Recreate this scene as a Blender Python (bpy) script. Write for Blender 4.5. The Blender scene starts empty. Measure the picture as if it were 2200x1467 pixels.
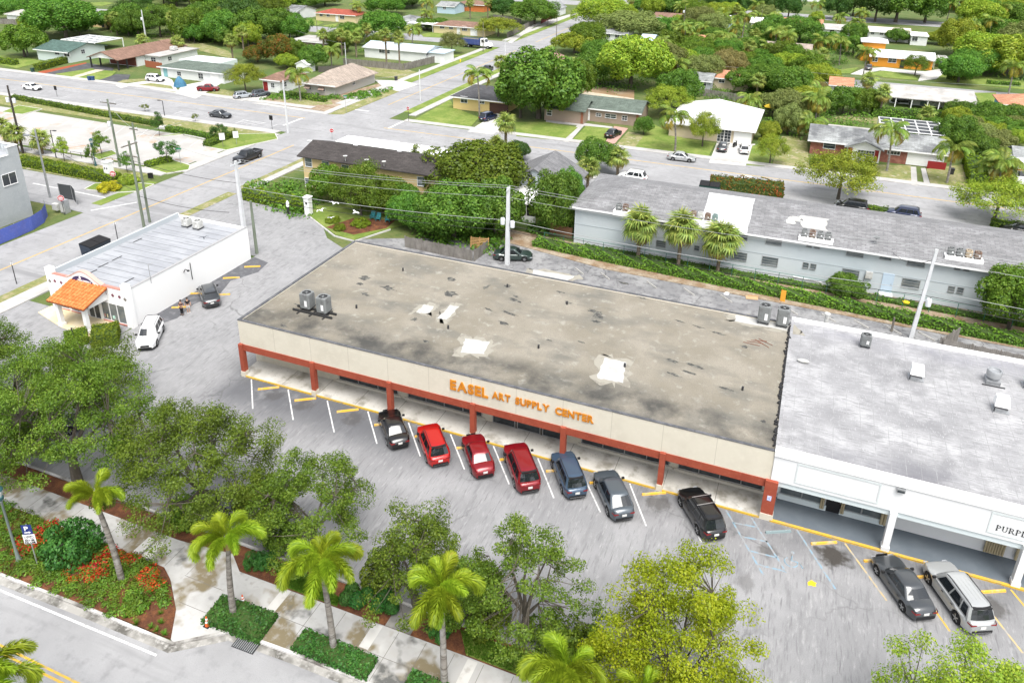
import bpy, math, random
import numpy as np
from mathutils import Vector, Matrix
rad = math.radians
sc = bpy.context.scene
COL = sc.collection
# ------------------------------------------------------------------ camera, sky, sun, exposure
H = 40.0                                   # the drone's height above the lot, metres
FPX, PITCH, ROLL, YAW, CY = 1646.25, rad(22.134), rad(.887), rad(-21.491), 469.57
FWD = np.array([math.sin(YAW)*math.cos(PITCH), math.cos(YAW)*math.cos(PITCH), -math.sin(PITCH)])
_r = np.array([math.cos(YAW), -math.sin(YAW), 0.0]); _u = np.cross(_r, FWD)
CR = _r*math.cos(ROLL)+_u*math.sin(ROLL); CU = -_r*math.sin(ROLL)+_u*math.cos(ROLL)
cam = bpy.data.cameras.new('camera'); camo = bpy.data.objects.new('camera', cam); COL.objects.link(camo)
cam.lens = FPX/2200*36; cam.sensor_width = 36; cam.sensor_fit = 'HORIZONTAL'
cam.shift_y = (CY-733.5)/2200; cam.clip_start = .5; cam.clip_end = 3000
camo.matrix_world = Matrix(((CR[0], CU[0], -FWD[0], 0), (CR[1], CU[1], -FWD[1], 0), (CR[2], CU[2], -FWD[2], H), (0, 0, 0, 1)))
sc.camera = camo
SUN_EL, SUN_AZ = rad(64), rad(145)         # overcast: a weak, very wide sun from the front right
w = bpy.data.worlds.new('World'); sc.world = w; w.use_nodes = True
nt = w.node_tree; nt.nodes.clear()
sky = nt.nodes.new('ShaderNodeTexSky'); sky.sky_type = 'NISHITA'; sky.sun_disc = False
sky.sun_elevation = SUN_EL; sky.sun_rotation = SUN_AZ; sky.air_density = 1.0; sky.dust_density = 3.0; sky.ozone_density = 1.0
hs = nt.nodes.new('ShaderNodeHueSaturation'); hs.inputs['Saturation'].default_value = .28
bg = nt.nodes.new('ShaderNodeBackground'); bg.inputs['Strength'].default_value = .095
wo = nt.nodes.new('ShaderNodeOutputWorld')
nt.links.new(sky.outputs[0], hs.inputs['Color']); nt.links.new(hs.outputs[0], bg.inputs[0]); nt.links.new(bg.outputs[0], wo.inputs[0])
sl = bpy.data.lights.new('sun', 'SUN'); sl.energy = 1.5; sl.angle = rad(40); sl.color = (1, .97, .92)
so = bpy.data.objects.new('sun', sl); COL.objects.link(so)
so.rotation_euler = Vector((math.sin(SUN_AZ)*math.cos(SUN_EL), math.cos(SUN_AZ)*math.cos(SUN_EL), math.sin(SUN_EL))).to_track_quat('Z', 'Y').to_euler()
so.location = (0, 0, 80)
vs = sc.view_settings; vs.view_transform = 'Standard'; vs.look = 'None'; vs.gamma = 1; vs.exposure = 1.62
sc.cycles.max_bounces = 5; sc.cycles.diffuse_bounces = 3; sc.cycles.transparent_max_bounces = 6

# ------------------------------------------------------------------ survey: a point of the picture -> a point of the site at height z
def at(px, py, z=0.0):
    d = FWD+CR*(px-1100)/FPX-CU*(py-CY)/FPX
    t = (z-H)/d[2]
    return (float(d[0]*t), float(d[1]*t))
def ppm(x, y, z=0.0):
    return FPX/float(np.dot(np.array([x, y, z-H]), FWD))
def projy(x, y, z):
    d = np.array([x, y, z-H]); return CY-FPX*float(d@CU)/float(d@FWD)
def rise(x, y, py, z0=0.0):
    lo, hi = z0, 60.0
    for _ in range(40):
        m = (lo+hi)/2
        if projy(x, y, m) > py: lo = m
        else: hi = m
    return lo

# ------------------------------------------------------------------ materials
MATS = {}
def _n(t, k, **kw):
    n = t.nodes.new(k)
    for a, b in kw.items(): setattr(n, a, b)
    return n
def mat(name, col, rough=.85, var=(), bump=None, metal=0.0, spec=.3, obj=False, brick=None, coat=0, alpha=1.0, emit=None):
    """Principled material; var = (scale, colour, low, high, detail[, stretch]) noise layers mixed over col, bump = (scale, strength)"""
    if name in MATS: return MATS[name]
    m = bpy.data.materials.new(name); m.use_nodes = True; t = m.node_tree; b = t.nodes['Principled BSDF']
    b.inputs['Roughness'].default_value = rough; b.inputs['Metallic'].default_value = metal
    b.inputs['Specular IOR Level'].default_value = spec
    if coat: b.inputs['Coat Weight'].default_value = coat; b.inputs['Coat Roughness'].default_value = .04
    if alpha < 1: b.inputs['Alpha'].default_value = alpha
    if emit: b.inputs['Emission Color'].default_value = (*emit[0], 1); b.inputs['Emission Strength'].default_value = emit[1]
    cur = None
    if var or bump or brick:
        geo = _n(t, 'ShaderNodeTexCoord').outputs['Object'] if obj else _n(t, 'ShaderNodeNewGeometry').outputs['Position']
    for i, v in enumerate(var):
        s, c2, lo, hi, det = v[:5]
        src = geo
        if len(v) > 5:
            mp = _n(t, 'ShaderNodeMapping'); mp.inputs['Scale'].default_value = v[5]
            if len(v) > 6: mp.inputs['Rotation'].default_value = (0, 0, v[6])
            t.links.new(geo, mp.inputs[0]); src = mp.outputs[0]
        nz = _n(t, 'ShaderNodeTexNoise'); nz.inputs['Scale'].default_value = s; nz.inputs['Detail'].default_value = min(det,3.5); nz.inputs['Roughness'].default_value = .62
        off = _n(t, 'ShaderNodeVectorMath', operation='ADD'); off.inputs[1].default_value = (i*13.7, i*7.1, i*3.3)
        t.links.new(src, off.inputs[0]); t.links.new(off.outputs[0], nz.inputs['Vector'])
        mr = _n(t, 'ShaderNodeMapRange'); mr.inputs['From Min'].default_value = lo; mr.inputs['From Max'].default_value = hi
        t.links.new(nz.outputs[0], mr.inputs[0])
        mx = _n(t, 'ShaderNodeMix', data_type='RGBA')
        t.links.new(mr.outputs[0], mx.inputs[0])
        if cur is None: mx.inputs[6].default_value = (*col, 1)
        else: t.links.new(cur, mx.inputs[6])
        mx.inputs[7].default_value = (*c2, 1); cur = mx.outputs[2]
    if brick:
        br = _n(t, 'ShaderNodeTexBrick'); br.inputs['Scale'].default_value = 1
        br.inputs['Brick Width'].default_value = brick[0]; br.inputs['Row Height'].default_value = brick[1]; br.inputs['Mortar Size'].default_value = brick[2]
        br.inputs['Color1'].default_value = (.8, .8, .8, 1); br.inputs['Color2'].default_value = (1.15, 1.15, 1.15, 1); br.inputs['Mortar'].default_value = (*brick[3], 1)
        mp = _n(t, 'ShaderNodeMapping'); mp.inputs['Rotation'].default_value = brick[4] if len(brick) > 4 else (0, 0, 0)
        t.links.new(geo, mp.inputs[0]); t.links.new(mp.outputs[0], br.inputs['Vector'])
        mx = _n(t, 'ShaderNodeMix', data_type='RGBA', blend_type='MULTIPLY'); mx.inputs[0].default_value = 1
        if cur is None: mx.inputs[6].default_value = (*col, 1)
        else: t.links.new(cur, mx.inputs[6])
        t.links.new(br.outputs[0], mx.inputs[7]); cur = mx.outputs[2]
    if cur is None: b.inputs['Base Color'].default_value = (*col, 1)
    else: t.links.new(cur, b.inputs['Base Color'])
    if bump:
        nz = _n(t, 'ShaderNodeTexNoise'); nz.inputs['Scale'].default_value = bump[0]; nz.inputs['Detail'].default_value = 1
        t.links.new(geo, nz.inputs['Vector'])
        bp = _n(t, 'ShaderNodeBump'); bp.inputs['Strength'].default_value = bump[1]; bp.inputs['Distance'].default_value = .05
        t.links.new(nz.outputs[0], bp.inputs['Height']); t.links.new(bp.outputs[0], b.inputs['Normal'])
    MATS[name] = m
    return m
def cracks(m, scale, col, width, amount=1.0):
    """thin irregular crack lines over a material's colour"""
    t = m.node_tree; b = t.nodes['Principled BSDF']
    geo = _n(t, 'ShaderNodeNewGeometry').outputs['Position']
    nz = _n(t, 'ShaderNodeTexNoise'); nz.inputs['Scale'].default_value = .6; nz.inputs['Detail'].default_value = 4
    t.links.new(geo, nz.inputs['Vector'])
    ad = _n(t, 'ShaderNodeMix', data_type='RGBA', blend_type='LINEAR_LIGHT'); ad.inputs[0].default_value = .9
    t.links.new(geo, ad.inputs[6]); t.links.new(nz.outputs[1], ad.inputs[7])
    vo = _n(t, 'ShaderNodeTexVoronoi', feature='DISTANCE_TO_EDGE'); vo.inputs['Scale'].default_value = scale
    t.links.new(ad.outputs[2], vo.inputs['Vector'])
    mr = _n(t, 'ShaderNodeMapRange'); mr.inputs['From Min'].default_value = 0; mr.inputs['From Max'].default_value = width
    mr.inputs['To Min'].default_value = amount; mr.inputs['To Max'].default_value = 0
    t.links.new(vo.outputs[0], mr.inputs[0])
    n2 = _n(t, 'ShaderNodeTexNoise'); n2.inputs['Scale'].default_value = .11
    t.links.new(geo, n2.inputs['Vector'])
    m2 = _n(t, 'ShaderNodeMapRange'); m2.inputs['From Min'].default_value = .45; m2.inputs['From Max'].default_value = .6
    t.links.new(n2.outputs[0], m2.inputs[0])
    ml = _n(t, 'ShaderNodeMath', operation='MULTIPLY'); t.links.new(mr.outputs[0], ml.inputs[0]); t.links.new(m2.outputs[0], ml.inputs[1])
    mx = _n(t, 'ShaderNodeMix', data_type='RGBA'); t.links.new(ml.outputs[0], mx.inputs[0])
    old = b.inputs['Base Color'].links[0].from_socket
    t.links.new(old, mx.inputs[6]); mx.inputs[7].default_value = (*col, 1)
    t.links.new(mx.outputs[2], b.inputs['Base Color'])
    return m
def band(m, axis, lo, hi, col, noise=.35, nscale=.5, amount=1.0, also=()):
    """a stain of its own colour lying along a strip of the site (axis 0 = x, 1 = y), with ragged edges"""
    t = m.node_tree; b = t.nodes['Principled BSDF']
    geo = _n(t, 'ShaderNodeNewGeometry').outputs['Position']
    sp = _n(t, 'ShaderNodeSeparateXYZ'); t.links.new(geo, sp.inputs[0])
    mr = _n(t, 'ShaderNodeMapRange', interpolation_type='SMOOTHSTEP'); mr.inputs['From Min'].default_value = lo; mr.inputs['From Max'].default_value = hi
    t.links.new(sp.outputs[axis], mr.inputs[0])
    nz = _n(t, 'ShaderNodeTexNoise'); nz.inputs['Scale'].default_value = nscale; nz.inputs['Detail'].default_value = 6; nz.inputs['Roughness'].default_value = .65
    t.links.new(geo, nz.inputs['Vector'])
    mr2 = _n(t, 'ShaderNodeMapRange'); mr2.inputs['From Min'].default_value = noise; mr2.inputs['From Max'].default_value = noise+.28; mr2.inputs['To Max'].default_value = amount
    t.links.new(nz.outputs[0], mr2.inputs[0])
    ml = _n(t, 'ShaderNodeMath', operation='MULTIPLY'); t.links.new(mr.outputs[0], ml.inputs[0]); t.links.new(mr2.outputs[0], ml.inputs[1])
    for ax, l2, h2 in also:
        m3 = _n(t, 'ShaderNodeMapRange', interpolation_type='SMOOTHSTEP'); m3.inputs['From Min'].default_value = l2; m3.inputs['From Max'].default_value = h2; t.links.new(sp.outputs[ax], m3.inputs[0])
        k = _n(t, 'ShaderNodeMath', operation='MULTIPLY'); t.links.new(ml.outputs[0], k.inputs[0]); t.links.new(m3.outputs[0], k.inputs[1]); ml = k
    mx = _n(t, 'ShaderNodeMix', data_type='RGBA'); t.links.new(ml.outputs[0], mx.inputs[0])
    l = b.inputs['Base Color'].links
    if l: t.links.new(l[0].from_socket, mx.inputs[6])
    else: mx.inputs[6].default_value = b.inputs['Base Color'].default_value
    mx.inputs[7].default_value = (*col, 1)
    t.links.new(mx.outputs[2], b.inputs['Base Color'])
    return m
def spots(m, L, col, nscale=1.6):
    """oil spots of their own ragged shape soaked into a paving: L = (x, y, radius, strength)"""
    t = m.node_tree; b = t.nodes['Principled BSDF']; geo = _n(t, 'ShaderNodeNewGeometry').outputs['Position']
    nz = _n(t, 'ShaderNodeTexNoise'); nz.inputs['Scale'].default_value = nscale; nz.inputs['Detail'].default_value = 4; t.links.new(geo, nz.inputs['Vector']); acc = None
    for x, y, r, a in L:
        d = _n(t, 'ShaderNodeVectorMath', operation='DISTANCE'); d.inputs[1].default_value = (x, y, 0); t.links.new(geo, d.inputs[0])
        e = _n(t, 'ShaderNodeMath', operation='MULTIPLY_ADD'); e.inputs[1].default_value = -1.6*r; t.links.new(nz.outputs[0], e.inputs[0]); t.links.new(d.outputs['Value'], e.inputs[2])
        mr = _n(t, 'ShaderNodeMapRange', interpolation_type='SMOOTHSTEP'); mr.inputs['From Min'].default_value = r*.25; mr.inputs['From Max'].default_value = -r*.35; mr.inputs['To Max'].default_value = a; t.links.new(e.outputs[0], mr.inputs[0])
        if acc is None: acc = mr.outputs[0]
        else: k = _n(t, 'ShaderNodeMath', operation='MAXIMUM'); t.links.new(acc, k.inputs[0]); t.links.new(mr.outputs[0], k.inputs[1]); acc = k.outputs[0]
    mx = _n(t, 'ShaderNodeMix', data_type='RGBA'); t.links.new(acc, mx.inputs[0]); t.links.new(b.inputs['Base Color'].links[0].from_socket, mx.inputs[6]); mx.inputs[7].default_value = (*col, 1); t.links.new(mx.outputs[2], b.inputs['Base Color'])
def leafmat(name, c1, c2, c3, trans=.3, dry=None):
    if name in MATS: return MATS[name]
    m = bpy.data.materials.new(name); m.use_nodes = True; t = m.node_tree; t.nodes.clear()
    g = _n(t, 'ShaderNodeNewGeometry'); oi = _n(t, 'ShaderNodeObjectInfo')
    rp = _n(t, 'ShaderNodeValToRGB'); e = rp.color_ramp.elements
    e[0].position = 0; e[0].color = (*c1, 1); e[1].position = 1; e[1].color = (*c3, 1)
    k = e.new(.5); k.color = (*c2, 1)
    if dry: k = e.new(.97); k.color = (*c3, 1); e[-1].color = (*dry, 1)
    nz = _n(t, 'ShaderNodeTexNoise'); nz.inputs['Scale'].default_value = .55; nz.inputs['Detail'].default_value = 2
    t.links.new(g.outputs['Position'], nz.inputs['Vector'])
    a = _n(t, 'ShaderNodeMath', operation='MULTIPLY_ADD'); a.inputs[1].default_value = .6
    t.links.new(g.outputs['Random Per Island'], a.inputs[0])
    mr = _n(t, 'ShaderNodeMapRange'); mr.inputs['From Min'].default_value = .3; mr.inputs['From Max'].default_value = .7; mr.inputs['To Max'].default_value = .4
    t.links.new(nz.outputs[0], mr.inputs[0]); t.links.new(mr.outputs[0], a.inputs[2])
    t.links.new(a.outputs[0], rp.inputs[0])
    hs = _n(t, 'ShaderNodeHueSaturation')
    h1 = _n(t, 'ShaderNodeMapRange'); h1.inputs['To Min'].default_value = .485; h1.inputs['To Max'].default_value = .515
    v1 = _n(t, 'ShaderNodeMapRange'); v1.inputs['To Min'].default_value = .82; v1.inputs['To Max'].default_value = 1.2
    t.links.new(oi.outputs['Random'], h1.inputs[0]); t.links.new(oi.outputs['Random'], v1.inputs[0])
    t.links.new(h1.outputs[0], hs.inputs['Hue']); t.links.new(v1.outputs[0], hs.inputs['Value']); t.links.new(rp.outputs[0], hs.inputs['Color'])
    d = _n(t, 'ShaderNodeBsdfDiffuse'); tr = _n(t, 'ShaderNodeBsdfTranslucent'); mx = _n(t, 'ShaderNodeMixShader'); mx.inputs[0].default_value = trans
    gl = _n(t, 'ShaderNodeBsdfGlossy'); gl.inputs['Roughness'].default_value = .45; gl.inputs['Color'].default_value = (.9, .95, 1, 1)
    m2 = _n(t, 'ShaderNodeMixShader'); m2.inputs[0].default_value = .012
    t.links.new(hs.outputs[0], d.inputs[0]); t.links.new(hs.outputs[0], tr.inputs[0])
    t.links.new(d.outputs[0], mx.inputs[1]); t.links.new(tr.outputs[0], mx.inputs[2])
    t.links.new(mx.outputs[0], m2.inputs[1]); t.links.new(gl.outputs[0], m2.inputs[2])
    o = _n(t, 'ShaderNodeOutputMaterial'); t.links.new(m2.outputs[0], o.inputs[0])
    MATS[name] = m
    return m

# ------------------------------------------------------------------ mesh building
class MB:
    def __init__(s): s.v = []; s.f = []; s.m = []
    def add(s, vs, fs, mi=0):
        n = len(s.v); s.v += [tuple(p) for p in vs]; s.f += [tuple(i+n for i in f) for f in fs]; s.m += [mi]*len(fs); return s
    def box(s, x0, y0, z0, x1, y1, z1, mi=0):
        return s.add([(x0,y0,z0),(x1,y0,z0),(x1,y1,z0),(x0,y1,z0),(x0,y0,z1),(x1,y0,z1),(x1,y1,z1),(x0,y1,z1)],
                     [(3,2,1,0),(4,5,6,7),(0,1,5,4),(1,2,6,5),(2,3,7,6),(3,0,4,7)], mi)
    def cbox(s, cx, cy, cz, sx, sy, sz, mi=0, rz=0):
        if not rz: return s.box(cx-sx/2, cy-sy/2, cz-sz/2, cx+sx/2, cy+sy/2, cz+sz/2, mi)
        n = len(s.v); s.box(-sx/2,-sy/2,cz-sz/2,sx/2,sy/2,cz+sz/2,mi); c, q = math.cos(rz), math.sin(rz)
        s.v[n:] = [(cx+x*c-y*q, cy+x*q+y*c, z) for x, y, z in s.v[n:]]; return s
    def prism(s, poly, z0, z1, mi=0, top=True, bot=False):
        a = sum(poly[i][0]*poly[(i+1)%len(poly)][1]-poly[(i+1)%len(poly)][0]*poly[i][1] for i in range(len(poly)))
        if a < 0: poly = poly[::-1]
        n = len(poly); vs = [(x,y,z0) for x,y in poly]+[(x,y,z1) for x,y in poly]
        fs = [(i,(i+1)%n,n+(i+1)%n,n+i) for i in range(n)]
        if top: fs.append(tuple(range(n,2*n)))
        if bot: fs.append(tuple(range(n-1,-1,-1)))
        return s.add(vs, fs, mi)
    def cyl(s, cx, cy, z0, z1, r0, r1=None, n=12, mi=0, cap=True):
        r1 = r0 if r1 is None else r1
        vs = [(cx+r0*math.cos(2*math.pi*i/n), cy+r0*math.sin(2*math.pi*i/n), z0) for i in range(n)]+[(cx+r1*math.cos(2*math.pi*i/n), cy+r1*math.sin(2*math.pi*i/n), z1) for i in range(n)]
        fs = [(i,(i+1)%n,n+(i+1)%n,n+i) for i in range(n)]
        if cap: fs += [tuple(range(n,2*n)), tuple(range(n-1,-1,-1))]
        return s.add(vs, fs, mi)
    def lathe(s, prof, cx=0, cy=0, n=14, mi=0):
        k = len(prof); vs = [(cx+r*math.cos(2*math.pi*i/n), cy+r*math.sin(2*math.pi*i/n), z) for r, z in prof for i in range(n)]
        fs = [(j*n+i, j*n+(i+1)%n, (j+1)*n+(i+1)%n, (j+1)*n+i) for j in range(k-1) for i in range(n)]
        fs += [tuple(range((k-1)*n, k*n)), tuple(range(n-1,-1,-1))]
        return s.add(vs, fs, mi)
    def tube(s, pts, r, n=6, mi=0, cap=True):
        if not isinstance(r, (list, tuple)): r = [r]*len(pts)
        P = [Vector(p) for p in pts]; k = len(P); vs = []; up = Vector((0,0,1))
        for i, p in enumerate(P):
            d = (P[min(i+1,k-1)]-P[max(i-1,0)]).normalized()
            a = d.cross(up if abs(d.z) < .95 else Vector((1,0,0))).normalized(); b = a.cross(d)
            for j in range(n):
                q = 2*math.pi*j/n; vs.append(tuple(p+(a*math.cos(q)+b*math.sin(q))*r[i]))
        fs = [(i*n+j, i*n+(j+1)%n, (i+1)*n+(j+1)%n, (i+1)*n+j) for i in range(k-1) for j in range(n)]
        if cap: fs += [tuple(range(n-1,-1,-1)), tuple(range((k-1)*n, k*n))]
        return s.add(vs, fs, mi)
    def quad(s, a, b, c, d, mi=0): return s.add([a,b,c,d], [(0,1,2,3)], mi)
    def ball(s, c, r, n=8, k=6, mi=0):
        if not isinstance(r, (tuple, list)): r = (r, r, r)
        vs = [(c[0], c[1], c[2]-r[2])]
        for j in range(1, k):
            t = -math.pi/2+math.pi*j/k
            vs += [(c[0]+r[0]*math.cos(t)*math.cos(2*math.pi*i/n), c[1]+r[1]*math.cos(t)*math.sin(2*math.pi*i/n), c[2]+r[2]*math.sin(t)) for i in range(n)]
        vs.append((c[0], c[1], c[2]+r[2])); L = len(vs)-1
        fs = [(0, 1+(i+1)%n, 1+i) for i in range(n)]
        for j in range(k-2): fs += [(1+j*n+i, 1+j*n+(i+1)%n, 1+(j+1)*n+(i+1)%n, 1+(j+1)*n+i) for i in range(n)]
        fs += [(1+(k-2)*n+i, 1+(k-2)*n+(i+1)%n, L) for i in range(n)]
        return s.add(vs, fs, mi)
    def mesh(s, name, mats, smooth=None):
        me = bpy.data.meshes.new(name); me.from_pydata(s.v, [], s.f)
        for m in (mats if isinstance(mats, (list, tuple)) else [mats]): me.materials.append(m)
        if any(s.m): me.polygons.foreach_set('material_index', s.m)
        if smooth:
            me.polygons.foreach_set('use_smooth', [True]*len(me.polygons)); me.set_sharp_from_angle(angle=rad(smooth))
        return me
    def build(s, name, mats, parent=None, smooth=None, local=False):
        """links the collected shapes as ONE object; shapes are in site coordinates unless local"""
        o = bpy.data.objects.new(name, None if not s.v else s.mesh(name, mats, smooth)); COL.objects.link(o)
        if parent is not None:
            o.parent = parent
            if not local:
                L = parent['_o'] if '_o' in parent else (0, 0, 0)
                o.location = (-L[0], -L[1], -L[2])
        return o
def inst(name, me, parent=None, loc=(0,0,0), rz=0, scale=1, rot=None):
    o = bpy.data.objects.new(name, me); COL.objects.link(o)
    if parent is not None: o.parent = parent
    o.location = loc; o.rotation_euler = rot if rot else (0, 0, rz)
    o.scale = scale if isinstance(scale, (tuple, list)) else (scale,)*3
    return o
def tag(o, label, cat, group=None):
    o['label'] = label; o['category'] = cat
    if group: o['group'] = group
    return o
ORIG = []
def thing(name, label, cat, loc=(0,0,0), rz=0, group=None):
    o = bpy.data.objects.new(name, None); COL.objects.link(o); o.empty_display_size = .3
    o.location = loc; o.rotation_euler = (0,0,rz); o['_o'] = list(map(float, loc)); ORIG.append(o)
    return tag(o, label, cat, group)
def struct(name, poly, z0, z1, m):
    b = MB(); b.prism(poly, z0, z1); o = b.build(name, m); o['kind'] = 'structure'; return o
def setmat(o, m, i=0):
    o.material_slots[i].link = 'OBJECT'; o.material_slots[i].material = m
# ------------------------------------------------------------------ the setting: ground, roads, lots, pavements
GRASS = mat('grass', (.07,.11,.025), .95, [(.12,(.125,.135,.045),.42,.62,4),(1.7,(.05,.09,.02),.45,.75,5),(9,(.12,.17,.05),.5,.8,3)], (30,.5))
LAWN = mat('lawn', (.125,.185,.03), .95, [(.3,(.21,.25,.06),.42,.66,4),(2.5,(.085,.14,.025),.48,.8,5),(.9,(.25,.24,.09),.6,.75,4)], (35,.5))
DRYGRASS = mat('dry_grass', (.2,.2,.07), .95, [(.35,(.3,.26,.15),.45,.6,5),(2,(.12,.16,.045),.42,.7,5),(.9,(.38,.36,.3),.6,.72,5)], (30,.5))
SOIL = mat('soil', (.22,.15,.09), .95, [(.6,(.34,.29,.22),.4,.65,5),(4,(.12,.07,.04),.5,.8,4)], (12,.5))
MULCH = mat('mulch', (.095,.036,.018), .95, [(1.1,(.19,.075,.03),.45,.66,5),(9,(.06,.025,.014),.48,.75,4),(22,(.25,.12,.06),.58,.75,3)], (25,.9))
ASPH = mat('asphalt', (.235,.235,.24), .92, [(.25,(.30,.30,.305),.4,.65,5),(1.5,(.18,.18,.185),.52,.78,6),(.5,(.33,.33,.33),.5,.75,4,(.35,2.2,1))], (60,.25))
cracks(ASPH, .14, (.1,.1,.1), .012, .6)
ROAD = mat('road_asphalt', (.255,.255,.26), .92, [(.2,(.31,.31,.315),.4,.65,5),(1.3,(.2,.2,.205),.52,.78,6),(.5,(.2,.2,.205),.55,.7,4,(.08,1.2,1)),(30,(.2,.2,.205),.52,.76,2)], (60,.25))
LOT = mat('lot_asphalt', (.225,.225,.23), .92, [(.2,(.275,.275,.28),.42,.64,6),(.9,(.165,.165,.17),.52,.76,7,(1.8,.45,1),.7),(4,(.32,.32,.32),.55,.75,6,(1.2,.3,1),.6),(3.2,(.135,.135,.14),.56,.74,4,(2.5,.25,1),.72),(24,(.15,.15,.153),.52,.74,3)], (45,.45))
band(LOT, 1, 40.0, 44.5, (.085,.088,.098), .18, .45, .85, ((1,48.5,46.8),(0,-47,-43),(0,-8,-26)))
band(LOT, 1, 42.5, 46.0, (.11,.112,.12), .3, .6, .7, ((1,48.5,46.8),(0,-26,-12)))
band(LOT, 0, -44, -58, (.3,.3,.305), .42, 1.3, .75)
spots(LOT, [(*at(1790,1192),1.3,.9),(*at(2140,1308),.9,.6),(*at(1415,1080),1.1,.55),(*at(1650,1185),.8,.5),(*at(655,870),1.0,.4),(*at(760,900),1.1,.4),(*at(1600,1250),.8,.35),(*at(590,850),1.0,.35)], (.035,.03,.024))
cracks(LOT, .09, (.085,.085,.085), .008, .7)
ALLEY = mat('alley_asphalt', (.19,.19,.195), .92, [(.3,(.27,.27,.27),.42,.6,6),(1.2,(.1,.1,.105),.48,.72,6)], (50,.3)); cracks(ALLEY, .35, (.06,.06,.06), .02)
CONC = mat('concrete', (.46,.45,.43), .9, [(.35,(.56,.55,.53),.4,.65,4),(1.2,(.3,.285,.26),.55,.75,6)], (40,.2))
WALKC = mat('wet_stained_concrete', (.34,.335,.325), .8, [(.28,(.42,.415,.405),.42,.56,3),(.3,(.17,.14,.085),.5,.58,5),(.42,(.1,.1,.095),.57,.66,5),(2,(.33,.32,.3),.5,.8,5)], (40,.15))
WHITEPAINT = mat('road_paint_white', (.55,.55,.55), .8, [(4,(.3,.3,.3),.5,.68,5)])
YPAINT = mat('road_paint_yellow', (.56,.35,.045), .8, [(3,(.33,.26,.15),.5,.7,5)])
BPAINT = mat('road_paint_blue', (.19,.29,.36), .85, [(2.2,(.25,.255,.26),.42,.56,5)])
def rect(x0, y0, x1, y1): return [(x0,y0),(x1,y0),(x1,y1),(x0,y1)]
def P2(*pts, z=0.0): return [at(a, b, z) for a, b in pts]
struct('ground', rect(-900,-200,700,1500), -.4, -.03, GRASS)
# cross street (x about -84), back street (y about 124), front road
XW, XE = -91.0, -78.6
YS, YN = 113.5, 133.0
struct('cross_street', rect(XW,-30,XE,460), -.2, .0, ROAD)
struct('back_street', rect(-420,YS+1,200,YN-2), -.2, .004, ROAD)
struct('front_road', [(-140,-8),(-29.3,-8),(60,-8),(60,24.9),(-20.5,24.6),(-25.2,24.3),(-27.3,24.1),(-30.0,22.2),(-50,21.8),(-140,20.8)], -.2, .006, ROAD)
for (y0,y1,x0,x1) in ((219,230,-420,-78.6),(205.5,215,-24,260),(336,352,-420,330),(440,452,-420,500)):
    struct('far_street', rect(x0,y0,x1,y1), -.2, .008, ROAD)
# the strip mall's lot: front lot, side drive, rear alley
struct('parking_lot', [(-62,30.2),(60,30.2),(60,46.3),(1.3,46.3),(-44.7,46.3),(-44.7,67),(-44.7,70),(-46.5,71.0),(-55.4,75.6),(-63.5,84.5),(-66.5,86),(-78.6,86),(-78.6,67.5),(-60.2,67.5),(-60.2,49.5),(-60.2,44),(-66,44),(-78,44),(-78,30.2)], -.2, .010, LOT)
struct('rear_alley', [(-44.7,66.6),(60,66.8),(60,79.6),(10,80.2),(-20,81.0),(-33,83.5),(-36,82.5),(-44,80.5),(-48.5,78.5),(-52.8,76.2),(-47,74.5),(-46.5,71),(-44.7,70)], -.2, .014, ALLEY)

KERB = mat('kerb_concrete', (.34,.33,.31), .9, [(.8,(.12,.11,.1),.46,.62,5),(.3,(.52,.51,.5),.45,.6,3)], (40,.2))
# front strip along the road: kerb line, gutter, flower bed, pavement flags, mulch and grass strips
kl = [(-140,20.9),(-60,21.7),(-43.4,22.1),(-35.7,22.35),(-29.6,22.45),(-27.1,24.35),(-26.2,24.45),(-22.7,24.6),(-19.5,24.65),(60,25.0)]
def strip(line, w0, w1):
    L = [Vector((x,y)) for x,y in line]; A = []; B = []
    for i,p in enumerate(L):
        d = (L[min(i+1,len(L)-1)]-L[max(i-1,0)]).normalized(); n = Vector((-d.y,d.x))
        A.append(tuple(p+n*w0)); B.append(tuple(p+n*w1))
    return A+B[::-1]
def ribbon(name, line, w0, w1, z0, z1, m):
    o = struct(name, strip(line, w0, w1), z0, z1, m); return o
ribbon('gutter', kl, -.45, 0, -.1, .012, mat('gutter_concrete', (.3,.29,.27), .9, [(.5,(.1,.095,.085),.45,.6,5),(3,(.4,.39,.37),.5,.75,4)]))
ribbon('kerb', kl, 0, .18, -.1, .14, KERB)
struct('flower_bed', [(-140,21.1),(-43.4,22.3),(-35.7,22.55),(-30.0,22.75),(-31.2,24.4),(-33.2,26.0),(-34.3,26.6),(-49.4,26.6),(-140,26.6)], -.1, .11, MULCH)
walk = struct('pavement', [(-140,26.62),(-34.3,26.62),(-33.2,26.02),(-31.2,24.42),(-29.95,22.7),(-29.6,22.62),(-27.3,24.5),(-26.2,24.63),(-18,24.84),(60,25.2),(60,28.25),(-14,28.3),(-29.6,28.2),(-31.0,29.2),(-35,28.75),(-140,28.45)], -.1, .10, WALKC)
JOINT = mat('joint_dark', (.15,.14,.125), .95)
jb = MB()
for i in range(46):
    x = -60+i*1.83
    if x < -32: jb.box(x, 26.7, .1, x+.03, 28.5, .103)
    elif x > -27: jb.box(x, 24.8, .1, x+.03, 28.2, .103)
jb.box(-31.5,24.9,.1,-27.8,24.93,.103); jb.box(-32.6,26.6,.1,-29.6,26.63,.103); jb.box(-26,26.4,.1,0,26.43,.103)
j = jb.build('pavement_joint', JOINT, walk); j['kind'] = 'stuff'
pb = MB()
for x in (-37.2,-26.2,-19.6,-13.4,-36.4): pb.box(x, 26.75 if x < -30 else 26.5, .1, x+.62, 28.2, .104)
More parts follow.
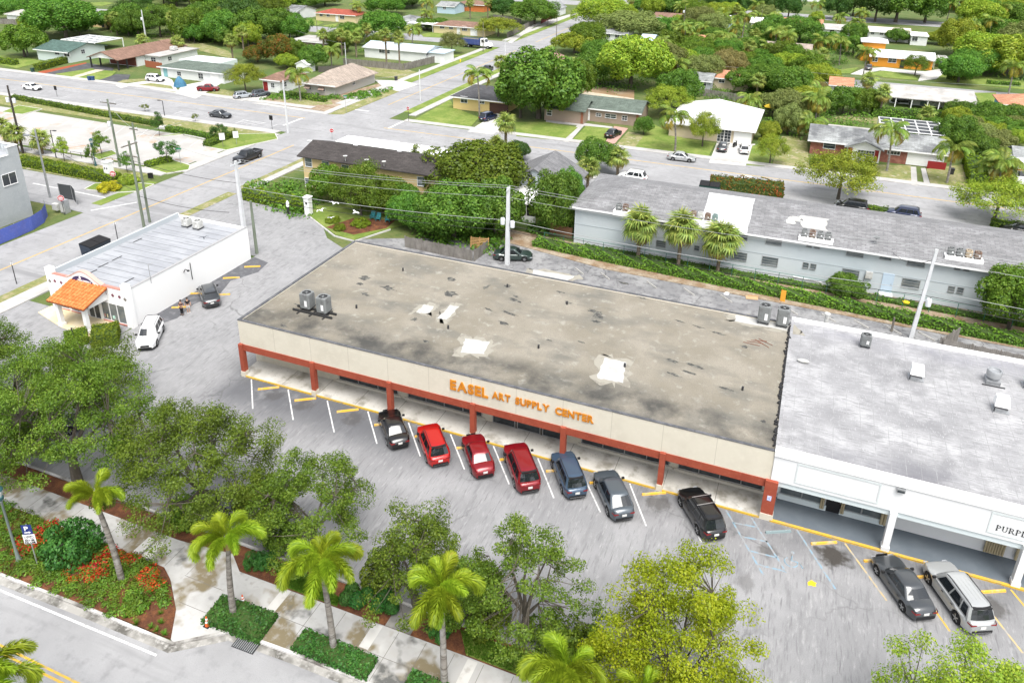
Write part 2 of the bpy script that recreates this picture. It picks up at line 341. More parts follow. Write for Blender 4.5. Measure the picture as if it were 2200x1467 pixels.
pb.build('light_paving_band', CONC, walk)
struct('mulch_strip', [(-140,28.47),(-35,28.77),(-31.0,29.22),(-29.6,28.22),(-14,28.32),(60,28.27),(60,30.0),(-140,30.0)], -.1, .075, MULCH)
ribbon('lot_kerb', [(-78,30.05),(60,30.05)], 0, .15, -.1, .15, KERB)
struct('grass_strip', [(-28.2,29.75),(-26.5,28.32),(-22.3,28.34),(-22.5,28.9),(-25.6,29.7)], -.1, .11, LAWN)
struct('grass_strip', [(-14.6,29.75),(-13.6,28.4),(-8,28.4),(-5,28.45),(-5,29.0),(-8.4,29.75)], -.1, .11, LAWN)
DARKC = mat('dark_wet_concrete', (.16,.155,.145), .8, [(.8,(.25,.24,.22),.45,.65,5)])
struct('walk_branch', [(-18.9,28.3),(-17.2,28.32),(-17.2,30.0),(-18.9,30.0)], -.1, .104, DARKC)
# road markings
def line(name, a, b, w, m, z=.012):
    d = Vector(b)-Vector(a); n = Vector((-d.y,d.x)).normalized()*w/2; A = Vector(a); B = Vector(b)
    o = struct(name, [tuple(A-n),tuple(B-n),tuple(B+n),tuple(A+n)], z-.003, z, m); return o
for dy in (-.16,.16): line('lane_line', (-140,18.6+dy), (60,18.5+dy), .13, YPAINT)
line('lane_line', (-140,20.2), (-43.5,21.35), .14, WHITEPAINT); line('lane_line', (-43.5,21.35), (-30.0,21.65), .14, WHITEPAINT)
rb = MB(); rb.tube([(-44.3+.75*math.cos(t),20.3+.45*math.sin(t),.012) for t in [i*2*math.pi/20 for i in range(21)]], .05, 4)
o = rb.build('bike_symbol', WHITEPAINT); o['kind'] = 'structure'
for (y0,y1) in ((-30,108),(141,216),(233,440)): line('lane_line', (-84.6,y0), (-84.6,y1), .16, YPAINT, .006)
for x0,x1 in ((-420,-94),(-76,200)): line('lane_line', (x0,124.6), (x1,124.3), .16, YPAINT, .01)
for x,y in ((-84.8+3.2,111.5),(-84.8-3.2,134.5)): line('stop_line', (x-2.6,y), (x+2.6,y), .5, WHITEPAINT, .012)
for x in (-94.5,-75.0): line('stop_line', (x,124.7 if x > -80 else 118), (x,130.5 if x > -80 else 124), .5, WHITEPAINT, .012)
for x in range(-200,-95,8): line('stall_line', (x,118.2), (x+.1,116.2), .12, WHITEPAINT, .012)
for x in (-104,-102.7,-101.4,-100.1): line('hatch_line', (x,115.6), (x+1.2,118), .14, WHITEPAINT, .012)
line('hatch_line', (-104.3,118), (-98.7,118), .14, WHITEPAINT, .012)
# pavements and verges along the cross and back streets
def slab(name, x0, y0, x1, y1, m, z=.12): return struct(name, rect(x0,y0,x1,y1), -.1, z, m)
PALE = mat('pale_pavement', (.4,.39,.375), .9, [(.5,(.33,.32,.305),.45,.7,5)], (40,.15))
slab('verge', XE, 44, -77.0, 84, DRYGRASS, .05); slab('pavement', -77.0, 44, -74.9, 67.2, PALE)
slab('verge', XE, 86, -77.4, 110, DRYGRASS, .06); slab('pavement', -77.4, 86, -76.0, 111, PALE)
slab('verge', XE, 137, -76.3, 205, LAWN, .06); slab('pavement', -76.3, 135, -74.7, 204, PALE)
slab('verge', -93.6, 140, XW, 218, LAWN, .06); slab('pavement', -95.4, 137, -93.6, 217, PALE)
slab('verge', -93.6, 231, XW, 330, LAWN, .06); slab('pavement', -95.4, 231, -93.6, 330, PALE)
slab('verge', XE, 222, -76.3, 330, LAWN, .06)
slab('verge', -92.9, 72.5, XW-.1, 83, LAWN, .06)
slab('pavement', -420, YN-2, -97.5, YN-.1, PALE); slab('pavement', -75, YN-2.6, 200, YN-.9, PALE)
slab('pavement', -76, YS-.6, -34, YS+.9, PALE)
slab('pavement', -34, YS-1.2, 200, YS+.9, PALE)
slab('pavement', -420, 112.6, -92.3, 114.4, PALE)
slab('verge', -420, 106.9, -92.0, 112.55, DRYGRASS, .08)
slab('pavement', -93.0, 88.5, -90.95, 112.5, PALE)
# ------------------------------------------------------------------ building helpers
def py_(px, py, y):
    d = FWD+CR*(px-1100)/FPX-CU*(py-CY)/FPX; t = y/d[1]; return float(d[0]*t), float(H+d[2]*t)
GLASS = mat('dark_glass', (.03,.036,.042), .08, [(.8,(.07,.08,.085),.45,.7,2)], spec=.6)
GLASSG = mat('blue_grey_glass', (.09,.11,.12), .1, [(.6,(.2,.22,.22),.4,.7,2)], spec=.6)
WHITE = mat('white_paint', (.78,.78,.77), .8, [(.5,(.7,.7,.68),.5,.75,5)])
WTRIM = mat('white_trim', (.76,.76,.76), .6)
METAL = mat('galvanised_metal', (.42,.43,.44), .45, [(2,(.3,.31,.32),.45,.7,4)], metal=.6)
DARKM = mat('dark_metal', (.035,.035,.038), .5)
BLACK = mat('black_rubber', (.012,.012,.013), .8)
ACGREY = mat('ac_grey', (.19,.2,.2), .6, [(3,(.13,.13,.13),.5,.7,4)])
ACPALE = mat('ac_pale', (.5,.5,.48), .6, [(3,(.34,.33,.31),.5,.7,4)])
WCACHE = {}
FACE = {'S': 0, 'E': math.pi/2, 'W': -math.pi/2, 'N': math.pi}
def window(par, x, y, z, w, h, face='S', nx=1, ny=2, glass=None, frame=None, name='window', sill=True):
    """a window on a wall: frame and bars (> pane); x, y on the wall's face, z at the window's middle"""
    glass = glass or GLASS; frame = frame or WTRIM; k = (round(w,2), round(h,2), nx, ny, glass.name, frame.name, sill)
    if k not in WCACHE:
        f = MB(); t = .06; d = .05
        f.box(-w/2-t,-d,-h/2-t,-w/2,.05,h/2+t); f.box(w/2,-d,-h/2-t,w/2+t,.05,h/2+t)
        f.box(-w/2,-d,h/2,w/2,.05,h/2+t); f.box(-w/2-(t if sill else 0),-d-(.07 if sill else 0),-h/2-t,w/2+(t if sill else 0),.05,-h/2)
        for i in range(1,nx): f.box(-w/2+w*i/nx-.02,-d+.01,-h/2,-w/2+w*i/nx+.02,.02,h/2)
        for i in range(1,ny): f.box(-w/2,-d+.012,-h/2+h*i/ny-.02,w/2,.02,-h/2+h*i/ny+.02)
        p = MB().box(-w/2,-.012,-h/2,w/2,.03,h/2)
        WCACHE[k] = (f.mesh('window', frame), p.mesh('pane', glass))
    L = par['_o']; o = inst(name, WCACHE[k][0], par, (x-L[0],y-L[1],z-L[2]), FACE[face]); inst('pane', WCACHE[k][1], o); return o
DCACHE = {}
def door(par, x, y, w, h, face='S', m=None, z0=.1, garage=False):
    m = m or WHITE; k = (round(w,2), round(h,2), m.name, garage)
    if k not in DCACHE:
        b = MB(); b.box(-w/2,-.04,0,w/2,.04,h)
        if garage:
            for i in range(1,4): b.box(-w/2+.05,-.055,h*i/4-.2,w/2-.05,-.04,h*i/4-.03)
        else: b.box(-w/2-.08,-.06,0,-w/2,.04,h+.08); b.box(w/2,-.06,0,w/2+.08,.04,h+.08); b.box(-w/2,-.06,h,w/2,.04,h+.08)
        q = MB().cbox(w/2-.12,-.07,h*.48,.05,.05,.14)
        DCACHE[k] = (b.mesh('door', m), q.mesh('handle', METAL))
    L = par['_o']; o = inst('garage_door' if garage else 'door', DCACHE[k][0], par, (x-L[0],y-L[1],z0), FACE[face]); inst('handle', DCACHE[k][1], o); return o
def gable_roof(b, x0, y0, x1, y1, ze, rs, axis, over=.5, t=.16):
    """two sloping slabs; axis = direction of the ridge"""
    def P(u, v, z): return (u, v, z) if axis == 'x' else (v, u, z)
    if axis == 'x': a0, a1, c0, c1 = x0-over, x1+over, y0-over, y1+over
    else: a0, a1, c0, c1 = y0-over, y1+over, x0-over, x1+over
    cm = (c0+c1)/2; k = rs/((c1-c0)/2-over); zl = ze-k*over; zr = ze+rs
    vs = []
    for a in (a0, a1): vs += [P(a,c0,zl), P(a,cm,zr), P(a,c1,zl), P(a,c0,zl-t), P(a,cm,zr-t), P(a,c1,zl-t)]
    fs = [(0,1,7,6),(1,2,8,7),(3,9,10,4),(4,10,11,5),(0,6,9,3),(2,5,11,8),(0,3,4,1),(1,4,5,2),(6,7,10,9),(7,8,11,10)]
    b.add(vs, fs)
def hip_roof(b, x0, y0, x1, y1, ze, rs, over=.5, t=.16, flat=0):
    X0, X1, Y0, Y1 = x0-over, x1+over, y0-over, y1+over; k = rs/(min(x1-x0, y1-y0)/2); zl = ze-k*over
    h = min(X1-X0, Y1-Y0)/2*(1-flat); zr = zl+k*h
    top = [(X0+h,Y0+h,zr),(X1-h,Y0+h,zr),(X1-h,Y1-h,zr),(X0+h,Y1-h,zr)]
    lo = [(X0,Y0,zl),(X1,Y0,zl),(X1,Y1,zl),(X0,Y1,zl)]; bo = [(x,y,zl-t) for x,y,_ in lo]
    b.add(lo+top+bo, [(0,1,5,4),(1,2,6,5),(2,3,7,6),(3,0,4,7),(4,5,6,7),(0,8,9,1),(1,9,10,2),(2,10,11,3),(3,11,8,0),(11,10,9,8)])
def gable_wall(b, x0, y0, x1, y1, z0, ze, rs, axis):
    b.box(x0,y0,z0,x1,y1,ze)
    if axis == 'x':
        m = (y0+y1)/2
        for x, o in ((x0,0),(x1,1)): b.add([(x,y0,ze),(x,y1,ze),(x,m,ze+rs-.12)], [(0,1,2) if o else (2,1,0)])
    else:
        m = (x0+x1)/2
        for y, o in ((y0,1),(y1,0)): b.add([(x0,y,ze),(x1,y,ze),(m,y,ze+rs-.12)], [(0,1,2) if o else (2,1,0)])
def shingle(name, col, dark=.6, stain=None):
    d = tuple(c*dark for c in col); l = tuple(min(1,c*1.3) for c in col)
    return mat(name, col, .92, [(.5,l,.45,.68,5),(2.5,d,.5,.78,5),(14,l,.55,.8,2)]+([(.25,stain,.5,.62,5)] if stain else []), (25,.5), brick=(.9,.28,.02,(.6,.6,.6)))
AC = {}
def ac_unit(x, y, z, label, s=1.0, hgt=.95, m=None, group=None, rz=0, stand=True, name='condenser_unit'):
    """rooftop condenser: finned cabinet, fan grille and hub, service panel, feet"""
    m = m or ACGREY; k = (round(s,2), round(hgt,2), m.name, stand)
    if k not in AC:
        a = .42*s; c = .1*s
        poly = [(a-c,-a),(a,-a+c),(a,a-c),(a-c,a),(-a+c,a),(-a,a-c),(-a,-a+c),(-a+c,-a)]
        b = MB(); b.prism(poly, .12, hgt, 0, True, True)
        f = MB()
        for i in range(9):
            u = -a+c+ (2*a-2*c)*i/8
            for s1 in (-1,1): f.box(u-.012,s1*a-.015,.2,u+.012,s1*a+.015,hgt-.12); f.box(s1*a-.015,u-.012,.2,s1*a+.015,u+.012,hgt-.12)
        t = MB(); t.cyl(0,0,hgt,hgt+.02,a*.84,a*.84,20)
        h = MB(); h.tube([(a*.88*math.cos(q),a*.88*math.sin(q),hgt+.02) for q in np.linspace(0,2*math.pi,21)], .05*s, 6, cap=False); h.cyl(0,0,hgt+.02,hgt+.05,a*.2,a*.2,10)
        for i in range(6): h.cbox(math.cos(i*1.047)*a*.5, math.sin(i*1.047)*a*.5, hgt+.035, a*.75, .02, .012, 0, i*1.047)
        p = MB(); p.box(a*.1,-a-.03,.35,a*.6,-a-.015,hgt*.62)
        l = MB()
        for sx in (-1,1): l.box(sx*a*.8-.06,-a*1.05,0,sx*a*.8+.06,a*1.05,.12)
        AC[k] = (b.mesh('cabinet', m, 30), f.mesh('fin', m), t.mesh('fan_opening', BLACK), h.mesh('fan_guard', m), p.mesh('service_panel', WTRIM), l.mesh('foot', DARKM))
    o = thing(name, label, 'air conditioner', (x,y,z), rz, group)
    for n, me in zip(('cabinet','fins','fan_opening','fan_guard','service_panel','foot'), AC[k]): inst(n, me, o)
    return o
def letters(par, text, pos, size, m, width, gap=.12, offset=.012, depth=.06, face='S'):
    """raised letters on a wall, one mesh for each letter, the line fitted to a width"""
    x, y, z = pos; L = par['_o']; G = []; tot = 0.0
    for ch in text:
        if ch == ' ': tot += size*.4; G.append((None, size*.4)); continue
        cu = bpy.data.curves.new('t', 'FONT'); cu.body = ch; cu.size = size*1.38; cu.extrude = depth/2; cu.offset = offset
        cu.resolution_u = 3
        tmp = bpy.data.objects.new('t', cu); me = bpy.data.meshes.new_from_object(tmp)
        bpy.data.objects.remove(tmp)
        co = np.empty(len(me.vertices)*3); me.vertices.foreach_get('co', co); co = co.reshape(-1,3)
        co[:,0] -= co[:,0].min(); G.append((me, float(co[:,0].max()), co)); tot += G[-1][1]+gap*size
    xs = width/(tot-gap*size); cur = 0.0
    dx, dy = {'S': (1,0), 'E': (0,1), 'W': (0,-1)}[face]
    for g in G:
        if g[0] is None: cur += g[1]*xs; continue
        me, wd, co = g
        me.vertices.foreach_set('co', np.stack([co[:,0]*xs, -co[:,2], co[:,1]], 1).ravel()); me.materials.clear(); me.materials.append(m); me.update()
        inst('letter', me, par, (x+dx*cur-L[0], y+dy*cur-L[1], z-L[2]), FACE[face]); cur += (wd+gap*size)*xs
# ------------------------------------------------------------------ art supply shop of the strip mall
CREAM = mat('cream_stucco', (.58,.54,.45), .88, [(.4,(.53,.49,.405),.45,.7,4),(3,(.61,.57,.48),.5,.8,4)], (50,.2))
RED = mat('brick_red_paint', (.30,.065,.035), .75, [(.8,(.25,.05,.028),.45,.7,5),(4,(.36,.10,.06),.55,.8,4)], (30,.15))
GRAVEL = mat('roof_gravel', (.215,.193,.152), .95, [(.18,(.275,.25,.205),.4,.62,5),(.35,(.16,.152,.13),.5,.68,6,(.6,1,1)),(26,(.12,.115,.1),.5,.72,2),(1.3,(.3,.29,.25),.58,.75,6)], (40,.6))
band(GRAVEL, 1, 51.5, 48.6, (.045,.045,.043), .36, .3, .9)
band(GRAVEL, 1, 47.6, 46.2, (.09,.09,.085), .3, .5, .8)
ROOFEDGE = mat('tar_edge', (.075,.078,.085), .9, [(2,(.14,.14,.15),.45,.7,4)])
SHOPC = mat('walkway_concrete', (.42,.405,.37), .9, [(.4,(.5,.485,.45),.45,.6,4),(.7,(.24,.225,.19),.52,.7,6),(6,(.24,.23,.2),.6,.75,4)], (40,.2))
FLOORG = mat('blue_grey_walk_paint', (.105,.125,.145), .6, [(.5,(.13,.15,.17),.45,.7,4)])
CURTAIN = mat('beige_curtain', (.4,.34,.22), .9, [(6,(.3,.25,.16),.45,.7,3,(1,1,.05))])
AX0, AX1, AY0, AY1, AWY = -44.3, 1.35, 46.42, 65.4, 48.7
art = thing('art_shop', 'long cream and brick red art supply shop with flat tan gravel roof', 'shop', ((AX0+AX1)/2, 56, 0))
b = MB(); b.box(AX0+.35,AWY,0,AX1-.2,AY1-.2,5.1)
b.box(AX0-.5,AWY-.02,0,AX0+.36,AWY+.3,3.2)
b.build('wall', CREAM, art)
b = MB(); b.box(AX0,AY0+.1,5.25,AX1,AY1,5.62); ro = b.build('roof', GRAVEL, art)
b = MB(); b.box(AX0,AY0,3.32,AX1,AY0+.28,5.72); b.box(AX0,AY0+.28,4.9,AX0+.25,AY1,5.66); b.box(AX0,AY1-.25,4.9,AX1,AY1+.02,5.68)
fa = b.build('fascia', CREAM, art)
b = MB(); b.box(AX0-.03,AY0-.03,5.72,AX1,AY0+.2,5.78); b.box(AX0-.06,AY0+.2,5.66,AX0+.22,AY1,5.74); b.box(AX0+.22,AY1-.2,5.68,AX1,AY1+.06,5.75)
b.build('roof_edge', ROOFEDGE, art)
b = MB()
for x in np.arange(AX0+3.8, AX1, 3.8): b.box(x-.012,AY0-.004,3.34,x+.012,AY0+.1,5.7)
b.build('panel_joint', mat('cream_joint', (.36,.33,.27), .9), fa)['kind'] = 'stuff'
b = MB(); b.box(AX0+.35,AY0+.28,3.1,AX1-.2,AWY,3.26); b.build('soffit', CREAM, art)
b = MB(); b.box(AX0-.02,AY0-.06,2.68,AX1-.1,AY0+.3,3.32); b.build('beam', RED, art)
for i in range(7):
    x = -44.2+i*7.615; wd = .2 if i < 6 else .42
    o = MB().box(x-wd,AY0-.26,.55,x+wd,AY0+.22,3.36).build('column', RED, art)
    MB().box(x-wd-.03,AY0-.3,0,x+wd+.03,AY0+.25,.55).build('column_base', CREAM, o)
    if i == 6: MB().box(x-.14,AY0-.285,1.75,x+.14,AY0-.26,2.15).build('notice', mat('notice_print', (.6,.62,.8), .6, [(9,(.3,.35,.6),.45,.6,3)]), o)
wk = MB().box(AX0-.3,AY0-.25,-.1,AX1+.3,AWY,.15).build('walkway', SHOPC, art)
b = MB().box(AX0+.3,AY0-.29,-.1,AX1-.2,AY0-.25,.152); b.box(AX0+.3,AY0-.252,.15,AX1-.2,AY0-.19,.156); b.build('yellow_kerb_edge', YPAINT, wk)
b = MB()
for x in np.arange(AX0+4.2, AX1, 3.8): b.box(x-.02,AY0-.1,.15,x+.02,AWY,.154)
b.build('joint', JOINT, wk)['kind'] = 'stuff'
# shop front: low sill walls, window bays with bars, flat panel painted with the entrance's shade
SILLW = mat('shop_sill', (.5,.475,.41), .85)
for x0, x1 in ((-35.6,-29.6),(-28.6,-21.6),(-12.9,-5.9),(-5.2,1.0)):
    b = MB(); b.box(x0-.3,AWY-.14,.16,x1+.3,AWY,.4); b.build('sill_wall', SILLW, art)
    n = int(round((x1-x0)/1.75)); wdt = (x1-x0)/n
    for k in range(n): window(art, x0+wdt*(k+.5), AWY, 1.5, wdt-.08, 2.05, 'S', 1, 1, GLASS, METAL, 'shop_window', False)
b = MB(); b.box(-20.6,AWY-.02,.16,-14.2,AWY+.02,3.1); b.build('recess_shade_panel', mat('entrance_shade', (.1,.09,.08), .8), art)  # flat dark panel, no recess behind it: the entrance's shade is in its colour
for k in range(3): window(art, -19.6+k*2.2, AWY-.03, 1.5, 1.9, 2.5, 'S', 1, 1, GLASS, METAL, 'glass_door', False)
SIGNO = mat('sign_orange', (.55,.21,.02), .5, [(3,(.42,.13,.012),.45,.7,3)])
letters(art, 'EASEL', (-23.35,AY0-.04,4.2), .86, SIGNO, 3.3, .1, .05, .1)
letters(art, 'ART', (-19.72,AY0-.04,4.32), .62, SIGNO, 1.55, .09, .036, .08)
letters(art, 'SUPPLY', (-17.75,AY0-.04,4.32), .62, SIGNO, 2.8, .09, .036, .08)
letters(art, 'CENTER', (-14.5,AY0-.04,4.32), .62, SIGNO, 3.05, .09, .036, .08)
# white patches, tar blotches, pipes and bare strips on the gravel roof
RPATCH = mat('white_roof_coating', (.4,.4,.385), .8, [(1.5,(.34,.33,.3),.5,.7,5),(7,(.38,.38,.36),.55,.75,4,(.3,3,1))])
TAR = mat('tar_repair', (.05,.05,.048), .85, [(2.5,(.15,.145,.125),.45,.62,5)])
rr = random.Random(4)
def blob(cx, cy, rx, ry, n=14, j=.25, a=0):
    out = []
    for i in range(n):
        t = 2*math.pi*i/n; r = 1+rr.uniform(-j,j); x, y = math.cos(t)*rx*r, math.sin(t)*ry*r
        out.append((cx+x*math.cos(a)-y*math.sin(a), cy+x*math.sin(a)+y*math.cos(a)))
    return out
HALO = mat('faded_coating', (.27,.255,.215), .9, [(1.2,(.2,.185,.155),.5,.62,5)])
def rp(pts, m, name, z=5.63):
    P = P2(*pts, z=5.62); cx = sum(p[0] for p in P)/len(P); cy = sum(p[1] for p in P)/len(P)
    for sc_, mm, zz_, j, nm in ((1.35,HALO,5.6235,.3,'faded_halo'),(1.0,m,z,.07,name)):
        Q = []
        for i in range(len(P)):
            a, c = P[i], P[(i+1)%len(P)]
            for k in range(7): t = k/7; x = a[0]+(c[0]-a[0])*t+rr.uniform(-j,j); y = a[1]+(c[1]-a[1])*t+rr.uniform(-j,j); Q.append((cx+(x-cx)*sc_, cy+(y-cy)*sc_))
        b = MB(); b.prism(Q, 5.6, zz_); b.build(nm, mm, art)
rp(((990,757),(1000,727),(1052,735),(1040,760)), RPATCH, 'roof_patch')
rp(((1282,812),(1298,768),(1345,778),(1338,822)), RPATCH, 'roof_patch')
rp(((940,684),(966,656),(985,659),(960,687)), RPATCH, 'roof_patch')
rp(((893,672),(910,654),(932,658),(921,673)), RPATCH, 'roof_patch')
rp(((1144,594),(1146,580),(1234,594),(1214,606)), RPATCH, 'roof_patch')
rp(((1578,690),(1582,672),(1626,682),(1700,700),(1698,712)), RPATCH, 'roof_patch')
bi = 0
for px, py, sx, sy in ((785,597,12,5),(775,610,9,3),(835,619,17,5),(785,632,10,3),(965,630,16,6),(970,600,8,4),(1045,617,5,6),(1090,614,7,3),(1105,645,13,3),(1108,637,6,2),(1093,672,20,2.5),(1050,665,10,2),(1080,694,11,3),(1280,670,15,4),(1283,680,14,4),(1279,690,11,3),(1220,650,9,3),(1205,628,8,2),(915,733,8,2.5),(890,686,6,4),(1250,735,8,1.6),(1180,731,7,1.4),(1450,805,14,2),(1445,775,18,3),(1490,785,20,2.5),(1480,800,16,2),(1560,835,12,2),(1600,745,8,4),(1640,905,5,3),(1540,715,16,2),(1500,702,12,1.6),(1460,690,10,1.5),(1380,640,12,2),(1170,590,12,2),(1340,608,14,2),(640,655,12,1.6),(610,700,10,2),(535,690,16,2)):
    x, y = at(px, py, 5.62); k = ppm(x, y, 5.6); b = MB(); b.prism(blob(x, y, sx/k, sy/k/.55, 16, .5, -.2), 5.6, 5.626+bi%5*.0012); b.build('tar_repair', TAR, art); bi += 1
for px, py in ((866,582),(766,662),(963,706),(1157,748),(1342,788),(1595,838),(1218,654),(1090,617)):
    x, y = at(px, py, 5.62); MB().cyl(x, y, 5.6, 5.95, .09, .09, 8).build('vent_pipe', DARKM, art)
for px, py, lb in ((662,662,'grey condenser on the left of the pair near the front left of the gravel roof'),(697,671,'grey condenser on the right of the pair near the front left of the gravel roof')):
    x, y = at(px, py, 5.75); ac_unit(x, y, 5.85, lb, 1.25, 1.5, None, 'condensers on the gravel roof')
for px, py, lb in ((1640,690,'grey condenser on the left of the pair at the back right of the gravel roof'),(1680,697,'grey condenser on the right of the pair at the back right of the gravel roof')):
    x, y = at(px, py, 5.75); ac_unit(x, y, 5.8, lb, 1.25, 1.6, None, 'condensers on the gravel roof')
x, y = at(678, 672, 5.65); b = MB()
for d in (-.35,.35): b.box(x-2.2,y+d-.06,5.63,x+2.0,y+d+.06,5.84)
for d in (-1.5,-.2,1.2): b.box(x+d,y-.8,5.64,x+d+.12,y+.8,5.72)
tag(b.build('timber_sleeper_rack', mat('black_timber', (.03,.03,.03), .9)), 'black timber sleepers under the front condensers on the gravel roof', 'sleepers')
b = MB()
for k in range(5): b.tube([(-2.3+k*.3,60.5+k*.28,5.66),(-.9+k*.25,60.4+.5*(k%3),5.66)], .02, 5)
tag(b.build('rusty_rod_pile', mat('rust', (.2,.06,.035), .9)), 'small pile of rusty rods at the right of the gravel roof', 'rods')
# ------------------------------------------------------------------ the white shop next door
WSTUC = mat('white_stucco', (.72,.725,.73), .8, [(.4,(.66,.67,.68),.45,.7,4)])
PALEB = mat('pale_blue_paint', (.6,.665,.68), .8)
WROOF = mat('white_weathered_roof', (.29,.29,.297), .85, [(.14,(.2,.2,.207),.4,.62,6),(.35,(.37,.37,.375),.45,.65,4),(1.6,(.23,.23,.237),.5,.72,6,(.6,1.3,1)),(5,(.18,.18,.186),.5,.68,3,(.22,2.4,1)),(9,(.38,.38,.385),.58,.75,3,(1.6,.3,1)),(30,(.4,.4,.41),.64,.75,2)], (30,.25))
band(WROOF, 1, 50.5, 48.0, (.12,.12,.135), .42, .16, .85)
band(WROOF, 1, 62.5, 65.5, (.2,.2,.225), .38, .3, .7)
WX0, WX1 = 1.36, 42.0
wsh = thing('white_shop', 'white shop with blue grey walkway and weathered white flat roof', 'shop', (20, 56, 0))
MB().box(WX0+.1,AWY,0,WX1,66.2,5.0).build('wall', WSTUC, wsh)
MB().box(WX0,AY0+.1,5.0,WX1,66.4,5.6).build('roof', WROOF, wsh)
b = MB(); b.box(WX0+.02,AY0,3.32,WX1,AY0+.3,5.5); fs = b.build('fascia', WSTUC, wsh)
b = MB(); b.box(WX0,AY0-.1,5.42,WX1,AY0+.55,5.84); b.box(WX0,66.1,5.3,WX1,66.45,5.86); b.build('cornice', WHITE, wsh)
b = MB(); b.box(WX0-.02,AY0+.55,5.58,WX0+.22,66.1,5.75); b.build('parting_upstand', WROOF, wsh)
rj = random.Random(9); b = MB()
for i in range(60):
    y = 47.2+i*.31; b.cbox(WX0-.1+rj.uniform(-.1,.08), y, 5.68+rj.uniform(0,.03), rj.uniform(.08,.3), rj.uniform(.15,.36), .1, 0, rj.uniform(-.4,.4))
b.build('torn_tar_seam', mat('black_tar', (.02,.02,.021), .8), wsh)
b = MB()
for k in range(30): b.box(WX0+.9+k*.92,AY0+.6,5.6,WX0+.93+k*.92,66.05,5.606)
b.build('membrane_seam', mat('seam_grey', (.22,.22,.226), .9, [(1.2,(.3,.3,.305),.45,.6,3)]), wsh)['kind'] = 'stuff'
b = MB(); b.box(WX0+.05,AY0+.12,2.84,WX1,AY0+.32,3.32); b.build('lower_band', PALEB, wsh)
b = MB()
for x0, x1 in ((2.9,8.15),(14.5,19.8)):
    for q in ((x0,3.6,x1,3.7),(x0,5.13,x1,5.23),(x0,3.7,x0+.1,5.13),(x1-.1,3.7,x1,5.13)): b.box(q[0],AY0-.04,q[1],q[2],AY0+.02,q[3])
b.build('moulding_frame', mat('pale_grey_trim', (.56,.6,.6), .8), fs)
for x in (9.2,16.85,24.5,32):
    o = MB().box(x-.21,AY0-.22,.45,x+.21,AY0+.24,3.3).build('column', WSTUC, wsh)
    b = MB(); b.box(x-.26,AY0-.28,0,x+.26,AY0+.26,.46); b.build('column_base', WSTUC, o)
wk = MB().box(WX0+.34,AY0-.25,-.1,WX1,AWY,.14).build('walkway', FLOORG, wsh)
b = MB().box(WX0+.4,AY0-.33,-.1,WX1,AY0-.25,.145); b.box(WX0+.4,AY0-.252,.14,WX1,AY0-.13,.148); b.build('yellow_kerb_edge', YPAINT, wk)
for x0, x1 in ((2.2,5.2),(6.4,9.0)):
    MB().box(x0-.1,AWY-.12,.14,x1+.2,AWY,.6).build('sill_wall', PALEB, wsh)
    for k in range(2): window(wsh, x0+(x1-x0)*(k+.5)/2, AWY, 1.6, (x1-x0)/2-.1, 1.9, 'S', 1, 1, GLASSG, METAL, 'shop_window', False)
door(wsh, 5.9, AWY-.02, .95, 2.2, 'S', mat('black_door', (.02,.02,.022), .4))
for x, wd in ((5.1,.28),(6.45,.25),(9.1,.4),(15.9,1.2),(17.3,.4)):
    b = MB()
    n = max(2,int(wd/.14))
    for k in range(n): b.cyl(x-wd/2+wd*(k+.5)/n, AWY-.2, .35, 2.9, wd/n*.52, wd/n*.42, 8)
    b.build('curtain', CURTAIN, wsh, 50)
b = MB(); b.cbox(9.28,AY0-.12,5.2,.5,.22,.26); o = b.build('flood_light', METAL, wsh); MB().cbox(9.28,AY0-.24,5.17,.42,.02,.16).build('lens', GLASS, o)
INK = mat('black_lettering', (.01,.01,.012), .6)
# serif capitals, built from strokes
def serif(par, text, x, y, z, h, m):
    L = par['_o']; W = {'P': .62, 'U': .78, 'R': .76, 'L': .62, 'E': .64}; S = .12*h; t = .045*h
    for ch in text:
        b = MB(); wd = W[ch]*h
        def st(u, v0, v1, w=S): b.box(u,-.03,v0,u+w,0,v1)
        def bar(u0, u1, v, w=t): b.box(u0,-.03,v,u1,0,v+w)
        def arc(cu, cv, ru, rv, a0, a1, wd1, wd2):
            n = 10; vs = []
            for i in range(n+1):
                a = a0+(a1-a0)*i/n; k = wd2+(wd1-wd2)*abs(math.cos(a))
                for rr_ in (1, 0): vs.append((cu+(ru-(0 if rr_ else k))*math.cos(a), -.03, cv+(rv-(0 if rr_ else k))*math.sin(a)))
            b.add(vs, [(2*i,2*i+1,2*i+3,2*i+2) for i in range(n)]+[(2*i+2,2*i+3,2*i+1,2*i) for i in range(n)])
        if ch in 'PRLE': st(.07*h,0,h); bar(0,.28*h,h-t); bar(0,.28*h,0)
        if ch in 'PR': arc(.2*h,.73*h,.4*h,.27*h,-math.pi/2,math.pi/2,S,t)
        if ch == 'R': b.add([(.3*h,-.03,.48*h),(.42*h,-.03,.48*h),(.74*h,-.03,0),(.6*h,-.03,0)], [(0,3,2,1)]); bar(.58*h,.8*h,0)
        if ch == 'U': st(.08*h,.3*h,h); st(.62*h,.3*h,h,.05*h); bar(0,.28*h,h-t); bar(.52*h,.78*h,h-t); arc(.375*h,.3*h,.295*h,.3*h,math.pi,2*math.pi,S*.9,t)
        if ch in 'LE': bar(.1*h,.6*h,0); b.box(.56*h,-.03,0,.6*h,0,.24*h)
        if ch == 'E': bar(.1*h,.56*h,h-t); b.box(.53*h,-.03,.8*h,.57*h,0,h); bar(.15*h,.42*h,.5*h)
        o = b.build('letter', m, par, local=True); o.location = (x-L[0], y-L[1], z-L[2]); x += wd+.14*h
serif(wsh, 'PURPLE', 14.95, AY0-.01, 3.92, .42, INK)
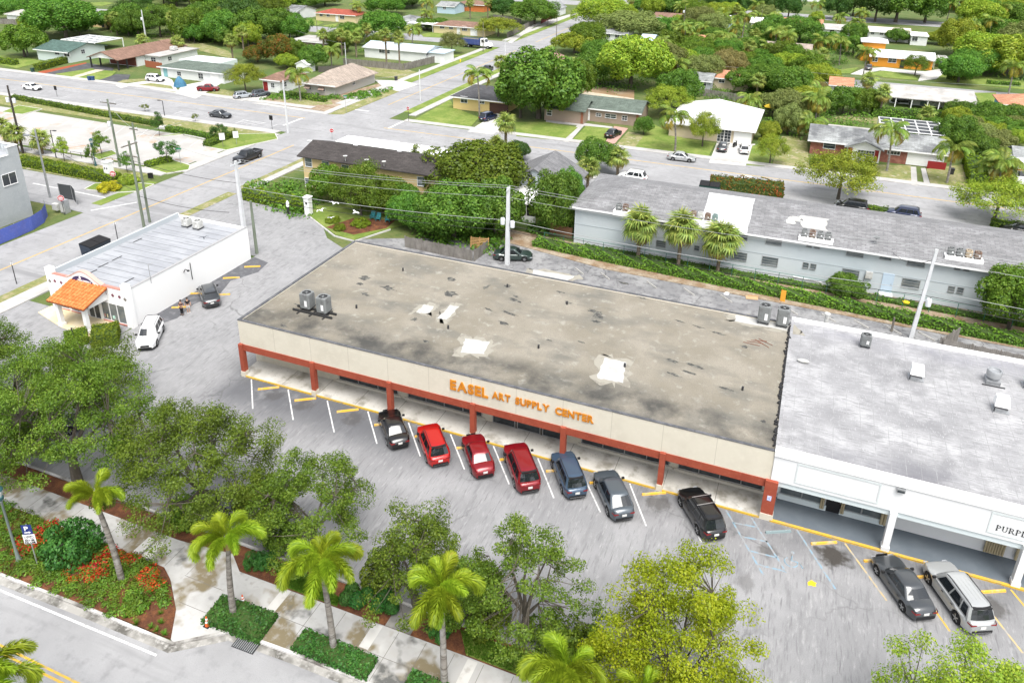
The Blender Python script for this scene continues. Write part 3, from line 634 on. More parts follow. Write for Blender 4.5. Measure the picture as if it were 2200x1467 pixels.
# rooftop machines of the white shop
x, y = at(1858, 742, 5.7); ac_unit(x, y, 5.72, 'lone grey condenser near the back edge of the weathered white roof', .95, 1.05)
def hood(px, py, kind, label):
    x, y = at(px, py, 5.62)
    o = thing('roof_exhaust', label, 'roof exhaust', (x,y,5.6))
    if kind == 'box':
        MB().box(x-.55,y-.5,5.6,x+.55,y+.5,5.7).build('curb', METAL, o); MB().box(x-.4,y-.35,5.7,x+.4,y+.35,6.1).build('duct', METAL, o)
        b = MB(); b.add([(x-.5,y-.45,6.1),(x+.5,y-.45,6.1),(x+.5,y+.45,6.1),(x-.5,y+.45,6.1),(x-.42,y-.1,6.75),(x+.42,y-.1,6.75),(x+.42,y+.4,6.75),(x-.42,y+.4,6.75)], [(0,1,5,4),(1,2,6,5),(2,3,7,6),(3,0,4,7),(4,5,6,7),(3,2,1,0)])
        b.build('hood', WHITE, o); b = MB(); b.tube([(x-.5,y-.55,5.75),(x-.5,y-.55,6.1),(x+.35,y-.55,6.05)], .06, 6); b.build('pipe', DARKM, o)
    else:
        MB().box(x-.5,y-.5,5.6,x+.5,y+.5,5.95).build('curb', METAL, o); b = MB(); b.lathe([(.34,5.95),(.36,6.1),(.52,6.15),(.56,6.55),(.5,6.72),(.42,6.72),(.4,6.6)], x, y, 20); b.build('fan_drum', METAL, o, 35)
        MB().box(x-.8,y-.75,5.61,x+.8,y-.66,5.68).build('frame_rail', DARKM, o)
hood(1967, 812, 'box', 'white hooded exhaust in the middle of the weathered white roof'); hood(2131, 820, 'drum', 'round galvanised exhaust fan on the weathered white roof')
hood(2148, 880, 'box', 'white hooded exhaust nearest the front of the weathered white roof'); hood(2212, 830, 'box', 'white hooded exhaust cut off by the right edge of the picture')
b = MB(); x, y = at(1725, 778, 5.62); b.ball((x,y,5.75), (.5,.22,.16), 12, 8); tag(b.build('sealant_bag', RPATCH, None, 60), 'white lump of sealant near the seam on the weathered white roof', 'bag')
b = MB(); x, y = at(1775, 690, 5.6); b.cyl(x,y,5.4,6.3,.18,.18,12); b.cyl(x,y,6.3,6.42,.26,.26,12); tag(b.build('roof_vent_stack', ACPALE), 'pale round vent stack at the back left corner of the white roof', 'vent')
# ------------------------------------------------------------------ small white restaurant with the tiled porch
RX0, RX1, RY0, RY1 = -70.9, -60.2, 48.8, 66.7
RROOF = mat('ribbed_grey_roof', (.27,.28,.3), .85, [(.3,(.32,.33,.35),.42,.6,5),(1.2,(.225,.235,.25),.5,.72,5,(.4,2.5,1))], (30,.3))
RWALL = mat('bright_white_wall', (.82,.82,.81), .75)
PINK = mat('salmon_trim', (.5,.19,.15), .7); PINKT = mat('pink_tile_trim', (.5,.33,.28), .7)
TILE = mat('terracotta_tile', (.48,.14,.035), .75, [(2.5,(.62,.24,.08),.4,.65,4),(9,(.3,.08,.03),.55,.8,3)])
PORCHF = mat('cream_porch_floor', (.62,.52,.33), .8, [(.8,(.68,.6,.45),.45,.7,4)])
NAVY = mat('navy_sign', (.035,.03,.1), .5); MAROON = mat('maroon_tile', (.2,.06,.09), .6)
rest = thing('restaurant', 'small white restaurant with curved parapet and terracotta tiled porch', 'restaurant', ((RX0+RX1)/2, 57, 0))
b = MB(); b.box(RX0,RY0,0,RX1,RY1,3.75); b.box(RX1-.25,RY0,3.75,RX1,RY1,4.16); b.box(RX0,RY0,3.75,RX0+.25,RY1,4.3); b.box(RX0+.25,RY1-.25,3.75,RX1-.25,RY1,4.1)
b.build('wall', RWALL, rest)
MB().box(RX0+.25,RY0+.25,3.7,RX1-.25,RY1-.25,3.83).build('roof', RROOF, rest)
b = MB()
for k in range(14): b.box(RX0+.7+.2*(k%3), 50.2+k*1.15, 3.83, RX1-.4, 50.24+k*1.15, 3.85)
b.build('roof_seam', mat('seam_dark', (.16,.165,.175), .9), rest)['kind'] = 'stuff'
b = MB()
for k, (px, py) in enumerate(((185,590),(210,575),(240,560),(285,521),(265,608))):
    x, y = at(px, py, 3.84); b.box(x, y, 3.84, x+.12, y+1.3, 3.87)
b.build('roof_tar_strip', DARKM, rest)['kind'] = 'stuff'
b = MB(); b.box(RX0+.25,RY0+.3,3.83,RX0+.5,RY1-.3,4.42)
b.build('parapet_flashing', mat('flashing_grey', (.42,.45,.47), .6), rest)
b = MB(); b.box(RX0+.25,RY0-.02,3.75,RX1-.25,RY0+.22,4.1); b.build('front_parapet', RWALL, rest)
b = MB(); b.box(RX0+.25,RY0-.07,4.1,-68.4,RY0+.26,4.17); b.box(-63.4,RY0-.07,4.1,RX1-.3,RY0+.26,4.17); b.build('coping', PINK, rest)
b = MB(); b.box(RX1-.3,RY0+.3,4.16,RX1+.04,RY1+.04,4.2); b.build('side_coping', mat('grey_coping', (.3,.3,.3), .7), rest)
# curved centre parapet
N = 18; prof = []
for i in range(N+1):
    u = i/N; x = -68.4+5.0*u; z = 4.1+1.05*(.5-.5*math.cos(2*math.pi*u))**.8; prof.append((x,z))
b = MB(); c = MB()
for i in range(N):
    (x0,z0),(x1,z1) = prof[i],prof[i+1]
    b.add([(x0,RY0-.06,3.6),(x1,RY0-.06,3.6),(x1,RY0-.06,z1),(x0,RY0-.06,z0),(x0,RY0+.24,3.6),(x1,RY0+.24,3.6),(x1,RY0+.24,z1),(x0,RY0+.24,z0)], [(0,1,2,3),(5,4,7,6),(3,2,6,7)])
    c.add([(x0,RY0-.12,z0),(x1,RY0-.12,z1),(x1,RY0+.34,z1),(x0,RY0+.34,z0),(x0,RY0-.12,z0+.09),(x1,RY0-.12,z1+.09),(x1,RY0+.34,z1+.09),(x0,RY0+.34,z0+.09)], [(4,5,6,7),(0,1,5,4),(2,3,7,6),(1,0,3,2)])
b.build('curved_parapet', RWALL, rest); c.build('curved_coping', PINKT, rest, 40)
b = MB(); vs = [(-67.5,RY0-.1,3.72),(-64.5,RY0-.1,3.72)]+[(-66+1.5*math.cos(a),RY0-.1,3.95+.72*math.sin(a)) for a in np.linspace(0,math.pi,11)]
b.add(vs, [tuple(range(len(vs)))]); sg = b.build('sign_board', NAVY, rest)
b = MB()
for z, xa, xb in ((4.12,-66.6,-64.95),(3.86,-66.7,-64.85)):       # two lines too small to read
    x = xa
    while x < xb: q = rr.uniform(.09,.16); b.box(x,RY0-.125,z,x+q,RY0-.1,z+rr.uniform(.12,.17)); x += q+rr.choice((.035,.035,.035,.13))
b.build('sign_lettering', WTRIM, sg)['kind'] = 'stuff'
b = MB(); b.ball((-66.25,RY0-.12,4.46), (.16,.02,.16), 10, 6); b.build('sign_emblem', WTRIM, sg)
for x, m in ((RX0+.15,RWALL),(RX1-.2,RWALL)):
    MB().box(x-.4,RY0-.16,0,x+.4,RY0+.4,4.75).build('corner_pilaster', m, rest)
for x in (-70.2,-69.3,-68.5,-63.2,-62.2,-61.3):
    b = MB(); b.add([(x,RY0-.03,3.05),(x+.22,RY0-.03,3.27),(x,RY0-.03,3.49),(x-.22,RY0-.03,3.27)], [(0,1,2,3)]); b.build('diamond_tile', MAROON, rest)
for x in (RX0+.15,RX1-.2): b = MB(); b.add([(x,RY0-.175,3.0),(x+.24,RY0-.175,3.24),(x,RY0-.175,3.48),(x-.24,RY0-.175,3.24)], [(0,1,2,3)]); b.build('diamond_tile', mat('grey_tile', (.2,.18,.16), .6), rest)
for x0, x1, n in ((-70.3,-68.9,1),(-68.6,-66.2,2),(-64.1,-60.9,3)):
    for k in range(n):
        wd = (x1-x0)/n; window(rest, x0+wd*(k+.5), RY0, 1.25, wd-.1, 2.0, 'S', 1, 1, GLASSG, WTRIM, 'shop_window', False)
    MB().box(x0,RY0-.1,.05,x1,RY0-.02,.2).build('salmon_sill', PINK, rest)
for x in (-65.6,-64.8): window(rest, x, RY0-.02, 1.15, .7, 2.1, 'S', 1, 1, GLASS, WTRIM, 'glass_door', False)
for px, m in ((-63.7,(.7,.3,.25)),(-62.6,(.3,.6,.5)),(-63.6,(.7,.65,.4))): MB().box(px-.15,RY0-.055,.5,px+.15,RY0-.02,.85).build('poster', mat('poster%.1f' % px, m, .6, [(8,(.8,.8,.75),.5,.6,2)]), rest)
# porch: floor, two square pillars, beam, tiled shed roof
pf = MB().prism([(-71.6,47.2),(-67.0,46.0),(-62.6,45.6),(-62.6,48.8),(-71.6,48.8)], -.1, .08).build('porch_floor', PORCHF, rest)
for x in (-67.0,-63.4):
    o = MB().box(x-.2,46.1,.08,x+.2,46.5,2.75).build('porch_pillar', RWALL, rest); MB().box(x-.28,46.02,.08,x+.28,46.58,.4).build('pillar_base', RWALL, o)
b = MB(); b.box(-67.3,46.05,2.6,-63.1,46.55,2.95)
for x in (-67.3,-63.35): b.add([(x,46.55,2.6),(x,48.8,2.6),(x,48.8,3.95),(x,46.1,2.95),(x+.25,46.55,2.6),(x+.25,48.8,2.6),(x+.25,48.8,3.95),(x+.25,46.1,2.95)], [(0,3,2,1),(4,5,6,7),(0,4,7,3),(3,7,6,2)])
pb = b.build('porch_beam', RWALL, rest)
b = MB()
for x in (-65.62,-65.45,-65.28,-65.11): b.box(x,46.03,2.7,x+.11,46.05,2.88)
b.build('number_plate_marks', INK, pb)['kind'] = 'stuff'
px0, px1, py0, py1, pz0, pz1 = -67.75, -62.75, 45.75, 48.85, 2.95, 3.98
b = MB(); b.add([(px0,py0,pz0),(px1,py0,pz0),(px1,py1,pz1),(px0,py1,pz1),(px0,py0,pz0-.1),(px1,py0,pz0-.1),(px1,py1,pz1-.1),(px0,py1,pz1-.1)], [(0,1,2,3),(7,6,5,4),(0,4,5,1),(1,5,6,2),(3,7,4,0)])
pr = b.build('porch_roof', mat('tile_underlay', (.25,.07,.025), .8), rest)
nr, nc = 8, 12; ln = math.hypot(py1-py0, pz1-pz0)/nr; sl_ = math.atan2(pz1-pz0, py1-py0)
t = MB(); n = 6; vs = []
for v, r, dz in ((0,.19,.03),(ln*1.08,.16,0)):
    vs += [(math.cos(math.pi*i/n)*r, v, math.sin(math.pi*i/n)*r*.85+dz) for i in range(n+1)]
t.add(vs, [(i,i+n+1,i+n+2,i+1) for i in range(n)]+[tuple(range(n,-1,-1))]); tm = t.mesh('roof_tile', TILE, 40)
L = rest['_o']
for i in range(nc):
    for j in range(nr):
        x = px0+.2+(px1-px0-.4)*i/(nc-1); f = j/nr
        o = inst('roof_tile', tm, pr, (x, py0+(py1-py0)*f-.04, pz0+(pz1-pz0)*f+.02), rot=(sl_+.0, rr.uniform(-.03,.03), 0))
for px, py, lb in ((402,484,'left one of the two condensers at the back of the restaurant roof'),(426,489,'right one of the two condensers at the back of the restaurant roof')):
    x, y = at(px, py, 4.0); ac_unit(x, y, 3.95, lb, 1.1, .95, ACPALE, 'condensers on the restaurant roof')
b = MB(); x, y = at(325,607,3.9); b.cyl(x,y,3.83,6.0,.035,.03,6); b.tube([(x,y,6.0),(x+.5,y+.2,6.1)],.04,5); tag(b.build('roof_mast', METAL), 'thin bent mast standing on the restaurant roof edge', 'mast')
b = MB(); b.tube([(-60.15,56.2,2.9),(-59.9,56.2,3.3),(-59.7,56.3,3.2)],.05,6); b.cbox(-59.6,56.3,3.15,.2,.2,.14); b.tube([(-60.12,57.2,1.6),(-60.12,57.2,3.6)],.04,6); tag(b.build('wall_lamp', DARKM), 'small dark bracket lamp on the long white restaurant wall', 'lamp')
# ------------------------------------------------------------------ grey block building at the left edge, blue screened fence
GBLK = mat('pale_grey_block', (.46,.485,.5), .9, [(.5,(.4,.43,.445),.45,.7,4),(6,(.52,.54,.55),.5,.75,3)], (30,.4), brick=(.6,.3,.012,(.8,.8,.8),(math.pi/2,0,math.pi/2)))
gb = thing('grey_building', 'pale grey block building with stepped parapet at the left edge', 'building', (-106, 58, 0))
MB().box(-116,30,0,-96.3,66.1,8.9).build('wall', GBLK, gb)
b = MB(); b.box(-96.6,64.7,8.9,-96.3,66.1,10.0); b.box(-116,65.8,8.9,-96.6,66.1,10.0); b.box(-96.6,30,8.9,-96.3,64.7,8.98); b.build('parapet', GBLK, gb)
b = MB(); b.box(-96.66,64.64,10.0,-96.24,66.16,10.08); b.box(-116,65.74,10.0,-96.66,66.16,10.08); b.box(-96.66,30,8.98,-96.24,64.64,9.06); b.build('coping', WHITE, gb)
MB().box(-115.8,30,8.6,-96.6,65.8,8.95).build('roof', RROOF, gb)
window(gb, -96.3, 64.05, 5.9, 1.9, 1.5, 'E', 2, 1); window(gb, -96.3, 59.5, 5.9, 1.9, 1.5, 'E', 2, 1)
BLUE = mat('blue_mesh_screen', (.075,.11,.38), .8, [(.6,(.085,.1,.3),.45,.7,4),(5,(.14,.16,.42),.5,.8,3)])
fl = [(-91.5,40),(-91.3,56),(-91.4,60),(-91.7,62.5),(-92.6,64.8),(-94.2,66.6),(-95.4,67.4)]
bf = thing('screened_fence', 'curving fence covered in blue mesh beside the grey building', 'fence', (-92, 60, 0))
b = MB()
for i in range(len(fl)-1): b.add([(*fl[i],.05),(*fl[i+1],.05),(*fl[i+1],1.9),(*fl[i],1.9)], [(0,1,2,3)])
b.build('screen', BLUE, bf)
for x, y in fl: MB().cyl(x-.06, y, 0, 1.95, .04, .04, 6).build('post', METAL, bf)
dp = [(-98.5,72.2),(-96.2,72.4),(-94.2,71.3)]
bf = thing('screened_gate', 'dark mesh screened gate behind the grey building', 'gate', (-96, 72, 0))
b = MB()
for i in range(2): b.add([(*dp[i],.1),(*dp[i+1],.1),(*dp[i+1],2.3),(*dp[i],2.3)], [(0,1,2,3)])
b.build('screen', mat('dark_mesh', (.06,.065,.07), .8), bf)
for x, y in dp: MB().cyl(x-.06, y, 0, 2.35, .04, .04, 6).build('post', METAL, bf)
o = thing('utility_cabinet', 'grey metal utility cabinet at the foot of the steel pole', 'cabinet', (-93.2,68.6,0))
MB().box(-93.7,68.2,0,-92.7,69.0,1.9).build('cabinet_body', METAL, o); MB().box(-93.6,68.16,.2,-92.8,68.2,1.7).build('cabinet_door', ACPALE, o); MB().box(-94.8,67.9,.4,-93.9,68.4,1.3).build('meter_box', ACPALE, o)
# ------------------------------------------------------------------ two-storey apartment block
ALB = mat('pale_blue_grey_wall', (.47,.52,.545), .85, [(.5,(.42,.47,.5),.45,.7,5),(.12,(.5,.54,.56),.4,.6,3)], (40,.15))
ASH = shingle('grey_shingle', (.185,.185,.19), .72)
apt = thing('apartment_block', 'long pale blue grey two storey apartment block with grey shingle roof', 'apartment block', (5, 94, 0))
PX0, PX1, PY0, PY1 = -25.7, 45.0, 87.1, 100.2
MB().box(PX0,PY0,0,PX1,PY1,5.2).build('wall', ALB, apt)
b = MB(); hip_roof(b, PX0, PY0, PX1, PY1, 5.25, 1.75, .6); ar = b.build('roof', ASH, apt)
b = MB(); b.box(PX0-.62,PY0-.64,4.93,PX1,PY0-.58,5.12); b.build('eave_board', WTRIM, apt)
b = MB(); b.box(PX0,PY0-.03,2.62,PX1,PY0,2.7); b.build('storey_band', mat('band_grey', (.36,.4,.42), .8), apt)
def roofz(y): return 5.25+1.75*min(y-PY0, PY1-y)/((PY1-PY0)/2)
def rpoly(x0, x1, y0, y1, m, name, lift=.012, jag=0):
    n = 6 if jag else 1; vs = []
    for i in range(n+1):
        y = y0+(y1-y0)*i/n; a = rr.uniform(-jag,jag); c = rr.uniform(-jag,jag)
        vs += [(x0+a,y,roofz(y)+lift),(x1+c,y,roofz(y)+lift)]
    b = MB(); b.add(vs, [(2*i,2*i+1,2*i+3,2*i+2) for i in range(n)]); return b.build(name, m, ar)
rpoly(-10.2,-4.7,86.55,93.6, mat('white_coating', (.56,.56,.56), .8, [(.6,(.48,.48,.47),.5,.7,4)]), 'white_coating', .015, .12)
rpoly(1.0,3.8,89.3,91.6, RPATCH, 'grey_patch', .014, .35); rpoly(-.6,.3,89.6,91.0, RPATCH, 'chalk_patch', .02, .3); rpoly(-.1,1.1,90.3,91.2, RPATCH, 'chalk_patch', .017, .25)
def aw(px, py, w, h, nx=1, ny=3):
    x, z = py_(px, py, PY0); window(apt, x, PY0, z, w, h, 'S', nx, ny, GLASSG, METAL)
for px, py in ((1590,505),(1663,517),(1837.6,542),(1968.6,563),(2165,591),(1588,550),(1654,561),(1827,588),(1956.7,609)): aw(px, py, 1.7, .95)
for px, py in ((1425,481),(1420,524),(1903.5,550)): aw(px, py, 1.1, .8)
for px, py in ((1503,489.5),(1519,492),(1497,533),(1739,525),(1756,528),(2058,573.6),(2077,576),(1731,570),(1747,572.5),(2044,621),(2063,623.5)): aw(px, py, .55, .6, 1, 2)
x, z = py_(1900, 636, PY0); door(apt, x, PY0-.02, 1.0, 2.15, 'S', mat('pale_blue_door', (.45,.55,.65), .6), .5)
MB().box(x-.7,PY0-1.0,0,x+.7,PY0,.45).build('door_step', CONC, apt)
x, z = py_(1867, 590, PY0); MB().box(x-.35,PY0-.25,z-.4,x+.35,PY0,z+.4).build('meter_box', ACPALE, apt)
MB().tube([(x-.4,PY0-.1,0),(x-.4,PY0-.1,z)], .04, 6).build('conduit', METAL, apt)
x, z = py_(1735, 600, PY0); MB().tube([(x-1.6,PY0-.1,z+.1),(x+1.6,PY0-.1,z-.05),(x+1.65,PY0-.1,z-.6)], .05, 6).build('white_pipe', WTRIM, apt)
def platform(px, py, n, label, ms):
    x, y = at(px, py, 6.2); z = roofz(y)
    o = thing('unit_platform', 'white timber platform under '+label, 'platform', (x,y,z))
    wd = n*.85+.3
    MB().box(x-wd/2,y-.55,z+.1,x+wd/2,y+.55,z+.22).build('deck', WHITE, o)
    for s in (-1,1):
        MB().box(x-wd/2,y+s*.5-.06,z-.35,x+wd/2,y+s*.5+.06,z+.1).build('beam', WHITE, o)
    for i in range(n): ac_unit(x-wd/2+.57+.85*i, y+.1, z+.23, ['first','second','third','fourth'][i]+' unit from the left of '+label, .75, .78, ms[i%len(ms)], 'condensers on the apartment roof')
RUST = mat('rusty_unit', (.16,.1,.075), .8, [(3,(.3,.25,.2),.45,.65,4)]); TEAL = mat('teal_unit', (.2,.27,.26), .7); TANU = mat('tan_unit', (.42,.34,.24), .7)
platform(1337, 440, 2, 'the pair at the left of the apartment roof', [ACGREY, RUST])
platform(1513, 462, 4, 'the four beside the white roof patch', [RUST, ACPALE, RUST, TEAL])
platform(1755, 500, 4, 'the four beside the grey roof patch', [ACGREY, RUST, ACGREY, ACGREY])
platform(2073, 543, 4, 'the four at the right of the apartment roof', [ACGREY, ACGREY, TANU, RUST])
x, y = at(1882, 517, 6.0); b = MB(); z = roofz(y); b.tube([(x,y,z),(x,y,z+.8)],.03,5); b.lathe([(.05,z+.7),(.3,z+.8),(.36,z+.9)],x,y,12); b.tube([(x,y,z+.8),(x+.3,y-.3,z+1.0)],.02,5); tag(b.build('satellite_dish', ACGREY), 'small satellite dish on the apartment roof between two unit platforms', 'satellite dish')
# ------------------------------------------------------------------ yellow two-storey house, grey gabled house with porch
YEL = mat('yellow_stucco', (.6,.46,.24), .88, [(.5,(.53,.4,.2),.45,.7,4)], (40,.15))
DKSH = shingle('dark_brown_shingle', (.05,.044,.042), .6)
yh = thing('yellow_house', 'two storey yellow house with dark brown shingle roof behind trees', 'house', (-58, 95, 0))
b = MB(); gable_wall(b, -69.6, 90.6, -45.9, 98.0, 0, 5.2, 1.15, 'x'); b.build('wall', YEL, yh)
b = MB(); gable_roof(b, -69.6, 90.6, -45.9, 98.0, 5.25, 1.15, 'x', .6); b.build('roof', DKSH, yh)
for px, py in ((663,349),(700,356),(742,364),(786,372),(905,390)):
    x, z = py_(px, py, 90.6); window(yh, x, 90.6, z, 1.15, 1.3, 'S', 1, 2, GLASSG)
for px, py in ((663,392),(905,435),(850,425)):
    x, z = py_(px, py, 90.6); window(yh, x, 90.6, z, 1.15, 1.3, 'S', 1, 2, GLASSG)
for px, py in ((742,342),(788,350),(825,354)):
    x, y = at(px, py, 5.6); b = MB(); b.tube([(x,y,5.3),(x,y,6.0)],.03,5); b.lathe([(.04,5.9),(.28,6.0),(.33,6.1)],x,y,10); b.build('satellite_dish', ACPALE, yh)
for px, py in ((764,314),(858,327)): x, y = at(px, py, 6.2); MB().box(x-.25,y-.25,5.8,x+.25,y+.25,6.45).build('roof_vent', WTRIM, yh)
cp = thing('flat_carport', 'flat white roofed carport between the yellow house and back street', 'carport', (-63, 107, 0))
MB().box(-73.4,104.6,2.75,-52.8,108.6,3.0).build('roof', WHITE, cp)
for x in (-73.1,-68,-63,-58,-53.1):
    for y in (104.9,108.3): MB().box(x-.08,y-.08,0,x+.08,y+.08,2.75).build('post', WTRIM, cp)
BLUEG = mat('pale_blue_siding', (.5,.55,.6), .85, brick=(4,.2,.02,(.8,.8,.8),(math.pi/2,0,0)))
GSH = shingle('mid_grey_shingle', (.15,.15,.155), .7)
gh = thing('gabled_house', 'pale blue house with steep grey gable roof and white porch roof', 'house', (-34.5, 98, 0))
b = MB(); gable_wall(b, -39.3, 96.0, -29.6, 104.5, 0, 3.7, 2.5, 'y'); b.build('wall', BLUEG, gh)
b = MB(); gable_roof(b, -39.3, 96.0, -29.6, 104.5, 3.75, 2.5, 'y', .45); b.build('roof', GSH, gh)
b = MB(); b.add([(-38.6,90.9,2.75),(-32.4,90.9,2.75),(-32.4,96.0,3.35),(-38.6,96.0,3.35),(-38.6,90.9,2.6),(-32.4,90.9,2.6),(-32.4,96.0,3.2),(-38.6,96.0,3.2)], [(0,1,2,3),(7,6,5,4),(0,4,5,1),(1,5,6,2),(3,0,4,7)]); b.build('porch_roof', WHITE, gh)
b = MB(); b.box(-38.4,91.2,.9,-34.6,91.25,2.6); b.box(-34.0,91.2,.9,-32.6,91.25,2.6); b.build('porch_screen', mat('porch_screen_dark', (.02,.02,.022), .6), gh)
MB().box(-38.5,91.1,0,-32.5,91.3,.88).build('porch_wall', WHITE, gh)
for x in (-38.4,-35.4,-34.5,-33.8,-32.5): MB().box(x-.05,91.05,0,x+.05,91.15,2.62).build('porch_post', WTRIM, gh)
window(gh, -35.2, 96.0, 4.7, .8, .9, 'S', 1, 2); window(gh, -29.6, 98, 2.0, 1.2, 1.2, 'E', 1, 2)
for px, py in ((1175,343),(1158,357)): x, y = at(px, py, 5.6); MB().box(x-.3,y-.3,5.2,x+.3,y+.3,5.7).build('skylight', WTRIM, gh)
# ------------------------------------------------------------------ houses of the neighbourhood
BRN = shingle('brown_shingle', (.19,.115,.085), .7); TANS = shingle('tan_shingle', (.3,.25,.21), .75); GRNS = shingle('green_grey_shingle', (.10,.125,.105), .7)
DGRN = shingle('dark_green_shingle', (.065,.11,.095), .7); GRYS = shingle('pale_grey_shingle', (.24,.25,.25), .7, (.14,.145,.15)); DRKS = shingle('charcoal_shingle', (.07,.07,.075), .6)
WMET = mat('white_metal_roof', (.6,.6,.6), .6, [(.3,(.53,.54,.55),.45,.7,4)]); REDS = shingle('red_shingle', (.28,.07,.045), .7); ORNS = shingle('salmon_tile', (.42,.2,.12), .75)
PALER = mat('pale_flat_roof', (.38,.365,.345), .85, [(.4,(.28,.27,.255),.45,.65,5)]); BLUR = mat('pale_blue_roof', (.42,.5,.56), .7)
WHW = mat('white_house_wall', (.7,.71,.7), .85, [(.4,(.62,.64,.63),.45,.7,4)]); TAUPE = mat('taupe_wall', (.31,.24,.19), .85, [(.5,(.27,.21,.165),.45,.7,4)])
MINT = mat('mint_wall', (.55,.62,.6), .85); BEIGE = mat('beige_wall', (.5,.42,.3), .85); BRICKW = mat('red_brick_wall', (.25,.1,.075), .9, [(1.5,(.34,.16,.12),.45,.65,4)], (30,.3), brick=(.24,.09,.012,(.9,.85,.8),(math.pi/2,0,0)))
ORNW = mat('orange_wall', (.62,.26,.03), .8); SKYW = mat('blue_house_wall', (.14,.33,.45), .85); SOFTY = mat('soft_yellow_wall', (.6,.5,.3), .85)
REDP = mat('dark_red_paint', (.23,.02,.02), .6); BROWNP = mat('dark_brown_paint', (.07,.035,.025), .6); TIMB = mat('grey_timber', (.2,.185,.165), .9, [(3,(.12,.11,.1),.45,.7,4,(1,1,.2)),(.8,(.26,.24,.22),.5,.7,3)])
def px_(px, py, x):
    d = FWD+CR*(px-1100)/FPX-CU*(py-CY)/FPX; t = x/d[0]; return float(d[1]*t), float(H+d[2]*t)
RECTS = [(-420,260,111,134),(-96,-74,0,460),(-420,-78,217,232),(-30,260,203,217),(-420,330,334,354)]
def house(name, label, FL, FR, depth, eave, rs, axis, wm, rm, over=.5, win=(), doors=(), garage=(), ewin=(), hip=False, cat='house', glass=None):
    """front eave corners FL, FR seen in the picture give the footprint; win/doors/garage sit on the front, ewin on the side"""
    ax, ay = at(*FL, eave-.1); bx, by = at(*FR, eave-.1)
    x0, x1, y0 = ax+over, bx-over, (ay+by)/2+over; y1 = y0+depth
    RECTS.append((x0,x1,y0,y1)); h = thing(name, label, cat, ((x0+x1)/2,(y0+y1)/2,0))
    b = MB()
    if hip or axis == 'flat': b.box(x0,y0,-.05,x1,y1,eave)
    else: gable_wall(b, x0, y0, x1, y1, -.05, eave, rs, axis)
    b.build('wall', wm, h)
    b = MB()
    if axis == 'flat': b.box(x0-over,y0-over,eave,x1+over,y1+over,eave+.22)
    elif hip: hip_roof(b, x0, y0, x1, y1, eave+.06, rs, over)
    else: gable_roof(b, x0, y0, x1, y1, eave+.06, rs, axis, over)
    b.build('roof', rm, h)
    k = 0 if axis == 'flat' else rs*over/((y1-y0)/2 if (axis == 'x' or hip) else (x1-x0)/2)
    if axis != 'y' or hip:
        b = MB(); b.box(x0-over,y0-over-.03,eave-k-.14,x1+over,y0-over,eave-k+.1); b.build('eave_board', WTRIM, h)
    for q in win:
        x, z = py_(q[0], q[1], y0); window(h, min(max(x,x0+.6),x1-.6), y0, min(max(z,1.2),eave-.6), q[2] if len(q) > 2 else 1.3, q[3] if len(q) > 3 else 1.1, 'S', q[4] if len(q) > 4 else 2, 2, glass)
    for q in doors:
        x, z = py_(q[0], q[1], y0); door(h, min(max(x,x0+.6),x1-.6), y0-.02, 1.0, 2.05, 'S', q[2] if len(q) > 2 else WHITE)
    for q in garage:
        x, z = py_(q[0], q[1], y0); door(h, min(max(x,x0+1.4),x1-1.4), y0-.02, q[3] if len(q) > 3 else 2.5, 2.15, 'S', q[2] if len(q) > 2 else WHITE, .05, True)
    for q in ewin:
        sx = x1 if x1 < 0 else x0; y, z = px_(q[0], q[1], sx); window(h, sx, min(max(y,y0+.7),y1-.7), min(max(z,1.2),eave-.6), 1.1, 1.0, 'E' if x1 < 0 else 'W', 2, 2, glass)
    return h, x0, x1, y0, y1
# --- north side of the back street, left of the cross street
h, *_ = house('house', 'white walled house with dark green gable roof at the far left', (58,108), (157,112), 11.5, 2.9, 1.5, 'x', MINT, DGRN, .6, [(122,111,1.6,.8),(146,114,2,1.2)], (), (), [(178,110)])
MB().box(-151.6,151,-.05,-139,158,2.6).build('rear_wing', MINT, h)
sp = thing('screened_patio', 'flat white framed patio roof behind the green roofed house', 'patio', (-150, 168, 0))
x0, y0 = at(136, 84, 2.6); x1, y1 = at(215, 90, 2.6)
for i in range(6): MB().box(x0+(x1-x0)*i/5-.1,y0-1,2.4,x0+(x1-x0)*i/5+.1,y0+9,2.6).build('beam', WTRIM, sp)
for j in range(4): MB().box(x0,y0-1+j*3.2,2.4,x1,y0-.8+j*3.2,2.6).build('cross_beam', WTRIM, sp)
MB().box(x0,y0-1,2.3,x1,y0+9,2.38).build('screen', GLASSG, sp)
for x in (x0,x1):
    for y in (y0-1,y0+8.8): MB().box(x-.1,y,0,x+.1,y+.2,2.4).build('post', WTRIM, sp)
# long brown roof, ridge running away from the street, open carport at the front
ax, ay = at(190, 122, 2.7); bx, by = at(247, 131, 2.7); x0, x1, y0 = ax+.4, bx-.4, (ay+by)/2+.4; cx, cy = at(374, 97, 2.7); y1 = cy
h = thing('house', 'long brown roofed house with open carport facing the street', 'house', ((x0+x1)/2,(y0+y1)/2,0))
b = MB(); b.box(x0,y0+6,-.05,x1,y1,2.75)
for y in (y0,y1): b.add([(x0,y,2.75),(x1,y,2.75),((x0+x1)/2,y,4.3)], [(0,1,2) if y == y0 else (2,1,0)])
b.build('wall', WHW, h)
b = MB(); gable_roof(b, x0, y0, x1, y1, 2.85, 1.6, 'y', .45); b.build('roof', BRN, h)
for x in (x0+.2,x1-.2):
    for y in (y0+.2,y0+3): MB().box(x-.15,y-.15,0,x+.15,y+.15,2.75).build('carport_post', DARKM, h)
MB().box(x0+.3,y0+5.9,.1,x1-.3,y0+6,2.5).build('carport_back_wall', mat('carport_red', (.16,.06,.045), .9), h)
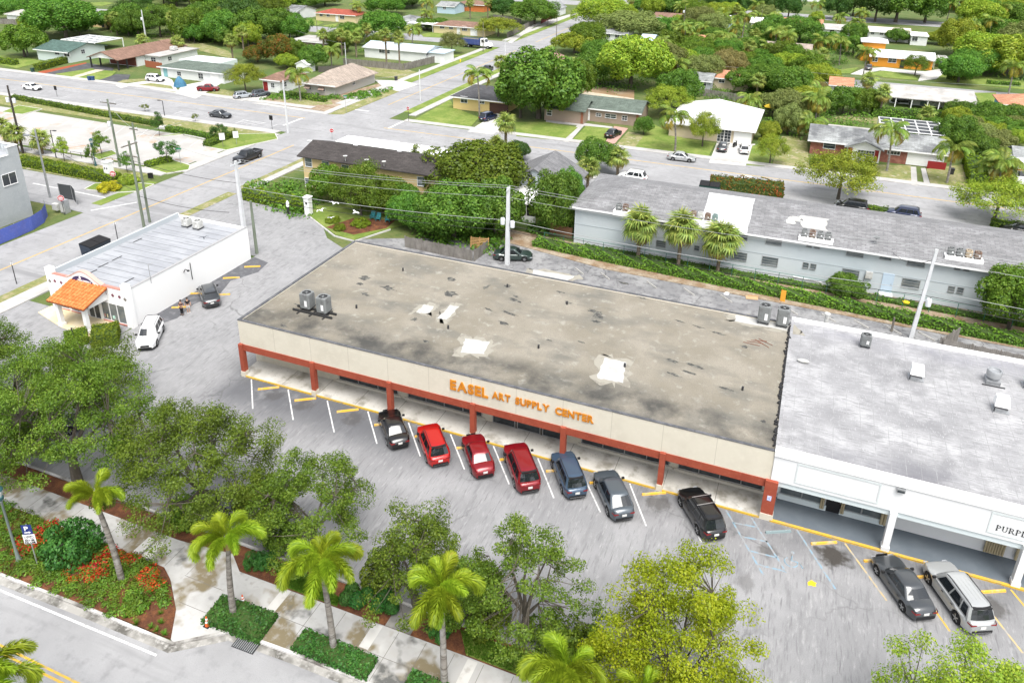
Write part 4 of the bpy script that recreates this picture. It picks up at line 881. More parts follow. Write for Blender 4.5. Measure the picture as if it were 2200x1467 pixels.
MB().box(x1-.2,y0+9,-.05,x1+5.2,y0+22,2.3).build('side_wing', WHW, h); MB().box(x1+.3,y0+8.4,2.45,x1+5.7,y0+22.5,2.65).build('side_wing_roof', PALER, h)
ac_unit(x1+2, y0+17, 2.7, 'round pale unit on the flat wing of the brown roofed house', 1.9, .9, ACPALE)
window(h, x1+2.6, y0+9, 1.5, 1.5, 1.1, 'S', 2, 2); window(h, x1+5.2, y0+12, 1.5, 1.2, 1, 'E', 2, 2)
HB = (x0,x1,y0,y1)
h, x0, x1, y0, y1 = house('house', 'white bungalow with low grey green roof behind an orange flowered shrub', (338,143), (478,160), 8.5, 2.6, 1.0, 'x', WHW, GRNS, .6, [(385,160,1.2,1),(432,168,1.4,1.3)], [(356,157,mat('teal_door',(.2,.4,.42),.6))], [(462,172)], hip=True)
house('house', 'small white house with brown hip roof beside two parked cars', (555,171), (603,175), 9.0, 2.9, 1.1, 'x', WHW, BRN, .5, [(586,184,.9,1.0)], [(571,186,REDP)], (), [(612,182)], hip=True)
h, x0, x1, y0, y1 = house('house', 'corner house with large tan hip roof and shuttered windows', (651,177), (717,187), 17, 2.7, 2.3, 'y', mat('grey_beige_wall',(.42,.4,.37),.85), TANS, .7, (), (), (), [(760,178)], hip=True)
for px, py in ((662,187),(692,191)):
    x, z = py_(px, py, y0); window(h, x, y0, 1.5, 1.5, 1.0, 'S', 1, 2); MB().add([(x-.8,y0-.7,1.35),(x+.8,y0-.7,1.35),(x+.8,y0-.05,2.1),(x-.8,y0-.05,2.1)], [(0,1,2,3)]).build('awning', mat('awning_brown',(.3,.22,.18),.7), h)
sh = thing('garden_shed', 'little white garden shed behind the tan roofed corner house', 'shed', (-116,152,0))
x, y = at(650, 156, 0); b = MB(); gable_wall(b, x-1.8, y, x+1.8, y+3, 0, 2.1, .9, 'y'); b.build('wall', WHW, sh); b = MB(); gable_roof(b, x-1.8, y, x+1.8, y+3, 2.15, .9, 'y', .2); b.build('roof', WHITE, sh)
# --- second row left of the cross street
h, x0, x1, y0, y1 = house('house', 'white house with pale blue metal roof behind the long timber fence', (790,98), (905,118), 9, 2.9, 1.0, 'x', WHW, BLUR, .5, [(826,111,3.4,.9,4)], (), (), [(915,105)])
MB().box(x1-.1,y0+1,-.05,x1+5,y0+7,2.6).build('rear_wing', WHW, h); MB().box(x1-.2,y0+.6,2.6,x1+5.3,y0+7.4,2.8).build('wing_roof', BLUR, h)
house('house', 'low building with flat brown and white roof among palms', (629,86), (700,97), 9, 2.6, 0, 'flat', mat('brown_wall',(.2,.16,.13),.9), PALER, .4)
# third row (across the next street)
house('house', 'cream house with brown hip roof behind the dump truck', (937,51), (1034,66), 9, 2.8, 1.1, 'x', SOFTY, BRN, .6, [(950,57,1.6,1),(969,58,1.4,1),(998,62,1.8,1.4,3)], [(985,62)], [(1018,66)], (), hip=True)
h, x0, x1, y0, y1 = house('house', 'house with grey hip roof and white flat carport', (843,42), (890,48), 9, 2.8, 1.3, 'x', WHW, GRYS, .5, [(864,52)], (), (), (), hip=True)
MB().box(x1-1,y0-4,2.5,x1+9,y0+3,2.7).build('carport_roof', WHITE, h)
for x in (x1+.2,x1+8.6): MB().box(x-.12,y0-3.8,0,x+.12,y0-3.6,2.5).build('carport_post', WTRIM, h)
house('house', 'yellow house with red roof on the next street', (680,27), (758,36), 9, 2.8, 1.2, 'x', SOFTY, REDS, .5, [(690,31),(705,33),(735,37,1.8,1.4)], [(724,38)], (), (), hip=True)
house('house', 'white gabled house with grey roof left of the red roofed house', (603,24), (634,28), 12, 2.9, 1.6, 'x', WHW, GRYS, .4, [(629,31,.8,.8)], (), (), [(642,30)])
house('house', 'yellow house with pale roof behind the big round tree', (186,40), (228,44), 13, 2.8, 1.2, 'x', YEL, GRYS, .5, [(201,46,1.6,1.2)], [(220,50,DARKM)])
house('house', 'white roofed house at the far left behind a fence', (15,30), (62,37), 10, 2.8, 1.0, 'x', WHW, PALER, .5)
house('house', 'pale blue house at the top beside palms', (941,12), (973,17), 9, 2.9, 1.3, 'x', mat('light_blue_wall',(.42,.54,.62),.85), GRYS, .4, [(955,15)])
house('house', 'orange walled house with brown roof near the top', (979,7), (1036,14), 9, 2.8, 1.1, 'x', mat('deep_orange_wall',(.5,.16,.05),.85), BRN, .5, [(1000,12)], hip=True)
house('house', 'small white gabled house behind the dark red fence', (1172,17), (1199,21), 9, 2.9, 1.8, 'y', WHW, GRYS, .4, [(1194,20,.9,.9)])
# --- north side of the back street, right of the cross street
h, x0, x1, y0, y1 = house('house', 'yellow corner house with charcoal roof partly hidden by the huge tree', (975,203), (1080,226), 12, 2.8, 1.4, 'x', mat('bright_yellow_wall',(.62,.47,.2),.85), DRKS, .6, [(997,213,1.5,1.3),(1035,219,1.2,.8)], (), [(1075,231,BROWNP,4.2)], hip=True)
h, x0, x1, y0, y1 = house('house', 'taupe bungalow with green grey roof right of the huge tree', (1180,220), (1375,249), 8.0, 2.8, 1.5, 'x', TAUPE, GRNS, .5, [(1286,247,1.0,.6),(1312,250,2.2,.8),(1342,254,1.0,.9)], [(1261,254)])
lx, ly = at(1262, 240, 2.6); b = MB(); gable_wall(b, x0, y0-3.2, lx-.6, y0+2, -.05, 2.8, 1.1, 'x'); b.build('front_wing', TAUPE, h)
b = MB(); gable_roof(b, x0, y0-3.2, lx-.6, y0+3.8, 2.86, 1.25, 'x', .45); b.build('front_wing_roof', GRNS, h); window(h, lx-7.8, y0-3.2, 1.6, 1.0, 1.0, 'S', 1, 2)
for x in (lx-.95,x1-.4): MB().box(x-.25,(y0-3.24) if x < lx else y0-.04,.1,x+.25,(y0-3.2) if x < lx else y0,2.4).build('brown_lattice', mat('lattice_brown',(.25,.1,.06),.8), h)
h, x0, x1, y0, y1 = house('house', 'beige house with big bright white hip roof', (1430,262), (1624,284), 17, 2.9, 2.9, 'x', BEIGE, WMET, .7, (), (), [(1595,298,WHITE,3.2)], hip=True)
x, z = py_(1556, 290, y0)
for k in (-.62,.62): window(h, x+k, y0-.02, 1.25, 1.1, 2.3, 'S', 2, 4, GLASS, WTRIM, 'glass_door', False)
h, x0, x1, y0, y1 = house('house', 'red brick bungalow with pale grey roof and white entrance gable', (1735,303), (2040,331), 8.6, 2.7, 1.6, 'x', BRICKW, GRYS, .6, [(1782,313,1.9,1.1,1),(1921,325,1.9,1.2,4)], (), [(1976,342,WHITE,4.0)], ())
ex0 = at(1815, 312, 2.5)[0]; ex1 = at(1900, 320, 2.5)[0]; b = MB(); gable_wall(b, ex0+.5, y0-1.2, ex1-.5, y0+2, -.05, 2.5, 1.1, 'y'); b.build('entrance', WHITE, h)
b = MB(); gable_roof(b, ex0+.5, y0-1.2, ex1-.5, y0+4.3, 2.56, 1.15, 'y', .5); b.build('entrance_roof', GRYS, h)
window(h, (ex0+ex1)/2+.4, y0-1.2, 1.3, 2.6, 1.3, 'S', 6, 3); 
for x in (ex0+1.0,ex1-1.1): MB().box(x-.35,y0-1.24,.2,x+.35,y0-1.2,2.2).build('red_panel', REDP, h)
xx = py_(2010, 345, y0)[0]; MB().box(xx-1.2,y0-.9,0,xx+1.6,y0-.8,1.3).build('red_screen_wall', REDP, h); window(h, xx+.2, y0, 1.8, 2.0, 1.2, 'S', 2, 1, WTRIM)
MB().box(x0+3,y1-.3,-.05,x0+13,y1+3,2.5).build('rear_wing', WHW, h); MB().box(x0+2.6,y1-.6,2.5,x0+13.3,y1+3.4,2.7).build('rear_wing_roof', PALER, h)
cg = thing('pool_cage', 'white framed screened pool cage behind the red brick house', 'pool cage', (14, y1+4, 0))
CGS = mat('screen_mesh', (.05,.055,.06), .8); cx0, cx1, cy0, cy1, cz = x0+11.5, x1+.6, y1+.3, y1+10.0, 3.5
MB().box(cx0,cy0,cz-.03,cx1,cy1,cz-.01).build('screen', CGS, cg)
for i in range(6):
    x = cx0+(cx1-cx0)*i/5; MB().box(x-.09,cy0,cz-.09,x+.09,cy1,cz+.09).build('frame_bar', WTRIM, cg)
    for y in (cy0,cy1): MB().box(x-.07,y-.07,0,x+.07,y+.07,cz-.09).build('frame_post', WTRIM, cg)
for j in range(5):
    y = cy0+(cy1-cy0)*j/4; MB().box(cx0,y-.05,cz-.06,cx1,y+.05,cz+.085).build('cross_bar', WTRIM, cg)
h, x0, x1, y0, y1 = house('house', 'white house with grey shingle roof cut by the right edge', (2178,351), (2330,374), 9, 2.7, 1.7, 'x', WHW, GRYS, .6)
# second row on the right, facing the next street
h, x0, x1, y0, y1 = house('house', 'long white house with covered terrace on slim posts', (1912,197), (2096,212), 6, 2.8, .7, 'x', WHW, PALER, .5, [(1975,213,1,.8),(2010,217,1.6,.8),(2035,219,1.6,.8)], [(1984,219,mat('terrace_door',(.15,.22,.22),.6))])
b = MB(); b.add([(x0-.5,y0-4.2,2.2),(x1+.6,y0-4.2,2.2),(x1+.6,y0,2.75),(x0-.5,y0,2.75),(x0-.5,y0-4.2,2.05),(x1+.6,y0-4.2,2.05),(x1+.6,y0,2.6),(x0-.5,y0,2.6)], [(0,1,2,3),(7,6,5,4),(0,4,5,1),(1,5,6,2),(3,0,4,7)]); b.build('terrace_roof', PALER, h)
for px in (1925,1960,1995,2020): x = py_(px, 215, y0-4)[0]; MB().box(x-.09,y0-4.1,0,x+.09,y0-3.9,2.1).build('terrace_post', WTRIM, h)
MB().box(x1-5.2,y0-4,-.05,x1,y0,2.15).build('store_room', SOFTY, h)
house('house', 'blue house with salmon roof at the right edge', (2148,222), (2290,238), 9, 2.8, 1.5, 'x', SKYW, ORNS, .6, [(2184,235,1.8,.9)], (), (), (), hip=True)
h, x0, x1, y0, y1 = house('house', 'orange house with long white roof and two white shuttered windows', (1868,120), (2012,132), 9, 2.9, 1.2, 'x', ORNW, WMET, .6, [(1880,128,1.3,1.2),(1917,130,2.0,1.3,2)], [(1939,137,DARKM)], [(1991,146,ORNW)])
tx0, ty0 = at(1851, 101, 2.9); tx1 = at(1897, 101, 2.9)[0]
MB().box(tx0,y1-1,-.05,tx1,y1+5,5.6).build('tower', ORNW, h); b = MB(); hip_roof(b, tx0, y1-1, tx1, y1+5, 5.7, .9, .7, .2, .5); b.build('tower_roof', WMET, h)
cp = thing('carport_frame', 'bare white curved carport frame over the maroon car', 'carport', (28,218,0))
x, y = at(2023, 150, 0)
for k in range(4):
    b = MB(); b.tube([(x-2.0,y+k*1.7,0),(x-2.0,y+k*1.7,2.4),(x-1,y+k*1.7,3.0),(x+1,y+k*1.7,3.0),(x+2,y+k*1.7,2.4),(x+2,y+k*1.7,0)], .07, 5); b.build('hoop', WTRIM, cp)
for dx in (-2,-1,1,2): MB().tube([(x+dx,y,3.0-.6*(abs(dx)==2)),(x+dx,y+5.1,3.0-.6*(abs(dx)==2))], .06, 5).build('rail', WTRIM, cp)
house('house', 'long white house with pale tiled roof behind the orange house', (1864,65), (1960,77), 9, 3.0, 1.0, 'x', WHW, mat('pale_pink_roof',(.55,.47,.42),.85), .5, [(1875,70,1,.8),(1894,72,1,.8),(1905,73,1.2,.9)])
house('house', 'white annex with open dark doorway beside the far long house', (1955,75), (1998,83), 8, 3.0, 0, 'flat', WHW, WHITE, .3, [(1966,82,1.6,2)])
# houses glimpsed between the trees, right half
for nm, FL, FR, dp, wm, rm, lb in (
    ('a', (1288,69), (1345,78), 10, WHW, GRYS, 'white house with pale grey roof right of the cross street'),
    ('b', (1400,38), (1466,40), 9, WHW, BRN, 'white house with brown roof near the top centre'),
    ('c', (1474,171), (1530,178), 8, mat('grey_wall',(.4,.42,.44),.85), GRYS, 'grey house behind the picket fence at the white roofed house'),
    ('d', (1545,42), (1570,46), 8, mat('pale_teal_wall',(.4,.58,.62),.85), WHITE, 'pale teal house glimpsed among palms at the top'),
    ('e', (1612,47), (1642,52), 10, WHW, WHITE, 'white gabled house between the pole and round trees at the top'),
    ('f', (1672,47), (1768,56), 9, WHW, ORNS, 'house with salmon roof beyond the round green trees'),
    ('g', (1766,60), (1830,68), 8, WHW, PALER, 'white flat roofed house left of the orange tower'),
    ('h', (1630,103), (1745,110), 9, BEIGE, TANS, 'house with long tan roof half buried in palms'),
    ('i', (1780,181), (1835,190), 8, WHW, ORNS, 'house with orange and grey roof beside the back street pole'),
    ('j', (1520,165), (1612,176), 8, BEIGE, ORNS, 'house with orange roof corner hidden in bushes'),
    ('k', (1475,86), (1510,91), 9, BEIGE, ORNS, 'beige house behind the coconut palms left of centre right'),
    ('l', (1375,85), (1402,90), 8, mat('ice_blue_wall',(.45,.56,.62),.85), BLUR, 'pale blue roof peeping through trees right of the cross street'),
    ('m', (1700,-12), (1800,-4), 12, WHW, BRN, 'far house at the top edge beyond the street trees'),
    ('n', (1440,0), (1500,6), 12, WHW, GRYS, 'far white house at the top edge right of centre')):
    house('house', lb, FL, FR, dp, 2.8, 1.1, 'x', wm, rm, .5, [((FL[0]*2+FR[0])/3,FL[1]+8),((FL[0]+FR[0]*2)/3,FL[1]+9)])
# ------------------------------------------------------------------ vehicles
TYRE = mat('tyre', (.015,.015,.016), .85); RIM = mat('rim', (.42,.43,.44), .35, metal=.8); CARGLASS = mat('car_glass', (.012,.015,.018), .04, spec=.8)
TRIM = mat('black_trim', (.014,.014,.015), .55); TAIL = mat('tail_light', (.22,.01,.012), .2, spec=.6); HEAD = mat('head_light', (.55,.57,.6), .12, spec=.6); PLATE = mat('licence_plate', (.62,.62,.6), .5); CHROME = mat('chrome', (.6,.6,.61), .2, metal=1)
RAIL = mat('roof_rail_silver', (.5,.5,.51), .35, metal=.8)
def paint(n, c, metal=.25, rough=.28): return mat('paint_'+n, c, rough, metal=metal, spec=.5, coat=1.0 if max(c) < .1 else .5)
KINDS = {  # length, half width, sill, shoulder, nose deck, cowl deck, tail deck, cowl x, roof front x, roof rear x, rear base x, roof z, wheel radius, front axle, rear axle
    'sedan': dict(L=4.75, w=.91, zs=.84, zn=.66, zc=.93, zt=1.0, xc=.98, xf=.28, xb=-.95, xr=-1.65, zr=1.44, R=.33, fa=1.42, ra=-1.38, rear='trunk'),
    'suv':   dict(L=4.65, w=.94, zs=.95, zn=.80, zc=1.06, zt=1.04, xc=1.12, xf=.5, xb=-1.75, xr=-2.12, zr=1.68, R=.37, fa=1.42, ra=-1.32, rear='hatch'),
    'large': dict(L=5.0, w=.98, zs=1.02, zn=.90, zc=1.12, zt=1.1, xc=1.2, xf=.62, xb=-1.95, xr=-2.3, zr=1.78, R=.39, fa=1.52, ra=-1.42, rear='hatch'),
    'fast':  dict(L=4.7, w=.94, zs=.93, zn=.78, zc=1.03, zt=1.08, xc=1.15, xf=.45, xb=-1.2, xr=-2.0, zr=1.6, R=.37, fa=1.45, ra=-1.4, rear='hatch'),
    'pickup': dict(L=5.6, w=.99, zs=1.05, zn=.95, zc=1.15, zt=1.12, xc=1.35, xf=.75, xb=-.65, xr=-.85, zr=1.85, R=.4, fa=1.85, ra=-1.75, rear='bed')}
CARM = {}
def car_meshes(kind):
    if kind in CARM: return CARM[kind]
    K = KINDS[kind]; L, w, R = K['L'], K['w'], K['R']; hl = L/2; sill = .24 if kind in ('sedan',) else .3
    def lerp(a, b, t): return a+(b-a)*t
    def deck(x):
        if x > K['xc']: t = (x-K['xc'])/(hl-K['xc']); return lerp(K['zc'], K['zn'], t**1.6)
        if x < K['xr']: t = (K['xr']-x)/max(hl+K['xr'], .01); return lerp(K['zt'], K['zt']-(.1 if K['rear'] == 'trunk' else .02), t**2)
        t = (K['xc']-x)/(K['xc']-K['xr']); return lerp(K['zc'], K['zt'], t)
    def width(x):
        e = hl-abs(x); return w*(1-.26*max(0, 1-e/.75)**2.2)*(1-.015*max(0, abs(x)-1))
    def zdrop(x):                                     # rounded ends
        e = hl-abs(x); return .2*max(0, 1-e/.3)**2
    def low(x):
        z = sill+.06*max(0, abs(x)-hl+.5)
        for a in (K['fa'], K['ra']):
            r = R*1.16; d = abs(x-a)
            if d < r: z = max(z, R+math.sqrt(r*r-d*d)*.98)
        return z
    xs = sorted(set([round(v, 3) for v in np.linspace(-hl, hl, 41)]+[round(a+R*1.16*c, 3) for a in (K['fa'], K['ra']) for c in (-1,-.96,-.8,-.5,.5,.8,.96,1)]+[-hl+.04, hl-.04]))
    def section(x):
        W = width(x); zt = deck(x)-zdrop(x); zs = min(K['zs']+(0 if abs(x) < hl-.6 else -.04)-zdrop(x)*.6, zt-.02); zl = min(low(x), zs-.1)
        return [(W*.9, zl-.0), (W-.02, zl+.02), (W, lerp(zl, zs, .35)), (W+.0, lerp(zl, zs, .75)), (W-.05, zs), (W*.84, lerp(zs, zt, .75)), (W*.62, zt), (W*.3, zt+.025), (0, zt+.03)]
    b = MB(); n = 17; vs = []
    for x in xs:
        s = section(x); vs += [(x, y, z) for y, z in s]+[(x, -y, z) for y, z in s[-2::-1]]
    fs = [(i*n+j, i*n+j+1, (i+1)*n+j+1, (i+1)*n+j) for i in range(len(xs)-1) for j in range(n-1)]
    m = len(xs)-1; fs += [tuple(range(n-1, -1, -1))[::-1], tuple(m*n+j for j in range(n))[::-1]]
    b.add(vs, fs)
    # cabin: rings from the belt line up to the roof; glass is cut from the ring's segments
    wb, wr = w-.1, w*.69; zb0 = min(K['zc'], K['zt'])-.06
    three = kind in ('suv','large')
    side = [0,.05,.40,.44,.74,.78,.96,1] if three else ([0,.06,.5,.55,.93,1] if kind != 'pickup' else [0,.08,.5,.56,.94,1])
    def ring(t, inset=0, zadd=0):
        xf = lerp(K['xc'], K['xf'], t)-inset; xr = lerp(K['xr'], K['xb'], t**.9)+inset; hw = lerp(wb, wr, t**1.25)-inset*.7; z = lerp(zb0, K['zr'], t)+zadd
        P = []; tg = []
        fy = [.86,.45,0,-.45,-.86]
        for i, q in enumerate(fy): P.append((xf+.16*(1-q*q)*(1-.3*t), q*hw, z)); tg.append('F' if i < 4 else 'p')
        c0, c1 = xf-.14, xr+.1
        for i, q in enumerate(side): P.append((lerp(c0, c1, q), -hw, z)); tg.append(('R%d' % i if i%2 else 'p') if i < len(side)-1 else 'p')
        for i, q in enumerate(fy[::-1]): P.append((xr-.1*(1-q*q), q*hw, z)); tg.append('B' if i < 4 else 'p')
        for i, q in enumerate(side[::-1]): P.append((lerp(c0, c1, q), hw, z)); tg.append(('L%d' % i if i%2 == 1 else 'p') if i < len(side)-1 else 'p')
        return P, tg
    lev = [ring(0), ring(.14), ring(.5), ring(.88), ring(1), ring(1,.1,.04), ring(1,.42,.06)]; tg = lev[0][1]; k = len(tg); base = len(b.v)
    for P, _ in lev: b.v += P
    G = {}
    for i in range(len(lev)-1):
        for j in range(k):
            f = (base+i*k+j, base+i*k+(j+1)%k, base+(i+1)*k+(j+1)%k, base+(i+1)*k+j)[::-1]
            b.f.append(f); b.m.append(0)
            if i in (1, 2) and tg[j] != 'p': G.setdefault(tg[j], []).append(f)
    b.f.append(tuple(base+(len(lev)-1)*k+j for j in range(k))[::-1]); b.m.append(0)
    body = b.mesh('body', WHITE, 32)
    # fix winding by recalculating normals outward
    import bmesh
    bm = bmesh.new(); bm.from_mesh(body); bmesh.ops.recalc_face_normals(bm, faces=bm.faces); bm.to_mesh(body); bm.free(); body.set_sharp_from_angle(angle=rad(32))
    out = {'body': [('body', body)]}
    V = [Vector(v) for v in b.v]; cen = Vector((-.2, 0, 1.0)); glass = []
    for key, fl in G.items():
        g = MB()
        for f in fl:
            q = [V[i] for i in f]; nn = (q[1]-q[0]).cross(q[2]-q[0]).normalized(); mid = sum(q, Vector())/4
            if nn.dot(mid-cen) < 0: nn = -nn; q = q[::-1]
            g.add([p+nn*.012 for p in q], [(0,1,2,3)])
        nm = {'F': 'windscreen', 'B': 'rear_window'}.get(key, 'side_window')
        glass.append((nm, g.mesh(nm, CARGLASS)))
    out['glass'] = glass
    # underbody, bumpers, lights, plate, mirrors
    u = MB(); u.box(-hl+.3,-w*.78,.2,hl-.3,w*.78,.72); small = [('underbody', u.mesh('underbody', TRIM))]
    for s, nm, m_, z0, z1 in ((1,'front_bumper_trim',TRIM,.28,.46),(-1,'rear_bumper_trim',TRIM,.3,.5)):
        q = MB(); y = width(s*(hl-.04))*.86; q.box(s*hl-.03,-y,z0,s*hl+.025,y,z1); small.append((nm, q.mesh(nm, m_)))
    if kind in ('suv','large','fast'):
        q = MB(); q.box(-hl-.03,-w*.6,.32,-hl+.0,w*.6,.38); small.append(('rear_skid_strip', q.mesh('rear_skid_strip', CHROME)))
    q = MB(); q.box(hl-.02,-w*.42,.5,hl+.015,w*.42,.68); small.append(('grille', q.mesh('grille', TRIM)))
    for s in (1,-1):
        q = MB(); zt = deck(hl)-.16; y0, y1 = s*w*.52, s*w*.8
        q.add([(hl+.012,y0,zt-.02),(hl+.012,y1,zt),(hl-.3,s*width(hl-.3)+s*.006,zt+.03),(hl-.3,s*width(hl-.3)+s*.006,zt+.1),(hl+.01,y1,zt+.09),(hl+.012,y0,zt+.07)], [(0,1,4,5),(1,2,3,4)] if s < 0 else [(5,4,1,0),(4,3,2,1)]); small.append(('headlight', q.mesh('headlight', HEAD)))
        q = MB(); zt = (K['zt']-.3 if K['rear'] == 'trunk' else K['zs']-.16); y0, y1 = s*w*.45, s*w*.8
        q.add([(-hl-.012,y0,zt+.02),(-hl-.012,y1,zt),(-hl+.28,s*width(-hl+.28)+s*.006,zt+.04),(-hl+.28,s*width(-hl+.28)+s*.006,zt+.13),(-hl-.01,y1,zt+.15),(-hl-.012,y0,zt+.11)], [(5,4,1,0),(4,3,2,1)] if s < 0 else [(0,1,4,5),(1,2,3,4)]); small.append(('tail_light', q.mesh('tail_light', TAIL)))
        q = MB(); q.cbox(K['xc']-.28,s*(w+.09),K['zc']+.06,.14,.2,.13); small.append(('mirror', q.mesh('mirror', TRIM)))
        q = MB()
        for hx in (.1,-.85): q.cbox(hx,s*(w+.008),K['zs']-.14,.18,.03,.035)
        small.append(('door_handles', q.mesh('door_handles', TRIM)))
    q = MB(); q.box(-hl-.03,-.17,.62,-hl-.005,.17,.78); small.append(('licence_plate', q.mesh('licence_plate', PLATE)))
    if kind in ('suv','large'):
        for s in (1,-1):
            q = MB(); q.tube([(K['xf']-.1,s*wr*.9,K['zr']+.03),(K['xf']-.3,s*wr*.9,K['zr']+.1),(K['xb']+.2,s*wr*.9,K['zr']+.1),(K['xb'],s*wr*.9,K['zr']+.03)], .022, 5); small.append(('roof_rail', q.mesh('roof_rail', TRIM)))
        q = MB(); q.box(K['xb']-.16,-wr*.85,K['zr']-.03,K['xb']+.1,wr*.85,K['zr']+.03); small.append(('spoiler', q.mesh('spoiler', TRIM)))
    if kind == 'pickup':
        q = MB(); q.box(-hl+.12,-w*.78,1.0,K['xr']-.12,w*.78,1.145); small.append(('bed_floor', q.mesh('bed_floor', TRIM)))
        q = MB(); q.box(-hl+.02,-w*.95,1.08,-hl+.12,w*.95,1.25); q.box(-hl+.12,-w*.95,1.08,K['xr']-.12,-w*.8,1.25); q.box(-hl+.12,w*.8,1.08,K['xr']-.12,w*.95,1.25); small.append(('bed_rail', q.mesh('bed_rail', WHITE)))
    out['small'] = small
    t = MB(); t.lathe([(R*.55,-.12),(R*.93,-.12),(R,-.07),(R,.07),(R*.93,.12),(R*.55,.12)], 0, 0, 22)
    r = MB(); r.lathe([(R*.1,.08),(R*.6,.1),(R*.66,.115)], 0, 0, 20)
    for i in range(5): a = i*2*math.pi/5; r.cbox(math.cos(a)*R*.34, math.sin(a)*R*.34, .115, R*.6, .07, .03, 0, a)
    dk = MB(); dk.cyl(0, 0, -.1, .06, R*.56, R*.56, 16)
    out['wheel'] = (t.mesh('tyre', TYRE, 40), r.mesh('rim', RIM, 40), dk.mesh('brake_disc', TRIM)); CARM[kind] = out
    return out
def car(name, label, kind, px, py, ang, col, ref='rear', cat='car', group='parked cars', far=False, scale=1.0, rims=None):
    """px, py = ground point under the rear bumper ('rear'), nose ('nose') or middle ('mid'); ang = heading in degrees"""
    K = KINDS[kind]; M = car_meshes(kind); x, y = at(px, py, 0); a = rad(ang); s = {'rear': 1, 'nose': -1, 'mid': 0}[ref]*K['L']/2*scale
    o = thing(name, label, cat, (x+math.cos(a)*s, y+math.sin(a)*s, .02), a, group); o.scale = (scale,)*3
    bo = inst('body', M['body'][0][1], o); setmat(bo, col)
    for n, me in M['glass']: inst(n, me, o)
    for n, me in M['small']:
        q = inst(n, me, o)
        if n == 'bed_rail': setmat(q, col)
        if n == 'door_handles': q['kind'] = 'stuff'
    for ax in (K['fa'], K['ra']):
        for sy in (1,-1):
            wv = inst('wheel', M['wheel'][0], o, (ax, sy*(K['w']-.12), K['R']), rot=(-sy*math.pi/2, 0, 0))
            r = inst('rim', M['wheel'][1], wv); inst('brake_disc', M['wheel'][2], wv)
            if rims: setmat(r, rims)
    return o
P_BLACK = paint('black', (.006,.006,.007)); P_RED = paint('red', (.40,.008,.006)); P_DRED = paint('dark_red', (.19,.005,.01)); P_BLUE = paint('steel_blue', (.045,.075,.12)); P_GREY = paint('blue_grey', (.07,.085,.10)); P_CHAR = paint('charcoal', (.045,.05,.055)); P_SILV = paint('silver', (.4,.41,.41), .35); P_WHITE = paint('white', (.72,.72,.72), 0); P_NAVY = paint('navy', (.012,.02,.06)); P_PLUM = paint('plum', (.06,.008,.02)); P_GREEN = paint('dark_green', (.03,.05,.045)); P_PALE = paint('pale_silver', (.4,.43,.46), .4)
G1 = 'cars parked in front of the art shop'
car('parked_car', 'black sedan at the left end of the row before the art shop', 'sedan', 861, 968, 133, P_BLACK, group=G1)
car('parked_car', 'bright red crossover next to the black sedan', 'suv', 947, 1006, 131, P_RED, group=G1)
o = car('parked_car', 'dark red sedan with white sunshade between two red cars', 'sedan', 1043, 1031, 128, P_DRED, group=G1)
car('parked_car', 'dark red crossover with silver rear strip right of the red sedan', 'large', 1139, 1064, 126, P_DRED, group=G1)
car('parked_car', 'steel blue crossover in the middle of the row', 'suv', 1240, 1076, 124, P_BLUE, group=G1)
car('parked_car', 'blue grey fastback with dark glass roof', 'fast', 1340, 1124, 124, P_GREY, group=G1)
o = car('parked_car', 'black crossover with silver roof bars by the blue hatched bay', 'suv', 1537, 1166, 125, P_BLACK, group=G1)
for d in (.25,-.55): q = MB(); q.box(d-.025,-.7,1.79,d+.025,.7,1.82); q.build('roof_bar', RAIL, o, local=True)
car('parked_car', 'dark grey sedan in front of the white shop', 'sedan', 1985, 1338, 119, P_CHAR, group='cars parked in front of the white shop')
o = car('parked_car', 'large silver crossover in front of the white shop', 'large', 2106, 1368, 116, P_SILV, group='cars parked in front of the white shop')
for k in range(5): q = MB(); q.box(-1.5,-.5+k*.25-.02,1.835,.2,-.5+k*.25+.02,1.85); q.build('roof_rib', P_SILV, o, local=True)
car('parked_car', 'white crossover parked nose out by the restaurant wall', 'suv', 313, 756, -57, P_WHITE, 'nose', group='cars parked by the restaurant')
car('parked_car', 'dark grey crossover parked against the long restaurant wall', 'suv', 458, 664, 140, P_CHAR, group='cars parked by the restaurant')
car('parked_car', 'black car in deep shade under the roadside trees', 'sedan', 468, 1110, 40, P_BLACK, 'mid', group='cars under the trees'); car('parked_car', 'dark car half hidden below the big oak on the left', 'suv', 110, 930, 45, P_CHAR, 'mid', group='cars under the trees')
GB = 'cars in the neighbourhood streets and drives'
car('parked_car', 'white sedan parked by the kerb at the far left', 'sedan', 70, 193, 0, P_WHITE, 'mid', group=GB)
car('parked_car', 'grey sedan driving along the back street', 'sedan', 474, 252, 0, P_CHAR, 'mid', group=GB)
car('pickup_truck', 'black pickup truck on the cross street', 'pickup', 533, 344, 268, P_BLACK, 'mid', 'pickup', GB)
car('parked_car', 'white crossover in the drive of the grey roofed bungalow', 'suv', 334, 175, 5, P_WHITE, 'mid', group=GB)
car('pickup_truck', 'dark red pickup in the drive beside a blue tarpaulin', 'pickup', 448, 196, 25, P_DRED, 'mid', 'pickup', GB, scale=.85)
car('parked_car', 'pale silver hatchback left of two cars at the small brown roofed house', 'suv', 523, 211, 60, P_PALE, 'mid', group=GB, scale=.9); car('parked_car', 'grey hatchback right of two cars at the small brown roofed house', 'suv', 561, 207, 62, P_GREY, 'mid', group=GB, scale=.9)
car('parked_car', 'black car parked at the verge of the cross street', 'sedan', 1048, 152, 92, P_BLACK, 'mid', group=GB); car('parked_car', 'navy car in the drive of the yellow corner house', 'suv', 1049, 258, 78, P_NAVY, 'mid', group=GB)
